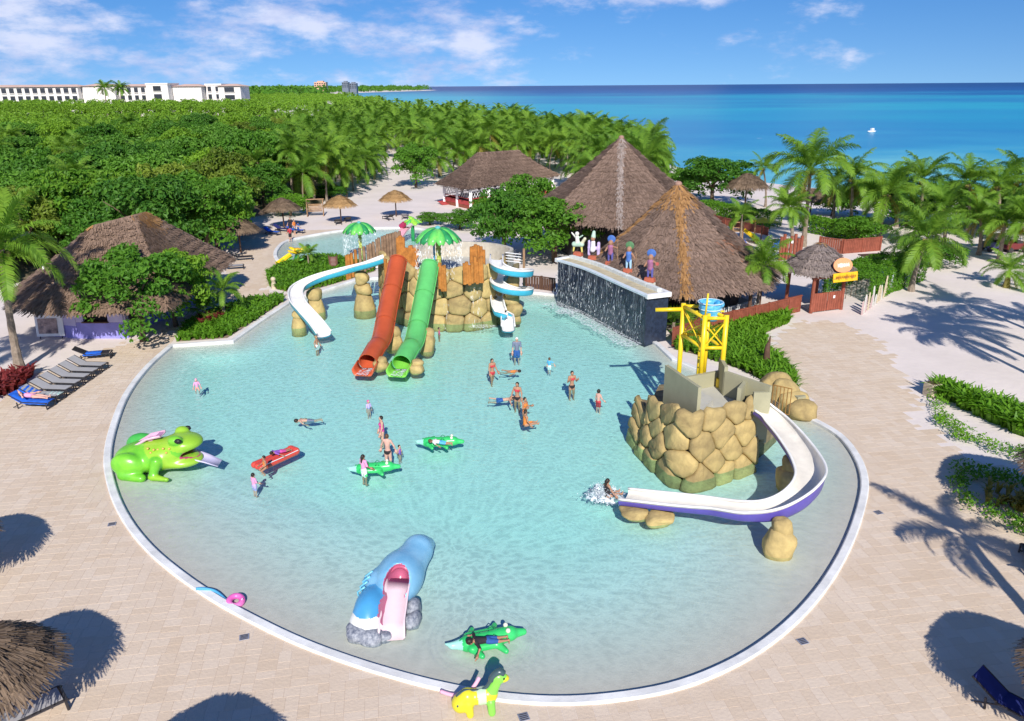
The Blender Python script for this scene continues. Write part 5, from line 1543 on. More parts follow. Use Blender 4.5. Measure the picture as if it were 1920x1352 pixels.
# carved figures on the wall
def statue(label, loc, cols, pose, seed, h=1.15):
    t = thing('painted_statue', label, 'statue', loc, -.55)
    cb = M('statue_base', (.42, .115, .065), rough=.75, var=.15)
    bevel(MB().box((0, 0, .14), (.72, .42, .30), taper=.86).build('pedestal', [cb], t), .03)
    s = SDF(); z0 = .28; k = h / 1.15
    P_ = lambda x, y, z: (x * k, y * k, z0 + z * k)
    if pose == 'horse':       # pale winged figure on a crouching animal
        s.cap(P_(-.25, 0, .42), P_(.22, 0, .45), .15 * k, .14 * k, 0).cap(P_(-.25, 0, .35), P_(-.3, 0, .03), .07 * k, .05 * k, 3).cap(P_(.2, 0, .35), P_(.24, 0, .03), .07 * k, .05 * k, 3)
        s.cap(P_(.22, 0, .5), P_(.4, 0, .78), .1 * k, .09 * k, 1).cap(P_(-.05, 0, .55), P_(-.08, 0, .85), .13 * k, .10 * k, 2).ell(P_(-.08, -.02, 1.02), (.12 * k, .12 * k, .13 * k), 2)
        s.cap(P_(-.15, 0, .8), P_(-.42, 0, 1.05), .06 * k, .04 * k, 2).cap(P_(.02, 0, .8), P_(.25, 0, .95), .05 * k, .04 * k, 0)
    elif pose == 'throne':
        s.cap(P_(-.28, .1, .05), P_(-.28, .1, .75), .09 * k, t=0).cap(P_(.28, .1, .05), P_(.28, .1, .7), .09 * k, t=0).cap(P_(-.28, .1, .42), P_(.28, .1, .42), .1 * k, t=0)
        s.cap(P_(0, -.05, .35), P_(0, -.02, .75), .15 * k, .12 * k, 1).ell(P_(0, -.05, .95), (.12 * k, .12 * k, .13 * k), 2).cap(P_(0, 0, 1.05), P_(0, .05, 1.3), .13 * k, .09 * k, 3)
    else:
        s.cap(P_(-.09, 0, .42), P_(-.10, 0, .04), .075 * k, .05 * k, 3).cap(P_(.09, 0, .42), P_(.11, 0, .04), .075 * k, .05 * k, 3)
        s.cap(P_(0, 0, .46), P_(0, 0, .78), .13 * k, .15 * k, 0).cap(P_(-.15, 0, .8), P_(-.28, -.06, .55), .055 * k, .045 * k, 2)
        ex = {'spear': P_(.42, -.1, .78), 'bow': P_(.38, -.16, .62), 'arms': P_(.40, -.1, .74)}[pose]
        s.cap(P_(.15, 0, .8), ex, .055 * k, .045 * k, 2)
        s.ell(P_(0, -.02, 1.0), (.125 * k, .125 * k, .14 * k), 2).ell(P_(0, .07, 1.18), (.24 * k, .06 * k, .22 * k), 1)
    V, F = s.mesh(.035, .05); tg = s.tags(V, F)
    put('figure', npmesh('figure', V, F, cols, tg, True), t)
    if pose in ('spear', 'bow'):
        m_ = MB()
        if pose == 'spear': m_.tube([P_(.44, -.1, .1), P_(.44, -.1, 1.25)], .02, 5)
        else: m_.tube([P_(.4 + .08 * math.cos(a), -.18, .6 + .36 * math.sin(a)) for a in np.linspace(-1.5, 1.5, 7)], .02, 5)
        m_.build('weapon', [WOOD_L], t)
    if pose == 'arms': MB().tube([P_(.40, -.13, .74), P_(.40, -.17, .74)], .12, 10).build('shield', [M('statue_red', (.5, .12, .10))], t)
    return t
C1 = [M('statue_mint', (.42, .58, .46), var=.2), M('statue_cream', (.62, .60, .42), var=.15), M('statue_pale', (.66, .66, .58), var=.2), M('statue_yellow', (.62, .55, .15), var=.2)]
C2 = [M('statue_lilac', (.52, .42, .66), var=.15), M('statue_white', (.7, .68, .72), var=.1), M('statue_skin', (.36, .19, .12), var=.15), M('statue_mint', (.42, .58, .46))]
C3 = [M('statue_plum', (.30, .12, .22), var=.2), M('statue_blue', (.07, .16, .45), var=.2), M('statue_skin', (.36, .19, .12)), M('statue_navy', (.10, .10, .32), var=.2)]
C4 = [M('statue_blue', (.07, .16, .45)), M('statue_green', (.10, .22, .10), var=.3), M('statue_skin', (.36, .19, .12)), M('statue_sky', (.35, .55, .7), var=.15)]
for f, cols, pose, lb in ((.06, C1, 'horse', 'mint green winged statue at the left end of the waterfall wall'), (.27, C2, 'throne', 'lilac throned statue, second from the left on the waterfall wall'),
                          (.46, C3, 'spear', 'plum and blue warrior statue in the middle of the waterfall wall'), (.66, C4, 'bow', 'statue with dark green headdress and bow on the waterfall wall'), (.85, C3, 'arms', 'purple warrior statue with round shield at the right end of the waterfall wall')):
    L_ = wf_off(1.12); q = L_[int(f * (len(L_) - 1))] + wf_o
    statue(lb, (q.x, q.y, wf_h + .25), cols, pose, 1, 1.55)
    MB().box((q.x, q.y, (wf_h + .24) / 2), (.7, .5, wf_h + .24)).build('statue_plinth', [CONC], wf).matrix_parent_inverse = Matrix.Translation(-wf_o)

# ---- cyclopean stone facing
def voronoi_cells(w, h, nx, ny, rn):
    seeds = []
    for j in range(ny):
        for i in range(nx):
            seeds.append(((i + .5 + (.5 if j % 2 else 0) * .9 + rn.uniform(-.3, .3)) / nx * w, (j + .5 + rn.uniform(-.24, .24)) / ny * h))
    out = []
    for a in seeds:
        poly = [(0, 0), (w, 0), (w, h), (0, h)]
        for b in seeds:
            if a is b: continue
            mx, my = (a[0] + b[0]) / 2, (a[1] + b[1]) / 2; nx_, ny_ = b[0] - a[0], b[1] - a[1]
            new = []
            for k in range(len(poly)):
                p, q = poly[k], poly[(k + 1) % len(poly)]
                dp, dq = (p[0] - mx) * nx_ + (p[1] - my) * ny_, (q[0] - mx) * nx_ + (q[1] - my) * ny_
                if dp <= 0: new.append(p)
                if dp * dq < 0: f = dp / (dp - dq); new.append((p[0] + (q[0] - p[0]) * f, p[1] + (q[1] - p[1]) * f))
            poly = new
            if len(poly) < 3: break
        if len(poly) >= 3: out.append(poly)
    return out
def rock_facing(t, path, z0, z1, cell, bulge, seed, mats=None, batter=0.0):
    """irregular rounded stones fitted together along a wall line; path runs with the outside on its right; z1 may be a function of s/L"""
    rn = random.Random(seed); path = [Vector(p) for p in path]
    cum = [0]
    for a, b in zip(path[:-1], path[1:]): cum.append(cum[-1] + (b - a).length)
    L = cum[-1]; zt = z1 if callable(z1) else (lambda s: z1)
    def loc(s, v, out):
        s = min(max(s, 0), L); i = 0
        while i < len(path) - 2 and cum[i + 1] < s: i += 1
        f = (s - cum[i]) / max(cum[i + 1] - cum[i], 1e-6); p = path[i].lerp(path[i + 1], f)
        def nm(j): d = (path[min(j + 1, len(path) - 1)] - path[max(j - 1, 0)]).normalized(); return Vector((d.y, -d.x, 0))
        n = nm(i).lerp(nm(i + 1), f).normalized()
        z = z0 + (zt(s / L) - z0) * v; q = p + n * (out + batter * (1 - v)); return (q.x, q.y, z)
    H_ = max(zt(i / 10) for i in range(11)) - z0
    for poly in voronoi_cells(L, H_, max(2, round(L / cell)), max(2, round(H_ / (cell * .8))), rn):
        poly = [(p[0], p[1] / H_) for p in poly]      # round the corners, then dome
        pr = []
        m = len(poly)
        for k in range(m):
            p, q = poly[k], poly[(k + 1) % m]
            pr.append((p[0] * .86 + q[0] * .14, p[1] * .86 + q[1] * .14)); pr.append((p[0] * .5 + q[0] * .5, p[1] * .5 + q[1] * .5)); pr.append((p[0] * .14 + q[0] * .86, p[1] * .14 + q[1] * .86))
        cx, cy_ = sum(p[0] for p in pr) / len(pr), sum(p[1] for p in pr) / len(pr); n = len(pr)
        bl_ = bulge * rn.uniform(.6, 1.25); vs = []
        for sc, ou in ((.995, -.06), (.985, .30 * bl_), (.90, .80 * bl_), (.66, 1.0 * bl_), (.25, 1.05 * bl_)):
            for p in pr: vs.append(loc(cx + (p[0] - cx) * sc, cy_ + (p[1] - cy_) * sc, ou * rn.uniform(.93, 1.07)))
        vs.append(loc(cx, cy_, 1.04 * bl_))
        fs = [(r * n + k, r * n + (k + 1) % n, (r + 1) * n + (k + 1) % n, (r + 1) * n + k) for r in range(4) for k in range(n)] + [(4 * n + k, 4 * n + (k + 1) % n, 5 * n) for k in range(n)]
        c = Vector(vs[-1]); m_ = MB().add([Vector(v) - c for v in vs], fs); m_.build('stone', [ROCK], t, True, loc=c)
def boulder(name, parent, loc, r, seed, mat=None):
    rn = np.random.default_rng(seed)
    bm = bmesh.new(); bmesh.ops.create_icosphere(bm, subdivisions=3, radius=1.0)
    ph = rn.uniform(0, 6, 6)
    for v in bm.verts:
        p = v.co; f = 1 + .13 * math.sin(2.3 * p.x + ph[0]) * math.cos(2.1 * p.y + ph[1]) + .09 * math.sin(4.1 * p.z + ph[2] + 2 * p.x) + .05 * math.sin(7 * p.y + ph[3])
        q = Vector((math.copysign(abs(p.x) ** .8, p.x), math.copysign(abs(p.y) ** .8, p.y), math.copysign(abs(p.z) ** .8, p.z))) * f
        v.co = Vector((q.x * r[0], q.y * r[1], q.z * r[2]))
    me = bpy.data.meshes.new(name); bm.to_mesh(me); bm.free(); me.materials.append(mat or ROCK)
    me.polygons.foreach_set('use_smooth', np.ones(len(me.polygons), bool))
    return put(name, me, parent, loc)

# ---- main slide tower
TW = Vector((-5.0, 54.5, 0))
TOPZ = 3.9
def main_tower():
    t = thing('rock_slide_tower', 'ochre rock tower with log palisade and walled platform in the pool', 'tower', TW)
    foot = [Vector((p.x, p.y, 0)) - TW for p in pts([(718, 566), (738, 585), (780, 600), (830, 606), (882, 605), (925, 595), (948, 578)])]
    foot = [p + Vector((0, .35, 0)) for p in foot]
    path = catmull(foot, 5)
    back = [Vector((5.6, 3.0, 0)), Vector((3.6, 5.4, 0)), Vector((-1.0, 6.2, 0)), Vector((-3.8, 4.8, 0)), Vector((-4.6, 3.2, 0))]
    poly = [(p.x, p.y) for p in path] + [(p.x, p.y) for p in back]
    MB().prism(poly, -.65, TOPZ - .9).build('rock_core', [ROCK_D], t)
    zt = lambda f: TOPZ + .12 * math.sin(f * 20) - (.35 if .36 < f < .5 else 0)
    rock_facing(t, path, -.65, zt, 1.35, .27, 3, batter=.25)
    MB().prism([(p[0] * .985, p[1] * .985) for p in poly], TOPZ - .897, TOPZ - .85).build('platform', [CONC], t)
    # curved parapet at the back
    pb = catmull([Vector((4.6, .6, 0)), Vector((5.0, 2.6, 0)), Vector((3.4, 4.6, 0)), Vector((.6, 5.4, 0)), Vector((-1.6, 4.6, 0)), Vector((-2.6, 3.2, 0))], 5)
    vs, fs = sweep([p + Vector((0, 0, TOPZ - .86)) for p in pb], [(-.13, 0), (-.13, 1.15), (.13, 1.15), (.13, 0)]); MB().add(vs, fs).build('parapet', [M('parapet_plaster', (.50, .46, .38), var=.15)], t)
    # rails by the spiral stair
    for k in range(4): MB().tube([(4.6, .4, TOPZ - .2 + k * .2), (5.7, .2, TOPZ - .3 + k * .2)], .03, 5).build('rail', [WHITE_PAINT], t)
    MB().tube([(5.9, .3, 1.2), (5.9, .3, TOPZ + .7)], .09, 7).build('rail_post', [WOOD_L], t)
    # log palisade: back row curving down to the left, front groups
    rn = random.Random(8)
    def log(p, h, mat, r=.13): MB().tube([(p.x, p.y, p.z), (p.x + rn.uniform(-.04, .04), p.y, p.z + h)], [r, r * .92], 8).build('log', [mat], t)
    pl = catmull([Vector(atY(650, 500, 58.6)) - TW, Vector(atY(690, 481, 58.2)) - TW, Vector(atY(722, 463, 57.6)) - TW, Vector(atY(750, 458, 57.0)) - TW], 6)
    for i, p in enumerate(pl):
        zb = max(0, p.z - 1.0); log(Vector((p.x, p.y, zb)), p.z + .85 - zb + .12 * rn.random(), LOG_O if i < 4 else LOG_B, .125)
    for cx_, n, h0, h1, mat in ((745, 4, 3.2, 5.3, LOG_O), (760, 4, 3.0, 4.6, LOG_O), (774, 3, 3.1, 4.5, LOG_O)):
        for k in range(n): p = atY(cx_ + k * 3.6, 460, 56.0) - TW; log(Vector((p.x, p.y, h0)), h1 - h0 + rn.uniform(-.15, .1), mat)
    for cx_, n, z0, z1, y in ((724, 5, .9, 4.4, 52.6), (824, 3, 2.6, 4.5, 51.0), (871, 4, 3.1, 4.6, 50.9), (890, 4, 3.1, 4.8, 51.2), (884, 3, 3.9, 5.2, 53.0), (898, 3, 3.9, 5.1, 53.4)):
        for k in range(n): p = atY(cx_ + k * 4.6, 500, y) - TW; log(Vector((p.x, p.y - .1, z0 + rn.uniform(-.15, .1))), z1 - z0 + rn.uniform(-.2, .12), LOG_O)
    # trickling water over the rock face
    m_ = MB()
    for (px, w, z0) in ((836, .35, 1.9), (892, .8, 3.0)):
        p = atY(px, 540, 50.2) - TW; vs = []
        for r in range(7):
            f = r / 6
            for c in range(4): vs.append((p.x + (c / 3 - .5) * w * (1 + f * .4), p.y - .15 - .45 * f + .05 * math.sin(c * 2), z0 * (1 - f) - .02))
        m_.add(vs, [(r * 4 + c, r * 4 + c + 1, (r + 1) * 4 + c + 1, (r + 1) * 4 + c) for r in range(6) for c in range(3)])
    m_.build('trickle', [FALL], t)
    f_ = MB(); p = at(905, 612) - TW; vs = [(p.x + math.cos(a) * 1.0, p.y + math.sin(a) * .45, WZ + .03) for a in np.linspace(0, 6.2, 14)]; f_.add(vs, [tuple(range(14))]); tag(f_.build('foam', [FOAM], t), kind='stuff')
    return t
main_tower()

# ---- green plastic palm showers
PALM_G = M('shower_green', (.05, .46, .10), col2=(.22, .66, .12), scale=1.5, rough=.3, spec=.5); PALM_G2 = M('shower_green_dark', (.03, .28, .09), rough=.3, var=.2)
TRUNK_Y = M('shower_trunk', (.30, .42, .06), col2=(.60, .56, .16), scale=3, rough=.4); BLUE_PIPE = M('blue_pipe', (.05, .30, .50), rough=.4)
def palm_shower(label, base, h, r, seed, pool_z=0.0, twin=False):
    rn = random.Random(seed); t = thing('palm_shower', label, 'water feature', base)
    prof = []
    n = 9
    for i in range(n):
        z0 = h * i / n; prof += [(.15, z0), (.20, z0 + h / n * .8)]
    MB().lathe([(0.2, -.1)] + prof + [(.1, h)], seg=10).build('trunk', [TRUNK_Y], t)
    if twin: MB().tube([(-.35, .1, 0), (-.3, .1, h * .9)], .07, 7).build('pipe', [BLUE_PIPE], t)
    for k in range(14):
        a = k * 2 * PI / 14; d = Vector((math.cos(a), math.sin(a), 0)); s = Vector((-d.y, d.x, 0)); vs = []
        m_ = MB(); rows = 6
        for i in range(rows + 1):
            f = i / rows; p = d * r * f + Vector((0, 0, h + .25 - .95 * f ** 2.2 * r / 1.9 + .12 * math.sin(PI * f))); w = .235 * r * (.25 + .95 * f) * (1 if f < .8 else (1 - (f - .8) * 3.2)) 
            vs += [p - s * w - Vector((0, 0, .05)), p + Vector((0, 0, .05)), p + s * w - Vector((0, 0, .05))]
        m_.add(vs, [(i * 3 + c, i * 3 + c + 1, i * 3 + c + 4, i * 3 + c + 3) for i in range(rows) for c in range(2)])
        o = m_.build('leaf', [PALM_G if k % 3 else PALM_G2], t, True); so = o.modifiers.new('thick', 'SOLIDIFY'); so.thickness = .03
    MB().ball((0, 0, h + .32), (.22, .22, .2), 9, 6).build('cap', [M('cap_teal', (.10, .40, .42))], t, True)
    dr = MB()
    for _ in range(520):
        a = rn.uniform(0, 6.28); rr = r * rn.uniform(.86, 1.04); f = rn.random(); x, y, z = rr * math.cos(a), rr * math.sin(a), h - .6 - f * (h - .6 - pool_z)
        s = rn.uniform(.006, .016); l = rn.uniform(.04, .16)
        dr.add([(x - s, y, z), (x, y - s, z - l), (x + s, y, z), (x, y + s, z + l)], [(0, 1, 2, 3)])
    tag(dr.build('water_drops', [DROPS], t), kind='stuff')
    return t
pb = atY(823, 490, 53.0)
palm_shower('large green plastic palm shower standing on the rock tower', (pb.x, 53.0, TOPZ - .85), 3.0, 1.58, 1, twin=True)
g = at(677, 476); palm_shower('smaller green plastic palm shower in the wading pool', (g.x, g.y, -.4), 3.1, 1.62, 2)
# wading pool slide with leaf top, flower slide
g = at(757, 447); t = thing('toddler_slide', 'small pink slide under a round bunch of green leaves in the wading pool', 'slide', (g.x, g.y, 0))
vs, fs = sweep([(.5, .9, 1.1), (.1, .1, .8), (-.3, -.9, .25), (-.45, -1.5, 0)], [(-.42, .25), (-.38, 0), (.38, 0), (.42, .25)]); MB().add(vs, fs).build('chute', [M('pink_plastic', (.72, .36, .44), **GLOSS)], t)
MB().tube([(-.35, .7, 1.15), (.1, .5, 1.5)], .3, 9).build('tunnel', [M('crimson_plastic', (.45, .03, .11), **GLOSS)], t)
MB().tube([(.9, .9, -.4), (.9, .9, 1.2)], .2, 8).build('post', [PALM_G2], t)
for k in range(11):
    a = k * 2.4; q = math.sqrt(k / 11) * .85; m_ = MB(); m_.ball((0, 0, 0), (.48, .3, .12), 9, 5)
    m_.build('leaf', [PALM_G if k % 2 else M('leaf_lime', (.30, .62, .06), **GLOSS)], t, True, loc=(.9 + q * math.cos(a), .9 + q * math.sin(a), 1.55 + .45 * (1 - q)), rot=(rnd.uniform(-.4, .4), .5, a))
g = at(556, 492); t = thing('flower_slide', 'yellow flower and green leaf play figure beside the wading pool', 'play figure', (g.x, g.y, 0))
YEL = M('petal_yellow', (.80, .58, .02), **GLOSS)
MB().tube([(0, 0, -.1), (.1, .1, .7)], [.35, .2], 9).build('stem', [PALM_G2], t)
for k in range(9):
    a = k * 2 * PI / 9; MB().ball((0, 0, 0), (.48, .26, .12), 9, 5).build('petal', [YEL], t, True, loc=(.15 + .5 * math.cos(a), .2 + .5 * math.sin(a), 1.05 + .15 * math.sin(k * 2)), rot=(0, -.4, a))
MB().ball((.15, .2, 1.15), (.35, .35, .2), 10, 6).build('flower_centre', [M('petal_orange', (.75, .40, .02), **GLOSS)], t, True)
for (x, y, z, a) in ((-.7, -.5, .45, .3), (.8, .7, 1.2, .8), (-.5, -.8, .25, -.4), (.6, -.6, .35, -.9)): MB().ball((0, 0, 0), (.62, .3, .08), 9, 5).build('leaf', [PALM_G], t, True, loc=(x, y, z), rot=(.2, -.3, a))
vs, fs = sweep([(-.3, -.4, .8), (-.9, -.7, .4), (-1.4, -1.2, .05)], [(-.35, .2), (-.32, 0), (.32, 0), (.35, .2)]); MB().add(vs, fs).build('chute', [YEL], t)

# ---- tube slides
def tube_slide(label, mat, ctrl, r, seed, inner):
    path = catmull(ctrl, 7); o = Vector((path[-1].x, path[-1].y, 0)); path = [p - o for p in path]
    t = thing('tube_slide', label, 'slide', o)
    n = 20; circ = lambda rr: [(rr * math.cos(2 * PI * k / n), rr * math.sin(2 * PI * k / n)) for k in range(n)]
    vs, fs = sweep(path, circ(r), closed_prof=True); vi, fi = sweep(path, circ(r - .05), closed_prof=True)
    mb = MB(); mb.add(vs, [f[::-1] for f in fs], 0); mb.add(vi, fi, 1)
    m = len(path); a0 = (m - 1) * n; b = len(vs)
    mb.add([vs[a0 + k] for k in range(n)] + [vi[a0 + k] for k in range(n)], [(k, (k + 1) % n, n + (k + 1) % n, n + k) for k in range(n)], 0)
    mb.build('tube', [mat, inner], t, True)
    tot = len(path)
    for f in (.02, .26, .50, .74):
        i = int(f * (tot - 1)); d = (path[min(i + 1, tot - 1)] - path[max(i - 1, 0)]).normalized(); c = path[i]
        MB().tube([c - d * .05, c + d * .05], r + .055, 22, cap=False).build('flange', [mat], t, True)
        for sgn in (-1, 1): pass
    sd = MB()
    for sgn in (-1, 1):   # lengthwise seams
        vv, ff = sweep(path, [(sgn * (r + .005), -.04), (sgn * (r + .05), -.04), (sgn * (r + .05), .04), (sgn * (r + .005), .04)], closed_prof=True); MB().add(vv, ff).build('seam', [mat], t)
    # open trough at the end
    d = (path[-1] - path[-2]).normalized(); d.z = 0; d.normalize(); e = path[-1]
    tp = [e + d * s * .35 + Vector((0, 0, -.03 * s)) for s in range(4)]
    def prof(f):
        hh = .75 * (1 - f) ** .8
        out = []
        for k in range(13):
            a = PI + PI * k / 12; out.append((r * math.cos(a), r * max(-.62, math.sin(a)) + 0))
        return [(-r, hh * r * .3)] + out + [(r, hh * r * .3)]
    vv, ff = sweep(tp, prof); ob = MB().add(vv, ff).build('exit_trough', [inner], t, True); so = ob.modifiers.new('s', 'SOLIDIFY'); so.thickness = .05
    vw = [e + d * (.1 + .3 * k) + Vector((0, 0, -r * .55)) + s * Vector((-d.y, d.x, 0)) * r * .6 for k in range(5) for s in (-1, 0, 1)]
    MB().add(vw, [(k * 3 + c, k * 3 + c + 1, k * 3 + c + 4, k * 3 + c + 3) for k in range(4) for c in range(2)]).build('outflow', [FOAM], t)
    return t
red_c = [atY(746, 490, 51.3), atY(738, 530, 49.8), atY(727, 580, 47.9), atY(716, 635, 45.4), atY(703, 668, 43.8), atY(691, 690, 42.6)]
grn_c = [atY(806, 498, 51.0), atY(798, 540, 49.4), atY(788, 590, 47.4), atY(777, 640, 45.1), atY(766, 670, 43.7), atY(754, 692, 42.4)]
for c in (red_c, grn_c): c[-1].z = max(c[-1].z, .42); c[-2].z = max(c[-2].z, .72)
tube_slide('orange-red closed tube slide running down from the rock tower', S_RED, red_c, .58, 1, M('slide_red_in', (.62, .12, .05), **GLOSS))
tube_slide('bright green closed tube slide running down from the rock tower', S_GREEN, grn_c, .58, 2, M('slide_green_in', (.22, .62, .08), **GLOSS))
for i, (px, w, h, lb) in enumerate((((738, 652), .55, 1.3, 'ochre rock prop between the two tube slides, upper one'), ((800, 655), .55, 1.2, 'ochre rock prop right of the green tube slide, upper one'), ((714, 690), .45, .6, 'low rock beside the mouth of the red tube slide'), ((780, 696), .45, .6, 'low rock beside the mouth of the green tube slide'))):
    g = at(*px); t = thing('rock_prop', lb, 'rock', (g.x, g.y, 0)); boulder('stone', t, (0, 0, .25 * h), (w, w * .9, h * .55), 20 + i); boulder('stone', t, (.05, .1, .75 * h), (w * .75, w * .7, h * .4), 30 + i)

# ---- open chutes
def chute(label, ctrl, w, wall, out_wall, inside_mat, outside_mat, n=7, bank=0.0, name='open_slide', rim=None):
    path = catmull(ctrl, n); o = Vector((path[-1].x, path[-1].y, 0)); path = [p - o for p in path]
    t = thing(name, label, 'slide', o); m = len(path); ups = []
    for i in range(m):
        a, b, c = path[max(i - 2, 0)], path[i], path[min(i + 2, m - 1)]
        k = ((b - a).normalized().cross((c - b).normalized())).z if 1 < i < m - 2 else 0
        d = (c - a).normalized(); side = Vector((d.y, -d.x, 0)); ups.append((Vector((0, 0, 1)) - side * (k * bank)).normalized())
    def prof(f):
        L_, R_ = (wall(f) if callable(wall) else wall), (out_wall(f) if callable(out_wall) else out_wall)
        return [(-w, L_), (-w * .94, L_ * .35), (-w * .75, .05), (-w * .3, 0), (w * .3, 0), (w * .75, .05), (w * .94, R_ * .35), (w, R_)]
    vi, fi = sweep(path, prof, ups)
    MB().add(vi, fi).build('bed', [inside_mat], t, True)
    def prof2(f): return [(a * 1.05, b - .07) for a, b in prof(f)]
    vo, fo = sweep(path, prof2, ups); MB().add(vo, [f[::-1] for f in fo]).build('shell', [outside_mat], t, True)
    mm = len(vi) // m
    for k in (0, mm - 1): MB().tube([vi[i * mm + k] for i in range(m)], .055, 6).build('lip', [rim or inside_mat], t, True)
    return t
lc = [at(722, 490, 3.6), at(690, 501, 3.2), at(650, 512, 2.7), at(606, 524, 2.3), at(572, 538, 2.0), at(556, 552, 1.75), at(558, 572, 1.4), at(574, 592, .95), at(592, 612, .5), at(607, 632, .1)]
chute('long white and blue open slide curving down left of the rock tower', lc, .49, .38, .38, S_WHITE, S_BLUE, bank=.0)
for i, (px, sc, lb) in enumerate((((592, 583), 1.0, 'rock pillar with round head under the bend of the left slide'), ((684, 578), 1.15, 'two-headed rock pillar beside the red tube slide'), ((560, 612), .7, 'short rock pillar under the lower part of the left slide'))):
    g = at(*px); t = thing('rock_pillar', lb, 'rock', (g.x, g.y, 0)); 
    MB().lathe([(1.0 * sc * .75, -.6), (.72 * sc, -.05), (.60 * sc, .5 * sc), (.45 * sc, .95 * sc)], seg=12).build('pillar_base', [ROCK], t, True)
    boulder('stone', t, (0, 0, 1.25 * sc), (.55 * sc, .5 * sc, .45 * sc), 50 + i)
    if i == 1: boulder('stone', t, (-.05, 0, 2.0 * sc), (.46 * sc, .45 * sc, .42 * sc), 60)
# spiral
hc = atY(960, 560, 52.6); hel = []
for i in range(30):
    f = i / 29; a = PI * 1.02 + f * 2 * PI * 1.97; rr = 1.05
    hel.append(Vector((hc.x + rr * math.cos(a), 52.6 + rr * math.sin(a), 3.75 - 2.55 * f)))
hel = [Vector((hc.x - 1.05, 54.0, 3.95))] + hel + [Vector((hc.x - .85, 51.2, .75)), at(950, 600, .4), at(953, 622, .08)]
chute('white and turquoise spiral slide on the right side of the rock tower', hel, .44, .40, .42, S_WHITE, S_BLUE, n=3, name='spiral_slide')
g = at(978, 598); t = thing('rock_column', 'rock column supporting the spiral slide', 'rock', (hc.x, 52.6, 0))
for k in range(5): boulder('stone', t, (.12 * math.sin(k * 2), .1 * math.cos(k * 3), .1 + k * .65), (.62 - .04 * k, .6 - .04 * k, .5), 70 + k)

# ---- bucket tower on the right
RT = Vector((8.6, 31.6, 0))
def bucket_tower():
    t = thing('bucket_tower', 'square rock and concrete tower with walled platform on the right of the pool', 'tower', RT)
    q = lambda px, py, z: (at(px, py, z) - RT).to_2d().to_3d()
    fp = [(1192, 808), (1216, 836), (1242, 864), (1270, 893), (1298, 901), (1336, 890), (1374, 878), (1412, 864)]
    path = [Vector((p.x, p.y + .40, 0)) - RT for p in pts(fp)]
    back = [Vector((4.0, 1.8, 0)), Vector((2.3, 5.0, 0)), Vector((-1.4, 4.4, 0)), Vector((-2.2, 2.2, 0))]
    poly = [(p.x, p.y) for p in path] + [(p.x, p.y) for p in back]
    MB().prism([(x * .96, y * .96) for x, y in poly], -.65, 1.55).build('rock_core', [ROCK_D], t)
    def zt(f): return 1.55 + .3 * math.sin(f * 30) if f < .20 else (2.45 if f < .40 else 2.92) + .10 * math.sin(f * 40)
    rock_facing(t, path, -.65, zt, 1.30, .23, 12, batter=.30)
    A, B = q(1248, 764, 1.9), q(1310, 760, 2.95)
    A = (at(1250, 684, 3.75) - RT).to_2d().to_3d()
    C_, D_, E1 = q(1352, 668, 3.7), q(1446, 722, 3.5), q(1362, 690, 3.6)
    core = [A, B, q(1411, 742, 2.95), D_, E1, C_]
    MB().prism([(p.x * .985, p.y * .985) for p in core], 1.3, 2.3).build('platform', [CONC], t)
    def wall(a, b, z0, z1, th=.16, nm='concrete_wall'):
        a, b = Vector(a), Vector(b); L = (b - a).length; an = math.atan2(b.y - a.y, b.x - a.x); c = (a + b) / 2
        return MB().box((c.x, c.y, (z0 + z1) / 2), (L, th, z1 - z0), an).build(nm, [OLIVE], t)
    wall(A, B, -.6, 3.75); wall(A, C_, .4, 3.0)
    wall(C_, E1, 1.2, 3.65); wall(E1, D_, .8, 3.45); wall(D_, q(1412, 745, 2.95), 1.0, 3.2)
    G1 = E1.lerp(D_, .45); wall(G1, G1.lerp((B + D_) / 2, .6), 2.3, 3.3)
    MB().prism([tuple(B[:2]), tuple(B.lerp(A, .5)[:2]), tuple((B.lerp(A, .5) + (E1 - B) * .55)[:2]), tuple((B + (E1 - B) * .55)[:2])], 2.303, 2.62).build('tower_slab', [CONC], t)
    for k, (px, py) in enumerate(((1450, 752), (1468, 760), (1490, 768), (1505, 778))):
        g_ = at(px, py) - RT; boulder('stone', t, (g_.x, g_.y, .55 - k * .1), (.75, .7, 1.0 - .16 * k), 90 + k)
    w_ = [at(1436, 742) - RT, at(1500, 775) - RT]; wall(w_[0], w_[1], -.5, .9, .5, 'rock_wall')
    gt = MB()
    for k in range(6): gt.tube([(3.15 + k * .13, 1.0 - k * .10, 1.5), (3.15 + k * .13, 1.0 - k * .10, 2.75)], .022, 5)
    gt.tube([(3.15, 1.0, 2.75), (3.8, .5, 2.75)], .025, 5); gt.tube([(3.15, 1.0, 1.5), (3.8, .5, 1.5)], .025, 5); gt.build('bar_gate', [M('rusty_iron', (.32, .17, .05))], t)
    return t
bucket_tower()
YP = M('yellow_paint', (.80, .56, .015), rough=.35, var=.08, spec=.5)
bz = 2.65
ptsY = {'f': at(1313, 712, bz), 'l': at(1274, 684, bz), 'r': at(1352, 712, bz)}
ptsY['b'] = ptsY['l'] + ptsY['r'] - ptsY['f']
o = ptsY['f'].copy(); o.z = bz
t = thing('bucket_stand', 'yellow steel frame holding the blue tipping bucket', 'stand', o)
hh = 3.1
loc_ = {k: v - o for k, v in ptsY.items()}
for k, v in loc_.items():
    MB().tube([(v.x, v.y, -3.2 if k in 'lb' else -.36), (v.x, v.y, hh)], .115, 10).build('post', [YP], t, True)
    if k not in 'lb': MB().tube([(v.x, v.y, -.36), (v.x, v.y, .06)], .22, 10).build('foot_plate', [YP], t)
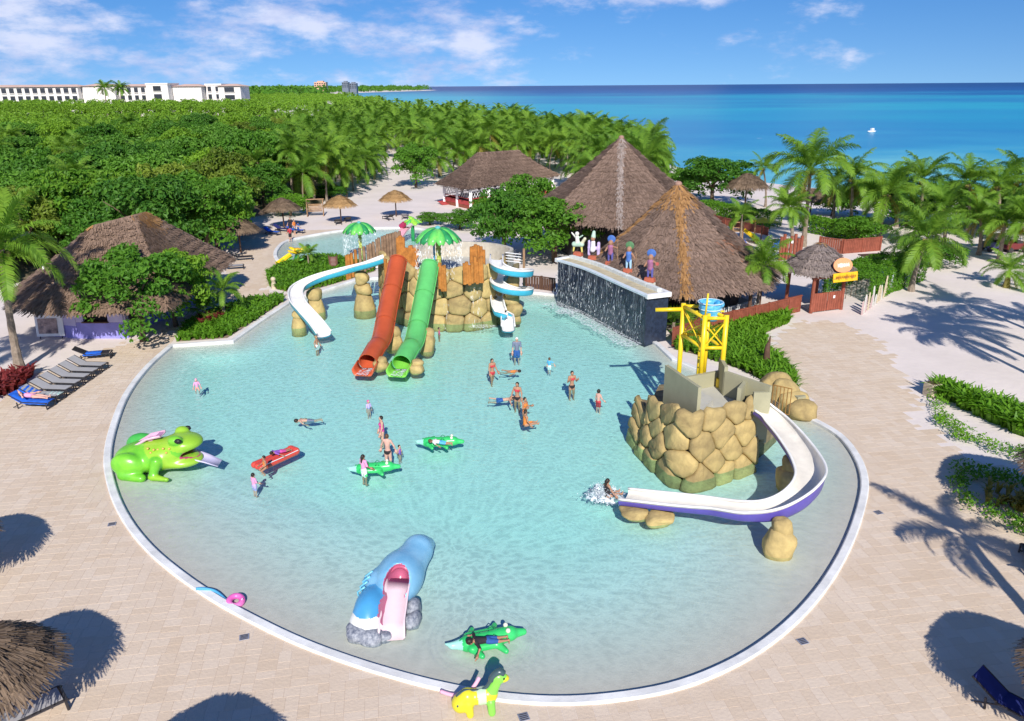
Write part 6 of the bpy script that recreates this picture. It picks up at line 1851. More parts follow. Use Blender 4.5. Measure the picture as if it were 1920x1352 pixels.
for a, b in (('f', 'l'), ('f', 'r'), ('b', 'l'), ('b', 'r')):
    p, q = loc_[a], loc_[b]
    for z in (hh - .15, 1.55): MB().tube([(p.x, p.y, z), (q.x, q.y, z)], .085, 8).build('beam', [YP], t, True)
    MB().tube([(p.x, p.y, 1.5), (q.x, q.y, hh - .3)], .035, 6).build('brace', [YP], t)
    MB().tube([(p.x, p.y, 2.7), (q.x, q.y, 1.6)], .035, 6).build('brace', [YP], t)
v = loc_['l']; MB().tube([(v.x, v.y, hh - .3), (v.x - 1.3, v.y + .1, hh - .35)], .10, 8).build('arm', [YP], t, True)
v = loc_['f']; MB().tube([(v.x, v.y, hh), (v.x + .05, v.y, hh + 1.0)], .045, 7).build('mast', [YP], t, True)
v = loc_['f'];
for z in (.5, 1.0, 2.0, 2.5): MB().tube([(v.x + .2, v.y + .2, z), (v.x - .1, v.y + .3, z)], .03, 5).build('rung', [YP], t)
MB().tube([(v.x + .22, v.y + .25, 0), (v.x + .22, v.y + .25, hh)], .09, 8).build('standpipe', [YP], t, True)
c = (loc_['f'] + loc_['l'] + loc_['r'] + loc_['b']) / 4 + Vector((.25, 0, 0))
t = thing('tipping_bucket', 'blue and white tipping bucket on top of the yellow frame', 'bucket', (o.x + c.x, o.y + c.y, o.z + hh - .52), 0, None, .88)
BK = M('bucket_blue', (.035, .30, .60), col2=(.16, .55, .78), scale=5, rough=.35, spec=.5)
MB().lathe([(.42, 0), (.5, .25), (.58, .75), (.60, .98), (.55, .98), (.53, .75), (.46, .3), (.36, .06)], seg=20).build('bucket_shell', [BK], t, True)
for z, r_ in ((.3, .525), (.62, .575), (.97, .65)): MB().tube(ringpts((0, 0), r_, z, 20, 0), .03, 5, closed=True).build('hoop', [M('hoop_white', (.55, .72, .80))], t, True)
MB().ball((.55, .3, .75), (.28, .3, .22), 9, 6).build('counterweight', [BK], t, True)
MB().tube([(-.75, 0, .45), (.75, 0, .45)], .05, 7).build('axle', [YP], t)

rc = [at(1424, 772, 2.3), at(1448, 792, 2.05), at(1480, 828, 1.75), at(1508, 872, 1.45), at(1516, 908, 1.25), at(1495, 940, 1.08), at(1452, 962, .92), at(1400, 966, .78), at(1330, 956, .58), at(1250, 947, .36), at(1170, 938, .10)]
chute('wide white curving slide sweeping down from the bucket tower', rc, .52, lambda f: .30 + .42 * math.exp(-((f - .48) / .2) ** 2), .26, M('slide_cream', (.74, .70, .62), **GLOSS), S_PURP, bank=-.35, rim=S_WHITE)
for i, (px, h, w, lb) in enumerate((((1462, 1030), 1.15, .55, 'pointed rock propping up the lower bend of the white slide'), ((1190, 960), .35, .55, 'flat rock under the end of the white slide, left one'), ((1236, 972), .42, .55, 'flat rock under the end of the white slide, right one'), ((1478, 912), 1.3, .5, 'dark rock prop inside the bend of the white slide'))):
    g = at(*px); t = thing('rock_prop', lb, 'rock', (g.x, g.y, 0)); boulder('stone', t, (0, 0, h * .25 - .1), (w, w, h * .5), 110 + i)
    if h > .6: boulder('stone', t, (0, .05, h * .7), (w * .6, w * .6, h * .42), 120 + i)

# ================================================================== PLAY FIGURES, FLOATS, FURNITURE, PEOPLE
def paint(name, c, c2=None, **kw): return M(name, c, col2=c2, rough=kw.get('rough', .3), spec=.5, var=kw.get('var', .1), scale=kw.get('scale', 1.2))
FG1, FG2, FG3 = paint('frog_green', (.10, .42, .03), (.22, .60, .04)), paint('frog_lime', (.24, .50, .03), (.34, .56, .05)), paint('frog_dark', (.03, .30, .05), (.07, .42, .07))
FR_MOUTH, FR_PINK, FR_LIL = paint('frog_mouth', (.42, .07, .14)), paint('frog_pink', (.70, .42, .56)), paint('frog_lilac', (.62, .58, .76))
BLACK = M('black_plastic', (.02, .02, .022), rough=.4, var=.1)
# ---- frog slide
g = at(300, 892); gy = g.y + .9
t = thing('frog_slide', 'bright green frog slide with open mouth at the left rim of the pool', 'play figure', (g.x, gy, -.05), .02, None, (1.0, 1.0, .88))
s = SDF()
s.ell((-.9, .1, .55), (1.35, .95, .75), 0).ell((-.1, .1, .75), (1.1, .85, .72), 1, k=.3)
s.ell((.75, .15, 1.28), (.80, .72, .42), 1, k=.25).ell((.55, .15, 1.0), (.7, .7, .5), 0, k=.25)
s.ell((.62, -.38, 1.62), (.30, .24, .25), 0, k=.12).ell((.55, .62, 1.62), (.30, .24, .25), 1, k=.12)
s.cut((1.30, .1, .86), (1.0, .66, .27), 3, k=.06)
s.ell((.55, .05, .42), (.95, .75, .34), 1, k=.2)
s.ell((-1.35, -.75, .55), (.72, .38, .62), 0, rot=Matrix.Rotation(.35, 3, 'Y'), k=.12).cap((-1.5, -.95, .15), (-.75, -1.05, .02), .26, .2, 0, k=.12)
s.ell((-1.35, .95, .65), (.80, .34, .70), 2, rot=Matrix.Rotation(.35, 3, 'Y'), k=.12)
s.cap((-.15, -.72, .72), (-.30, -.95, .05), .25, .17, 0, k=.1).cap((-.30, -.98, .03), (.35, -1.15, -.02), .17, .10, 1, k=.1)
s.cap((.15, .85, .7), (.2, 1.05, .05), .24, .17, 2, k=.1)
V, F = s.mesh(.055, .2); put('body', npmesh('body', V, F, [FG1, FG2, FG3, FR_MOUTH], s.tags(V, F), True), t)
vs, fs = sweep([(.4, .1, .62), (1.0, .1, .55), (1.6, .12, .32), (2.15, .14, .05)], lambda f: [(-.5 + .2 * f, .16 - .1 * f), (-.42 + .2 * f, .02), (.42 - .2 * f, .02), (.5 - .2 * f, .16 - .1 * f)]); b_ = MB().add(vs, fs).build('tongue_slide', [FR_LIL], t, True); so = b_.modifiers.new('s', 'SOLIDIFY'); so.thickness = .05
vs, fs = sweep([(-2.1, .30, .35), (-1.4, .25, 1.02), (-.7, .20, 1.50), (-.1, .18, 1.66)], [(-.27, .12), (-.25, .03), (.25, .03), (.27, .12)]); b_ = MB().add(vs, fs).build('stair_ramp', [FR_PINK], t, True); so = b_.modifiers.new('s', 'SOLIDIFY'); so.thickness = .06
for k in range(6): f = k / 5; MB().box((-2.0 + 1.75 * f, .30 - .1 * f, .50 + 1.17 * f), (.18, .44, .05)).build('step', [paint('frog_pink2', (.55, .25, .42))], t)
for y, x in ((-.52, .72), (.80, .62)): MB().ball((x + .1, y - .05 if y < 0 else y, 1.68), (.16, .10, .13), 9, 6).build('eye', [BLACK], t, True)
for k in range(9): a = k * 1.3; MB().ball((-.5 + .13 * k, -.55 - .08 * math.sin(a), 1.22 + .10 * math.cos(a * 2)), .06, 7, 5).build('wart', [paint('frog_orange', (.62, .42, .10))], t, True)
# ---- blue whale slide
g = at(720, 1192); t = thing('whale_slide', 'blue whale slide with pink tongue at the near side of the pool', 'play figure', (g.x + .15, g.y + 1.6, -.05), -.12)
WB1, WB2, WWH = paint('whale_blue', (.15, .40, .62), (.27, .54, .74)), paint('whale_deep', (.07, .32, .60)), paint('whale_white', (.74, .75, .72), var=.04)
s = SDF()
s.ell((.0, .55, .62), (.78, 1.25, .72), 0).ell((.25, 1.75, .72), (.52, .85, .50), 0, k=.3).cap((.30, 2.0, .75), (.45, 2.6, .55), .42, .26, 0, k=.25)
s.ell((-.55, -.75, .42), (.52, .80, .52), 1, k=.18).ell((-.55, -1.2, .20), (.58, .55, .42), 2, k=.15)
s.ell((-.72, .2, .5), (.30, .7, .45), 0, k=.15)
s.cut((.12, -.25, .95), (.36, .70, .50), 3, k=.05).cut((.15, -1.1, .75), (.34, .9, .6), 3, k=.05)
V, F = s.mesh(.05, .2); put('body', npmesh('body', V, F, [WB1, WB2, WWH, paint('whale_mouth', (.48, .12, .22))], s.tags(V, F), True), t)
vs, fs = sweep([(.12, .15, .85), (.14, -.3, .72), (.18, -.9, .38), (.22, -1.3, .30), (.32, -1.75, .02)], [(-.36, .18), (-.32, 0), (.32, 0), (.36, .18)]); b_ = MB().add(vs, fs).build('tongue_slide', [paint('whale_tongue', (.76, .60, .64), var=.05)], t, True); so = b_.modifiers.new('s', 'SOLIDIFY'); so.thickness = .05
RKS = M('speckled_rock', (.10, .12, .17), col2=(.42, .44, .48), scale=9, rough=.7)
for i, (p, r) in enumerate((((-.75, -1.6, .08), (.42, .36, .28)), ((-.30, -1.75, .06), (.40, .30, .24)), ((.05, -1.62, .0), (.22, .2, .2)))): boulder('rock_base', t, p, r, 200 + i, RKS)
for i, (p, r) in enumerate((((.62, -.35, .1), (.26, .4, .34)), ((.72, -.8, .05), (.22, .36, .28)))): boulder('side_rock', t, p, r, 210 + i, RKS)
for k in range(4): MB().tube([(-.95, .25 - k * .28, .1), (-1.05, .3 - k * .28, .75), (-.8, .3 - k * .28, .95)], .035, 6).build('handrail', [paint('rail_cyan', (.16, .50, .66))], t, True)
for k in range(5): MB().box((-.88, .1 - k * .22, .75 - k * .14), (.34, .2, .05)).build('step', [WB2], t)
pr = [(.46 * math.cos(a), .62 * math.sin(a)) for a in np.linspace(.15, PI - .15, 12)]
MB().tube([(.12 + a * .95, .12 + .28 * b, .62 + b * .95) for a, b in pr], .07, 7).build('mouth_rim', [paint('mouth_rim', (.50, .10, .18))], t, True)

# ---- inflatable crocodiles
CROC, CROC2, CROCB = paint('croc_green', (.02, .46, .12), (.06, .60, .16)), paint('croc_dark', (.01, .28, .09)), paint('croc_pale', (.35, .72, .62))
def croc(label, c, rz, L=2.3):
    t = thing('crocodile_float', label, 'float', (c.x, c.y, WZ), rz, 'inflatable crocodiles', L / 2.3)
    s = SDF()
    s.cap((-.55, 0, .10), (.35, 0, .10), .24, .24, 0).cap((-.5, .28, .11), (.3, .28, .11), .12, .12, 0, k=.02).cap((-.5, -.28, .11), (.3, -.28, .11), .12, .12, 0, k=.02)
    s.cap((.35, 0, .12), (.72, 0, .14), .24, .22, 0).cap((.72, 0, .13), (1.13, 0, .10), .17, .10, 0)
    s.cap((-.55, 0, .10), (-1.0, .05, .10), .22, .10, 2).cap((-1.0, .05, .1), (-1.18, .16, .12), .10, .03, 2)
    for sx, sy in ((.28, 1), (.28, -1), (-.42, 1), (-.42, -1)): s.cap((sx, sy * .34, .08), (sx + .14, sy * .60, .06), .11, .08, 0)
    V, F = s.mesh(.035, .04); put('body', npmesh('body', V, F, [CROC, CROC2, CROCB], s.tags(V, F), True), t)
    for sy in (-1, 1): MB().ball((.62, sy * .13, .36), .075, 8, 6).build('eye', [paint('eye_white', (.75, .75, .6))], t, True); MB().tube([(.1, sy * .2, .30), (.18, sy * .2, .38), (.28, sy * .2, .30)], .018, 5).build('grab_handle', [CROC2], t, True)
    for k in range(5): MB().box((-.75 + k * .28, 0, .34 if k else .28), (.12, .03, .10), taper=.3).build('back_spike', [CROC2], t)
    return t
g1, g2, g3 = at(700, 880), at(823, 831), at(912, 1203)
croc('green crocodile float beside the girl in a pink shirt', g1, .12, 2.2); croc('green crocodile float drifting with a child, right of the women', g2, .02, 2.2); croc('green crocodile float carrying a boy near the front rim', g3, .30, 2.35)
# rings on the water round the nearest float
mb = MB()
for r_ in (1.25, 1.45, 1.62):
    n = 40; vs = []
    for k in range(n):
        a = 2 * PI * k / n
        for q, z in ((r_ - .04, .003), (r_, .028), (r_ + .04, .003)): vs.append((g3.x + q * math.cos(a) * 1.05, g3.y + .05 + q * math.sin(a), WZ + z))
    mb.add(vs, [(k * 3 + c, ((k + 1) % n) * 3 + c, ((k + 1) % n) * 3 + c + 1, k * 3 + c + 1) for k in range(n) for c in range(2)])
tag(mb.build('water_ripples', [WATER], None, True), 'ring ripples around the crocodile float with the boy', 'ripples', kind='stuff')
# ---- red raft
g = at(518, 862); t = thing('red_raft', 'long red inflatable raft carrying two children', 'float', (g.x, g.y, WZ), .93)
RED = paint('raft_red', (.62, .07, .05)); s = SDF()
for y in (-.24, 0, .24): s.cap((-.95, y, .10), (.92, y * .9, .10), .15, .14, 0)
s.cap((.95, -.18, .13), (.95, .18, .13), .17, .17, 0)
V, F = s.mesh(.035, .02); put('body', npmesh('body', V, F, [RED], None, True), t)
MB().tube([(-.95, -.34, .22), (0, -.40, .24), (.95, -.34, .22)], .018, 5).build('rope', [WHITE_PAINT], t)
# ---- noodles, ring, dinosaur
t = thing('pool_noodle', 'blue foam noodle lying across the pool rim', 'noodle', at(370, 1103))
o = at(370, 1103); b_ = [p - o for p in pts([(368, 1104, .13), (385, 1104, .12), (402, 1108, .05), (414, 1116, .0), (424, 1126, -.01)])]; MB().tube(catmull(b_, 5), .05, 8).build('foam_tube', [paint('noodle_blue', (.08, .36, .62), rough=.7)], t, True)
g = at(442, 1128); t = thing('swim_ring', 'small pink swim ring floating at the rim', 'swim ring', (g.x, g.y, WZ + .03)); t.rotation_euler = (.25, .15, 0)
MB().tube(ringpts((0, 0), .20, .03, 20, 0), .10, 10, closed=True).build('ring_tube', [paint('ring_pink', (.72, .10, .42), (.80, .25, .55))], t, True); MB().tube([(.2, 0, .13), (.22, 0, .18)], .02, 6).build('valve', [WHITE_PAINT], t)
o = at(840, 1298); t = thing('pool_noodle', 'pink foam noodle bent over the dinosaur float', 'noodle', o)
MB().tube(catmull([at(826, 1296, .14) - o, at(850, 1303, .17) - o, at(876, 1300, .35) - o, at(890, 1285, .55) - o, at(899, 1270, .70) - o], 5), .055, 8).build('foam_tube', [paint('noodle_pink', (.76, .42, .56), rough=.7)], t, True)
g = at(902, 1332); t = thing('dinosaur_float', 'yellow and green inflatable dinosaur standing on the front rim', 'float', (g.x, g.y, .03), .12)
DY, DG, DP, DB = paint('dino_yellow', (.70, .62, .03)), paint('dino_green', (.22, .62, .08)), paint('dino_pale', (.55, .72, .50)), paint('dino_dark', (.05, .09, .10))
s = SDF()
s.cap((-.30, 0, .42), (.25, 0, .48), .20, .20, 0).cap((.25, 0, .5), (.42, 0, .85), .17, .13, 1).ell((.48, 0, 1.0), (.20, .14, .15), 1).ell((.62, 0, .95), (.14, .11, .09), 0)
s.cap((-.35, 0, .48), (-.52, 0, .30), .22, .24, 0).ell((-.52, -.05, .28), (.22, .2, .22), 0)
for x, y in ((-.32, -.17), (-.32, .17), (.25, -.17), (.25, .17)): s.cap((x, y, .35), (x + .02, y * 1.2, .06), .11, .10, 1 if x > 0 else 0); 
s.cap((0, 0, .45), (.05, 0, .47), .215, .215, 2)
V, F = s.mesh(.03, .07); put('body', npmesh('body', V, F, [DY, DG, DP, DB], s.tags(V, F), True), t)
cpts = [(-.62, 0, .50), (-.42, 0, .66), (-.15, 0, .62), (.12, 0, .68), (.25, 0, .88), (.38, 0, 1.08), (.50, 0, 1.17), (.60, 0, 1.10)]
MB().tube(catmull(cpts, 3), [.05 + .05 * (i > 12) for i in range(22)], 8).build('dark_crest', [DB], t, True)
for y in (-.10, .10): MB().ball((.60, y, 1.02), .035, 7, 5).build('eye', [BLACK], t, True)
MB().ball((-.60, -.20, .36), (.05, .04, .06), 7, 5).build('painted_spot', [DB], t, True)

# ---- deck drains
for i, (px, lb) in enumerate((((458, 1196), 'small square metal drain left of the whale slide'), ((210, 984), 'small square drain on the left deck'), ((982, 1346), 'metal drain beside the dinosaur float'), ((1647, 962), 'small drain on the deck right of the pool'), ((1505, 1204), 'small drain at the lower right of the pool'))):
    g = at(*px); t = thing('deck_drain', lb, 'drain', (g.x, g.y, .018), .3)
    MB().box((0, 0, .008), (.28, .26, .016)).build('frame', [M('steel', (.55, .56, .62), rough=.35, metal=.6)], t)
    for k in range(4): MB().box((0, -.09 + k * .06, .019), (.22, .025, .006)).build('slot', [DARK_IN], t)

# ---- sun loungers
SLING, FRAME_D, BLUE_T = M('grey_sling', (.40, .39, .40), rough=.8, var=.05), M('dark_frame', (.035, .033, .038), rough=.45, var=.15), M('blue_towel', (.02, .13, .62), rough=.95, var=.2, scale=3, bump=.3)
def make_lounger():
    t = thing('sun_lounger', 'x', 'lounger'); L = 1.95; w = .66
    MB().box((.20, 0, .36), (1.25, w - .08, .03)).build('seat', [SLING], t)
    MB().box((0, 0, 0), (.80, w - .08, .03)).build('backrest', [SLING], t, loc=(-.78, 0, .56), rot=(0, .52, 0))
    for s_ in (-1, 1):
        MB().tube([(-.50, s_ * w / 2, .35), (.86, s_ * w / 2, .35), (.95, s_ * w / 2, .30)], .032, 6).build('side_rail', [FRAME_D], t)
        MB().tube([(-.44, s_ * w / 2, .36), (-1.13, s_ * w / 2, .76)], .028, 6).build('back_rail', [FRAME_D], t)
        for x in (-.72, .86): MB().tube([(x, s_ * w / 2, .36 if x > 0 else .34), (x + .03, s_ * w / 2, -.0)], .034, 6).build('leg', [FRAME_D], t)
        MB().tube([(-.95, s_ * w / 2, 0.06), (-.4, s_ * w / 2, .34)], .025, 6).build('brace', [FRAME_D], t)
    MB().tube([(.90, -w / 2, .34), (.90, w / 2, .34)], .035, 6).build('foot_rail', [FRAME_D], t); MB().tube([(.90, -w / 2, .06), (.90, w / 2, .06)], .03, 6).build('foot_rail', [FRAME_D], t)
    return t
LG = make_lounger()
def place_lounger(first, loc, rz, label, group=None, mat=None):
    o = LG if first else copy_tree(LG)
    o.location = loc; o.rotation_euler = (0, 0, rz); o['label'] = label
    if group: o['group'] = group
    if mat:
        for ch in o.children:
            if ch.name.split('.')[0] in ('seat', 'backrest'):
                ch.data = ch.data.copy(); ch.data.materials[0] = mat
    return o
foot0, foot1 = at(194, 694), at(92, 764)
ords = ('nearest the hut', 'second from the hut end', 'third from the hut end', 'fourth from the hut end', 'fifth from the hut end', 'with a patterned towel, next to the sunbather')
N_L = 7; adir = -.10
for i in range(N_L):
    p = foot0.lerp(foot1, i / (N_L - 1)); d = Vector((math.cos(adir), math.sin(adir), 0)); c = p - d * .75
    lab = 'grey sling lounger in the left row, ' + ords[i] if i < 6 else 'lounger spread with a blue towel under the sunbather'
    place_lounger(i == 0, (c.x, c.y, .016), adir, lab, 'row of grey loungers', None if i < 6 else BLUE_T)
    if i == 6: sun_bed = c.copy()
    if i == 5: towel_bed = c.copy()
def towel(name, label, c, rz, mat, L=1.5, W_=.72, z=.40, back=True):
    m_ = MB(); vs = []; nx, ny = 12, 5
    for i in range(nx + 1):
        for j in range(ny + 1):
            x = -.95 + L * i / nx; zz = z + (max(0, -.40 - x) * .57 if back else 0) + .012 * math.sin(i * 1.9 + j); y = (j / ny - .5) * W_; 
            if j in (0, ny): zz -= .10
            vs.append((x, y, zz + .012))
    m_.add(vs, [(i * (ny + 1) + j, (i + 1) * (ny + 1) + j, (i + 1) * (ny + 1) + j + 1, i * (ny + 1) + j + 1) for i in range(nx) for j in range(ny)])
    o = m_.build(name, [mat], None, True, loc=c, rot=(0, 0, rz)); so = o.modifiers.new('s', 'SOLIDIFY'); so.thickness = .02
    return tag(o, label, 'towel')
towel('beach_towel', 'blue towel under the sunbather at the end of the lounger row', sun_bed, adir, BLUE_T, 1.9)
towel('beach_towel', 'crumpled blue towel heaped over the lounger back beside the sunbather', towel_bed + Vector((-.15, 0, .05)), adir, BLUE_T, .75, .9)
towel('beach_towel', 'pale green patterned towel at the foot of a lounger beside the sunbather', towel_bed + Vector((1.1, 0, -.02)), adir, M('pattern_towel', (.10, .42, .36), col2=(.72, .74, .70), scale=9, rough=.9), .75, .66, back=False)
g = at(180, 672); place_lounger(False, (g.x, g.y, .016), .25, 'single lounger with a blue towel standing apart near the hut', None, FRAME_D)
towel('beach_towel', 'blue towel on the single lounger standing apart', (g.x + .35, g.y + .05, .02), .25, BLUE_T, 1.0, .7, back=False)
for i, (px, rz, lb) in enumerate((((512, 440), -.5, 'blue towelled lounger at the left of the group by the grey umbrella'), ((530, 434), -.4, 'dark blue lounger in the middle of the group by the grey umbrella'), ((556, 437), -.2, 'blue lounger at the right of the group by the grey umbrella'))):
    g = at(*px); place_lounger(False, (g.x, g.y, 0), rz, lb, None, BLUE_T if i != 1 else M('navy', (.02, .03, .16), rough=.9))
for i, (px, rz, lb) in enumerate((((634, 420), 1.9, 'dark lounger left of the pole of the left golden umbrella'), ((652, 416), 1.9, 'dark lounger right of the pole of the left golden umbrella'), ((728, 412), 2.2, 'dark lounger left of the golden umbrella nearest the pavilion'), ((760, 410), 1.6, 'pale lounger right of the golden umbrella nearest the pavilion'), ((455, 488), .3, 'dark lounger in the shade beside the hut'), ((438, 505), .3, 'pale lounger in the shade beside the hut'))):
    g = at(*px); place_lounger(False, (g.x, g.y, 0), rz, lb, None, FRAME_D if i in (0, 1, 2, 4) else None)
g = at(52, 1352); place_lounger(False, (g.x, g.y, .016), .75, 'grey lounger under the thatched umbrella in the lower left corner')
g = at(1895, 1348); place_lounger(False, (g.x + .2, g.y, .016), -.9, 'dark blue lounger in the umbrella shade at the lower right corner', None, M('navy', (.02, .03, .16)))
g = at(1925, 1066); place_lounger(False, (g.x + .3, g.y, .016), 1.2, 'dark lounger at the right edge beside the garden bed', None, FRAME_D)
# swing seat
g = at(592, 405); t = thing('swing_seat', 'brown wooden garden swing left of the golden umbrella', 'swing', (g.x, g.y, 0), .2)
for x in (-1, 1):
    for y in (-.5, .5): MB().tube([(x, y, 0), (x, y * .3, 2.1)], .07, 6).build('post', [WOOD_L], t)
    MB().tube([(x, -.5, .08), (x, .5, .08)], .05, 5).build('runner', [WOOD_D], t)
MB().tube([(-1.2, 0, 2.1), (1.2, 0, 2.1)], .07, 6).build('beam', [WOOD_L], t)
for k in range(5): MB().box((0, .25, .75 + k * .17), (1.7, .04, .12)).build('slat', [WOOD_L], t)
MB().box((0, 0, .62), (1.7, .5, .06)).build('seat', [WOOD_L], t)
# stone litter box at the right bed
g = at(1746, 742); t = thing('stone_box', 'pale stone bin at the corner of the upper garden bed', 'bin', (g.x, g.y, 0), .3)
bevel(MB().box((0, 0, .36), (.62, .6, .72), taper=1.08).build('box', [M('pale_stone', (.55, .47, .34))], t), .03); MB().box((0, 0, .735), (.5, .48, .03)).build('lid', [WOOD_D], t)
# boat out at sea
p = atY(1634, 249, 290); p = at(1634, 249, -.8); t = thing('white_boat', 'tiny white boat out on the blue sea', 'boat', (p.x, p.y, -.85), .4)
MB().lathe([(.2, -.1), (1.0, .25), (1.2, .7), (1.05, .75)], seg=14, sx=1.6, sy=.6).build('hull', [WHITE_PAINT], t, True); MB().box((.2, 0, 1.2), (1.0, .8, .8)).build('cabin', [WHITE_PAINT], t)

# ------------------------------------------------------------------ people
SK = {'fair': M('skin_fair', (.56, .34, .25), rough=.5, var=.06), 'tan': M('skin_tan', (.40, .215, .135), rough=.5, var=.06), 'pale': M('skin_pink', (.62, .36, .29), rough=.5, var=.06)}
HAIR = {'dark': M('hair_dark', (.025, .018, .015), rough=.5, var=.2), 'brown': M('hair_brown', (.10, .055, .03), rough=.5, var=.2), 'blond': M('hair_fair', (.30, .20, .10), rough=.5, var=.2)}
def cloth(n, c): return M('cloth_' + n, c, rough=.8, var=.08, scale=8)
CL = {'red': cloth('red', (.50, .045, .06)), 'black': cloth('black', (.03, .025, .03)), 'blue': cloth('blue', (.03, .10, .32)), 'slate': cloth('slate', (.16, .19, .27)), 'pink': cloth('pink', (.72, .32, .52)), 'magenta': cloth('magenta', (.62, .08, .30)),
      'purple': cloth('purple', (.26, .10, .45)), 'sky': cloth('sky', (.10, .42, .70)), 'white': cloth('white', (.75, .75, .75)), 'orange': cloth('orange', (.70, .22, .05)), 'lilac': cloth('lilac', (.48, .40, .70))}
HANDS = {}
def hand_geo(mb, w, d, k):
    """palm with four fingers and a thumb, slightly curled, appended at the wrist w along direction d"""
    d = Vector(d).normalized(); s = d.orthogonal().normalized(); n = d.cross(s)
    for i, (f, l) in enumerate(((-.6, .060), (-.2, .072), (.2, .070), (.6, .055))):
        a = w + d * .075 * k + s * f * .04 * k; mb.tube([a, a + d * l * .5 * k, a + d * l * .9 * k - n * .015 * k], [.010 * k, .009 * k, .006 * k], 5)
    a = w + d * .02 * k - s * .025 * k; mb.tube([a, a - s * .03 * k + d * .03 * k, a - s * .035 * k + d * .06 * k], [.011 * k, .010 * k, .007 * k], 5)
    mb.tube([w - d * .02 * k, w + d * .04 * k, w + d * .085 * k], [.028 * k, .036 * k, .030 * k], 7)
def person(label, loc, rz, h=1.65, skin='tan', hair='dark', top=None, bottom=None, pose='stand', long_hair=False, arms=((.25, .1), (.25, .1)), tilt=(0, 0), hat=None, cat='person', female=True, lift=0.0, swimsuit=None):
    """one continuous body; clothing and hair are parts. Local: faces -Y, feet at z=0, sizes in units of h"""
    t = thing('person', label, cat, loc, rz)
    k = h
    child = h < 1.35
    hd = .070 if not child else .088
    neck = .86 if not child else .82; sh = .815 if not child else .775; hip = .50 if not child else .475
    shw = (.098 if female else .115) if not child else .095
    J = {'pel': Vector((0, 0, hip)), 'chest': Vector((0, 0, sh - .06)), 'neck': Vector((0, .005, neck)), 'head': Vector((0, -.01, neck + hd * 1.05))}
    for s_, n_ in ((-1, 'l'), (1, 'r')):
        a1, a2 = arms[0] if s_ < 0 else arms[1]       # out-angle of the upper arm, forward bend of the forearm
        S = Vector((s_ * shw, 0, sh)); E = S + Vector((s_ * math.sin(a1) * .17, -.02, -math.cos(a1) * .17))
        Wd = Vector((s_ * math.sin(a1) * .5 * (1 if a2 < 1 else -.4), -math.sin(a2), -math.cos(a2) + (0 if a1 < 1.4 else 1.2 * math.sin(a1)))).normalized(); Wp = E + Wd * .15
        J['S' + n_], J['E' + n_], J['W' + n_] = S, E, Wp
        H_ = Vector((s_ * .05, 0, hip - .02))
        if pose == 'sit': Kp = H_ + Vector((s_ * .03, -.24, .03)); A = Kp + Vector((0, -.20, -.03))
        elif pose == 'kneel': Kp = H_ + Vector((s_ * .04, -.20, -.08)); A = Kp + Vector((0, .14, -.20))
        elif pose == 'walk': Kp = H_ + Vector((s_ * .01, s_ * .07, -.235)); A = Kp + Vector((0, .05 + s_ * .04, -.225))
        elif pose == 'kick': Kp = H_ + Vector((s_ * .05, s_ * .03, -.24)); A = Kp + Vector((s_ * .03, .06, -.22))
        else: Kp = H_ + Vector((s_ * .012, -.012, -.235)); A = Kp + Vector((s_ * .006, .015, -.225))
        J['H' + n_], J['K' + n_], J['A' + n_] = H_, Kp, A
    s = SDF(); q = lambda n: tuple(J[n] * k)
    tw = .070 if female else .078
    s.ell(tuple(J['pel'] * k + Vector((0, 0, .01 * k))), (.088 * k, .066 * k, .075 * k), 2).cap(tuple((J['pel'] + Vector((0, 0, .06))) * k), tuple((J['chest'] + Vector((0, 0, -.06))) * k), .062 * k, .070 * k, 3)
    s.ell(tuple(J['chest'] * k), (.098 * k if not female else .088 * k, .062 * k, .088 * k), 1).cap((-(shw - .02) * k, 0, sh * k), ((shw - .02) * k, 0, sh * k), .042 * k, .042 * k, 1)
    if female and not child: s.ell((-.04 * k, -.055 * k, (sh - .08) * k), (.034 * k, .03 * k, .034 * k), 1).ell((.04 * k, -.055 * k, (sh - .08) * k), (.034 * k, .03 * k, .034 * k), 1)
    s.cap((0, 0, (sh + .01) * k), q('neck'), .030 * k, .027 * k, 0)
    s.ell(tuple(J['head'] * k), (hd * .74 * k, hd * .86 * k, hd * 1.02 * k), 0).ell(tuple((J['head'] + Vector((0, -hd * .82, -.012))) * k), (.010 * k, .014 * k, .016 * k), 0, k=.01)
    for s_ in (-1, 1): s.ell(tuple((J['head'] + Vector((s_ * hd * .76, .005, -.005))) * k), (.008 * k, .013 * k, .019 * k), 0, k=.01)
    for n_ in 'lr':
        s.cap(q('S' + n_), q('E' + n_), .033 * k, .025 * k, 4).cap(q('E' + n_), q('W' + n_), .025 * k, .017 * k, 0)
        s.cap(q('H' + n_), q('K' + n_), .058 * k, .038 * k, 5).cap(q('K' + n_), q('A' + n_), .037 * k, .022 * k, 0)
        A = J['A' + n_] * k; 
        fd = Vector((0, -1, -.1)) if pose not in ('sit',) else Vector((0, -.3, 1))
        s.cap(tuple(A + Vector((0, .012 * k, -.018 * k))), tuple(A + fd.normalized() * .085 * k + Vector((0, 0, -.022 * k))), .022 * k, .016 * k, 0)
    V, F = s.mesh(.0155 * k, .022 * k)
    tg = s.tags(V, F)
    mbx = MB(); 
    for n_ in 'lr':
        d = (J['W' + n_] - J['E' + n_]); hand_geo(mbx, J['W' + n_] * k, d, k)
    VV = np.concatenate([V, np.array([tuple(v) for v in mbx.v])]); FF = [tuple(f) for f in F] + [tuple(i + len(V) for i in f) for f in mbx.f]
    Rm = Matrix.Identity(3)
    if tilt != (0, 0): Rm = Matrix.Rotation(tilt[1], 3, 'Z') @ Matrix.Rotation(tilt[0], 3, 'X')
    piv = np.array([0, 0, hip * k]); Ra = np.array(Rm)
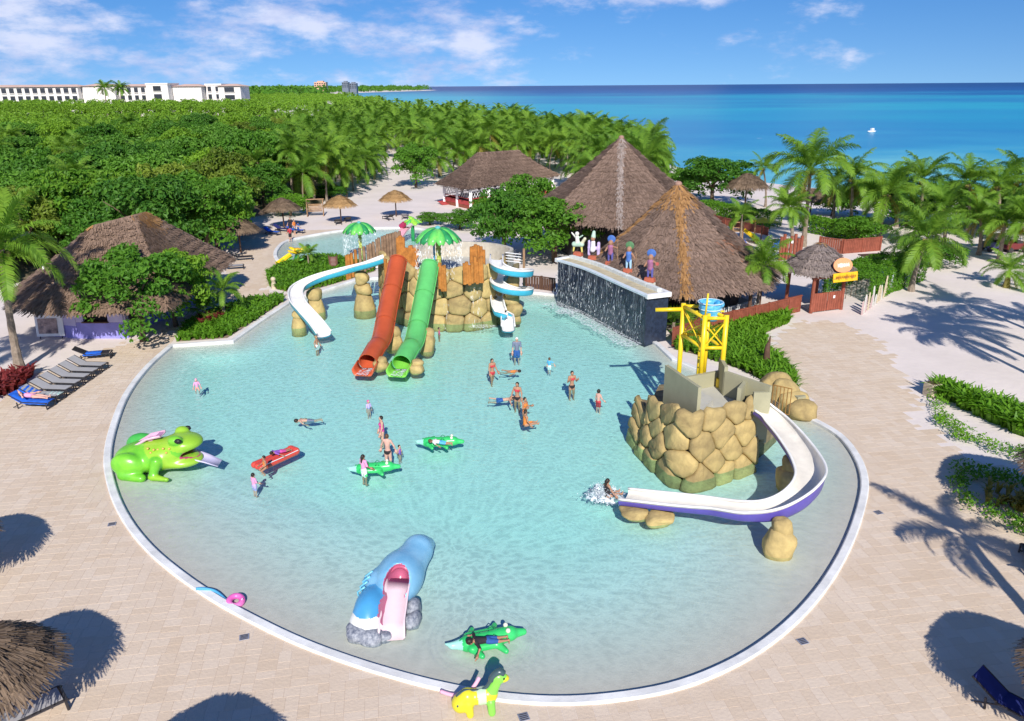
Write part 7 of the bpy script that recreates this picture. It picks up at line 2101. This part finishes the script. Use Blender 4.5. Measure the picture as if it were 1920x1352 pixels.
    def tr(A_): return (A_ - piv) @ Ra.T + (piv if tilt[0] == 0 else np.array([0, 0, lift])) 
    put('body', npmesh('body', tr(VV), FF, [SK[skin]], None, True), t)
    # normals for clothing shells
    fn = np.cross(V[F[:, 2]] - V[F[:, 0]], V[F[:, 3]] - V[F[:, 1]]); vn_ = np.zeros_like(V)
    for c in range(4): np.add.at(vn_, F[:, c], fn)
    vn_ /= np.linalg.norm(vn_, axis=1)[:, None] + 1e-12
    C = V[F].mean(1)
    def garment(name, mask, mat, off=.007):
        f = F[mask]; u, inv = np.unique(f, return_inverse=True)
        if len(f) == 0: return
        put(name, npmesh(name, tr(V[u] + vn_[u] * off * (1 + k) * .5), inv.reshape(-1, 4), [mat], None, True), t)
    z = C[:, 2] / k
    if swimsuit: garment('swimsuit', np.isin(tg, (1, 2, 3)) & (z < sh - .01) | ((tg == 5) & (z > hip - .03) & (np.abs(C[:, 0]) < .06 * k)), CL[swimsuit])
    if top == 'bikini': pass
    if top:
        nm, kind = top if isinstance(top, tuple) else (top, 'shirt')
        if kind == 'shirt': garment('shirt', (np.isin(tg, (1, 3)) | ((tg == 4) & (z > sh - .16))) & (z < sh + .035), CL[nm], .012)
        else: garment('bikini_top', (tg == 1) & (z < sh - .035) & (z > sh - .125), CL[nm])
    if bottom:
        nm, kind = bottom if isinstance(bottom, tuple) else (bottom, 'shorts')
        if kind == 'shorts': garment('shorts', (tg == 2) | ((tg == 5) & (np.linalg.norm(C - np.array(J['pel'] * k), axis=1) < .24 * k)) , CL[nm], .012)
        else: garment('bikini_bottom', ((tg == 2) | ((tg == 5) & (np.linalg.norm(C - np.array(J['pel'] * k), axis=1) < .10 * k))) & (z < hip + .035), CL[nm])
    hs_ = SDF(); hc_ = J['head'] * k
    hs_.ell(tuple(hc_ + Vector((0, .012 * k, .012 * k))), (hd * .82 * k, hd * .90 * k, hd * 1.03 * k), 0)
    hs_.cut(tuple(hc_ + Vector((0, -hd * 1.0 * k, -hd * .35 * k))), (hd * .75 * k, hd * .80 * k, hd * 1.05 * k), 0, k=.02)
    hs_.cut(tuple(hc_ + Vector((0, 0, -hd * 1.45 * k))), (hd * 1.6 * k, hd * 1.4 * k, hd * .8 * k), 0, k=.02)
    if long_hair: hs_.cap(tuple(hc_ + Vector((0, hd * .7 * k, 0))), tuple(hc_ + Vector((0, hd * 1.0 * k, -.16 * k))), .045 * k, .03 * k, 0)
    Vh, Fh = hs_.mesh(.013 * k, .02 * k)
    put('hair' if not hat else 'swim_cap', npmesh('hair', tr(Vh), Fh, [HAIR[hair] if not hat else CL[hat]], None, True), t)
    fc = MB()
    for s_ in (-1, 1): fc.ball(hc_ + Vector((s_ * hd * .30 * k, -hd * .80 * k, .004 * k)), .0075 * k, 6, 4)
    fc.box(hc_ + Vector((0, -hd * .80 * k, -hd * .48 * k)), (.030 * k, .008 * k, .006 * k))
    put('face', npmesh('face', tr(np.array([tuple(v) for v in fc.v])), fc.f, [BLACK], None, True), t)
    return t
def bather(px, label, z=None, rz=0.0, **kw):
    """standing in the pool: the pixel is where the body meets the water"""
    g_ = at(px[0], px[1], WZ); return person(label, (g_.x, g_.y, floor_z(g_.x, g_.y) if z is None else z), rz, **kw)
bather((969, 666), 'man in a grey shirt and blue shorts standing below the spiral slide', h=1.75, skin='fair', top='slate', bottom='blue', hat='white', female=False, arms=((.15, .2), (.15, .2)))
bather((923, 704), 'woman in a red bikini standing near the spiral slide', h=1.62, skin='tan', top=('red', 'bikini'), bottom=('red', 'bikini'), long_hair=True, rz=.5, arms=((.2, .5), (.2, .9)), pose='walk')
bather((1030, 688), 'small child in a sky blue shirt facing away', z=-.45, h=1.0, skin='fair', hair='brown', top='sky', bottom='white', rz=2.6, arms=((1.2, .2), (.3, .2)))
bather((1072, 730), 'woman in a dark bikini holding her hands to her chest', h=1.66, skin='tan', top=('red', 'bikini'), bottom=('black', 'bikini'), arms=((.3, 2.2), (.3, 2.2)), rz=.3)
bather((1122, 754), 'child with bare back and red shorts at the right of the bathers', z=-.62, h=1.30, skin='pale', bottom='red', rz=2.4, arms=((.4, .8), (.3, .3)), female=False)
bather((970, 752), 'woman in a black bikini with long dark hair among the bathers', h=1.66, skin='tan', top=('red', 'bikini'), bottom=('black', 'bikini'), long_hair=True, rz=-.3, arms=((.35, .3), (.3, .4)))
bather((984, 776), 'slim tanned person with folded arms in front of the woman in black', h=1.50, skin='tan', swimsuit='orange', rz=.9, arms=((.3, 1.9), (.3, 1.9)))
bather((717, 822), 'girl in a magenta swimsuit in the middle of the pool', z=-.45, h=1.55, skin='fair', swimsuit='magenta', rz=-1.2, arms=((.2, .3), (.2, .4)))
bather((728, 862), 'woman with bare back and black bikini bottom', z=-.42, h=1.62, skin='pale', hair='brown', bottom=('black', 'bikini'), rz=2.9, arms=((.5, .2), (.5, .2)), tilt=(0, 0))
bather((749, 848), 'little child in a purple swimsuit beside the bare-backed woman', z=-.52, h=.85, skin='fair', swimsuit='purple', rz=1.0)
bather((683, 892), 'girl in a pink shirt with long dark hair beside the crocodile float', z=-.45, h=1.40, skin='tan', top='pink', bottom='white', long_hair=True, rz=2.4, arms=((.3, .9), (.4, 1.1)))
bather((477, 914), 'small child in a pink shirt standing behind the red raft', z=-.42, h=1.05, skin='fair', top='pink', bottom='lilac', rz=2.5, arms=((.3, 1.0), (.3, 1.0)))
bather((370, 730), 'small child with a pink cap wading at the left', z=-.40, h=1.0, skin='pale', top='pink', hat='pink', rz=.4, pose='kneel', arms=((.4, .8), (.4, .8)))
bather((691, 764), 'small child in a lilac rash shirt near the tube slides', z=-.62, h=1.0, skin='fair', top='lilac', hat='magenta', rz=.8)
bather((594, 650), 'bather by the end of the long left slide', z=-.55, h=1.25, skin='tan', hair='blond', bottom='white', rz=1.2, arms=((.9, .6), (.4, .4)), female=False)
bather((823, 624), 'child in magenta at the foot of the rock tower', z=-.6, h=.95, skin='tan', swimsuit='magenta', rz=1.4)
def floating(px, label, rz, z, h, face_up=False, kind='lie', **kw):
    g_ = at(px[0], px[1], z); til = (R(-84) if face_up else R(80)); return person(label, (g_.x, g_.y, z), rz, h=h, tilt=(til, 0), lift=0.0, **kw)
floating((958, 697), 'child in orange swimming near the woman in red', 1.3, -.03, 1.15, skin='tan', swimsuit='orange', pose='kick', arms=((1.2, .3), (1.2, .3)))
floating((941, 750), 'boy in blue trunks swimming on his front', 1.45, -.03, 1.35, skin='fair', bottom='blue', pose='kick', arms=((1.9, .2), (1.5, .2)), female=False)
bather((985, 800), 'tanned person sitting low in the water with legs stretched out', z=-.62, h=1.45, skin='tan', swimsuit='orange', pose='sit', rz=1.9, arms=((.5, .6), (.5, .6)))
floating((578, 789), 'swimmer with only head and back above the water', -1.2, -.06, 1.3, skin='fair', bottom='slate', pose='kick', arms=((1.2, .2), (1.2, .2)))
floating((826, 829), 'child lying on the crocodile float right of the women', -1.5, .36, 1.05, skin='tan', hair='brown', top='white', bottom='sky', arms=((1.0, .3), (1.0, .3)))
floating((915, 1200), 'boy in blue shorts lying face down on the crocodile float', -1.25, .40, 1.25, skin='tan', top='black', bottom='blue', female=False, arms=((1.4, .6), (1.4, .6)))
floating((526, 846), 'child in purple and magenta lying on the front of the red raft', -.75, .36, 1.0, skin='tan', top='purple', bottom='magenta', arms=((1.2, .4), (1.2, .4)))
g_ = at(498, 886, .2); person('child in orange kneeling on the back of the red raft', (g_.x, g_.y, -.02), -.9, h=1.0, skin='tan', swimsuit='orange', pose='kneel', arms=((.4, 1.2), (.4, 1.2)))
bather((1138, 934), 'bather half hidden in the splash at the end of the white slide', z=-.62, h=1.45, skin='tan', long_hair=True, swimsuit='black', pose='sit', rz=2.0, arms=((.9, .6), (.9, .6)))
person('sunbather in a pale pink swimsuit lying on the blue towelled lounger', (sun_bed.x + .05, sun_bed.y, .62), PI / 2 + adir, h=1.6, skin='pale', hair='brown', swimsuit='pink', tilt=(R(-86), 0), arms=((.9, 2.2), (.4, .2)))
for i, (px, lb, kw) in enumerate((((546, 436), 'person in dark clothes beside the far blue loungers', dict(top='black', bottom='black', h=1.7)), ((553, 440), 'person in a salmon top standing by the far blue loungers', dict(top='orange', bottom='blue', h=1.65)), ((560, 436), 'child in blue beside the far loungers', dict(top='blue', bottom='blue', h=1.2)), ((545, 452), 'person bending by the flower figure at the wading pool', dict(top='red', bottom='black', h=1.5)))):
    g_ = at(*px); person(lb, (g_.x, g_.y, 0.02), i * 1.3, skin='fair', arms=((.3, .6), (.3, .9)), **kw)
# splash
g_ = at(1137, 930, WZ); mb = MB(); rn = random.Random(2)
for _ in range(900):
    a = rn.uniform(0, 6.28); rr = abs(rn.gauss(0, .38)); z = abs(rn.gauss(0, .25)) * max(.15, 1.1 - rr); sz = rn.uniform(.005, .017)
    mb.ball((g_.x - .1 + rr * math.cos(a), g_.y + rr * math.sin(a), WZ + z), (sz, sz, sz * 1.4), 4, 3)
vs_ = []
for i in range(9):
    for k in range(18):
        a = 2 * PI * k / 18; f = i / 8; q_ = .15 + .62 * f; vs_.append((g_.x - .1 + q_ * math.cos(a) * rn.uniform(.8, 1.15), g_.y + q_ * math.sin(a) * rn.uniform(.7, 1.0), WZ + .02 + .42 * max(0, math.sin(PI * f)) * rn.uniform(.35, 1.0) * (.5 + .5 * math.sin(k * 2.3) ** 2)))
mb.add(vs_, [(i * 18 + k, i * 18 + (k + 1) % 18, (i + 1) * 18 + (k + 1) % 18, (i + 1) * 18 + k) for i in range(8) for k in range(18)], 1)
tag(mb.build('splash', [DROPS, FOAM], None, True), 'white splash at the end of the white slide', 'splash', kind='stuff')
def foam_patch(label, px, rx, ry, seed):
    g_ = at(px[0], px[1], WZ); n = 22; rn = random.Random(seed); vs = [(g_.x, g_.y, WZ + .03)]
    for k in range(n): a = 2 * PI * k / n; q = rn.uniform(.75, 1.1); vs.append((g_.x + rx * q * math.cos(a), g_.y + ry * q * math.sin(a), WZ + .012))
    tag(MB().add(vs, [(0, k + 1, (k + 1) % n + 1) for k in range(n)]).build('foam', [FOAM], None, True), label, 'foam', kind='stuff')
foam_patch('churned white water around the splash at the white slide', (1136, 930), .85, .7, 1)
foam_patch('white water where the left end of the waterfall lands', (1062, 584), 1.0, .8, 2)
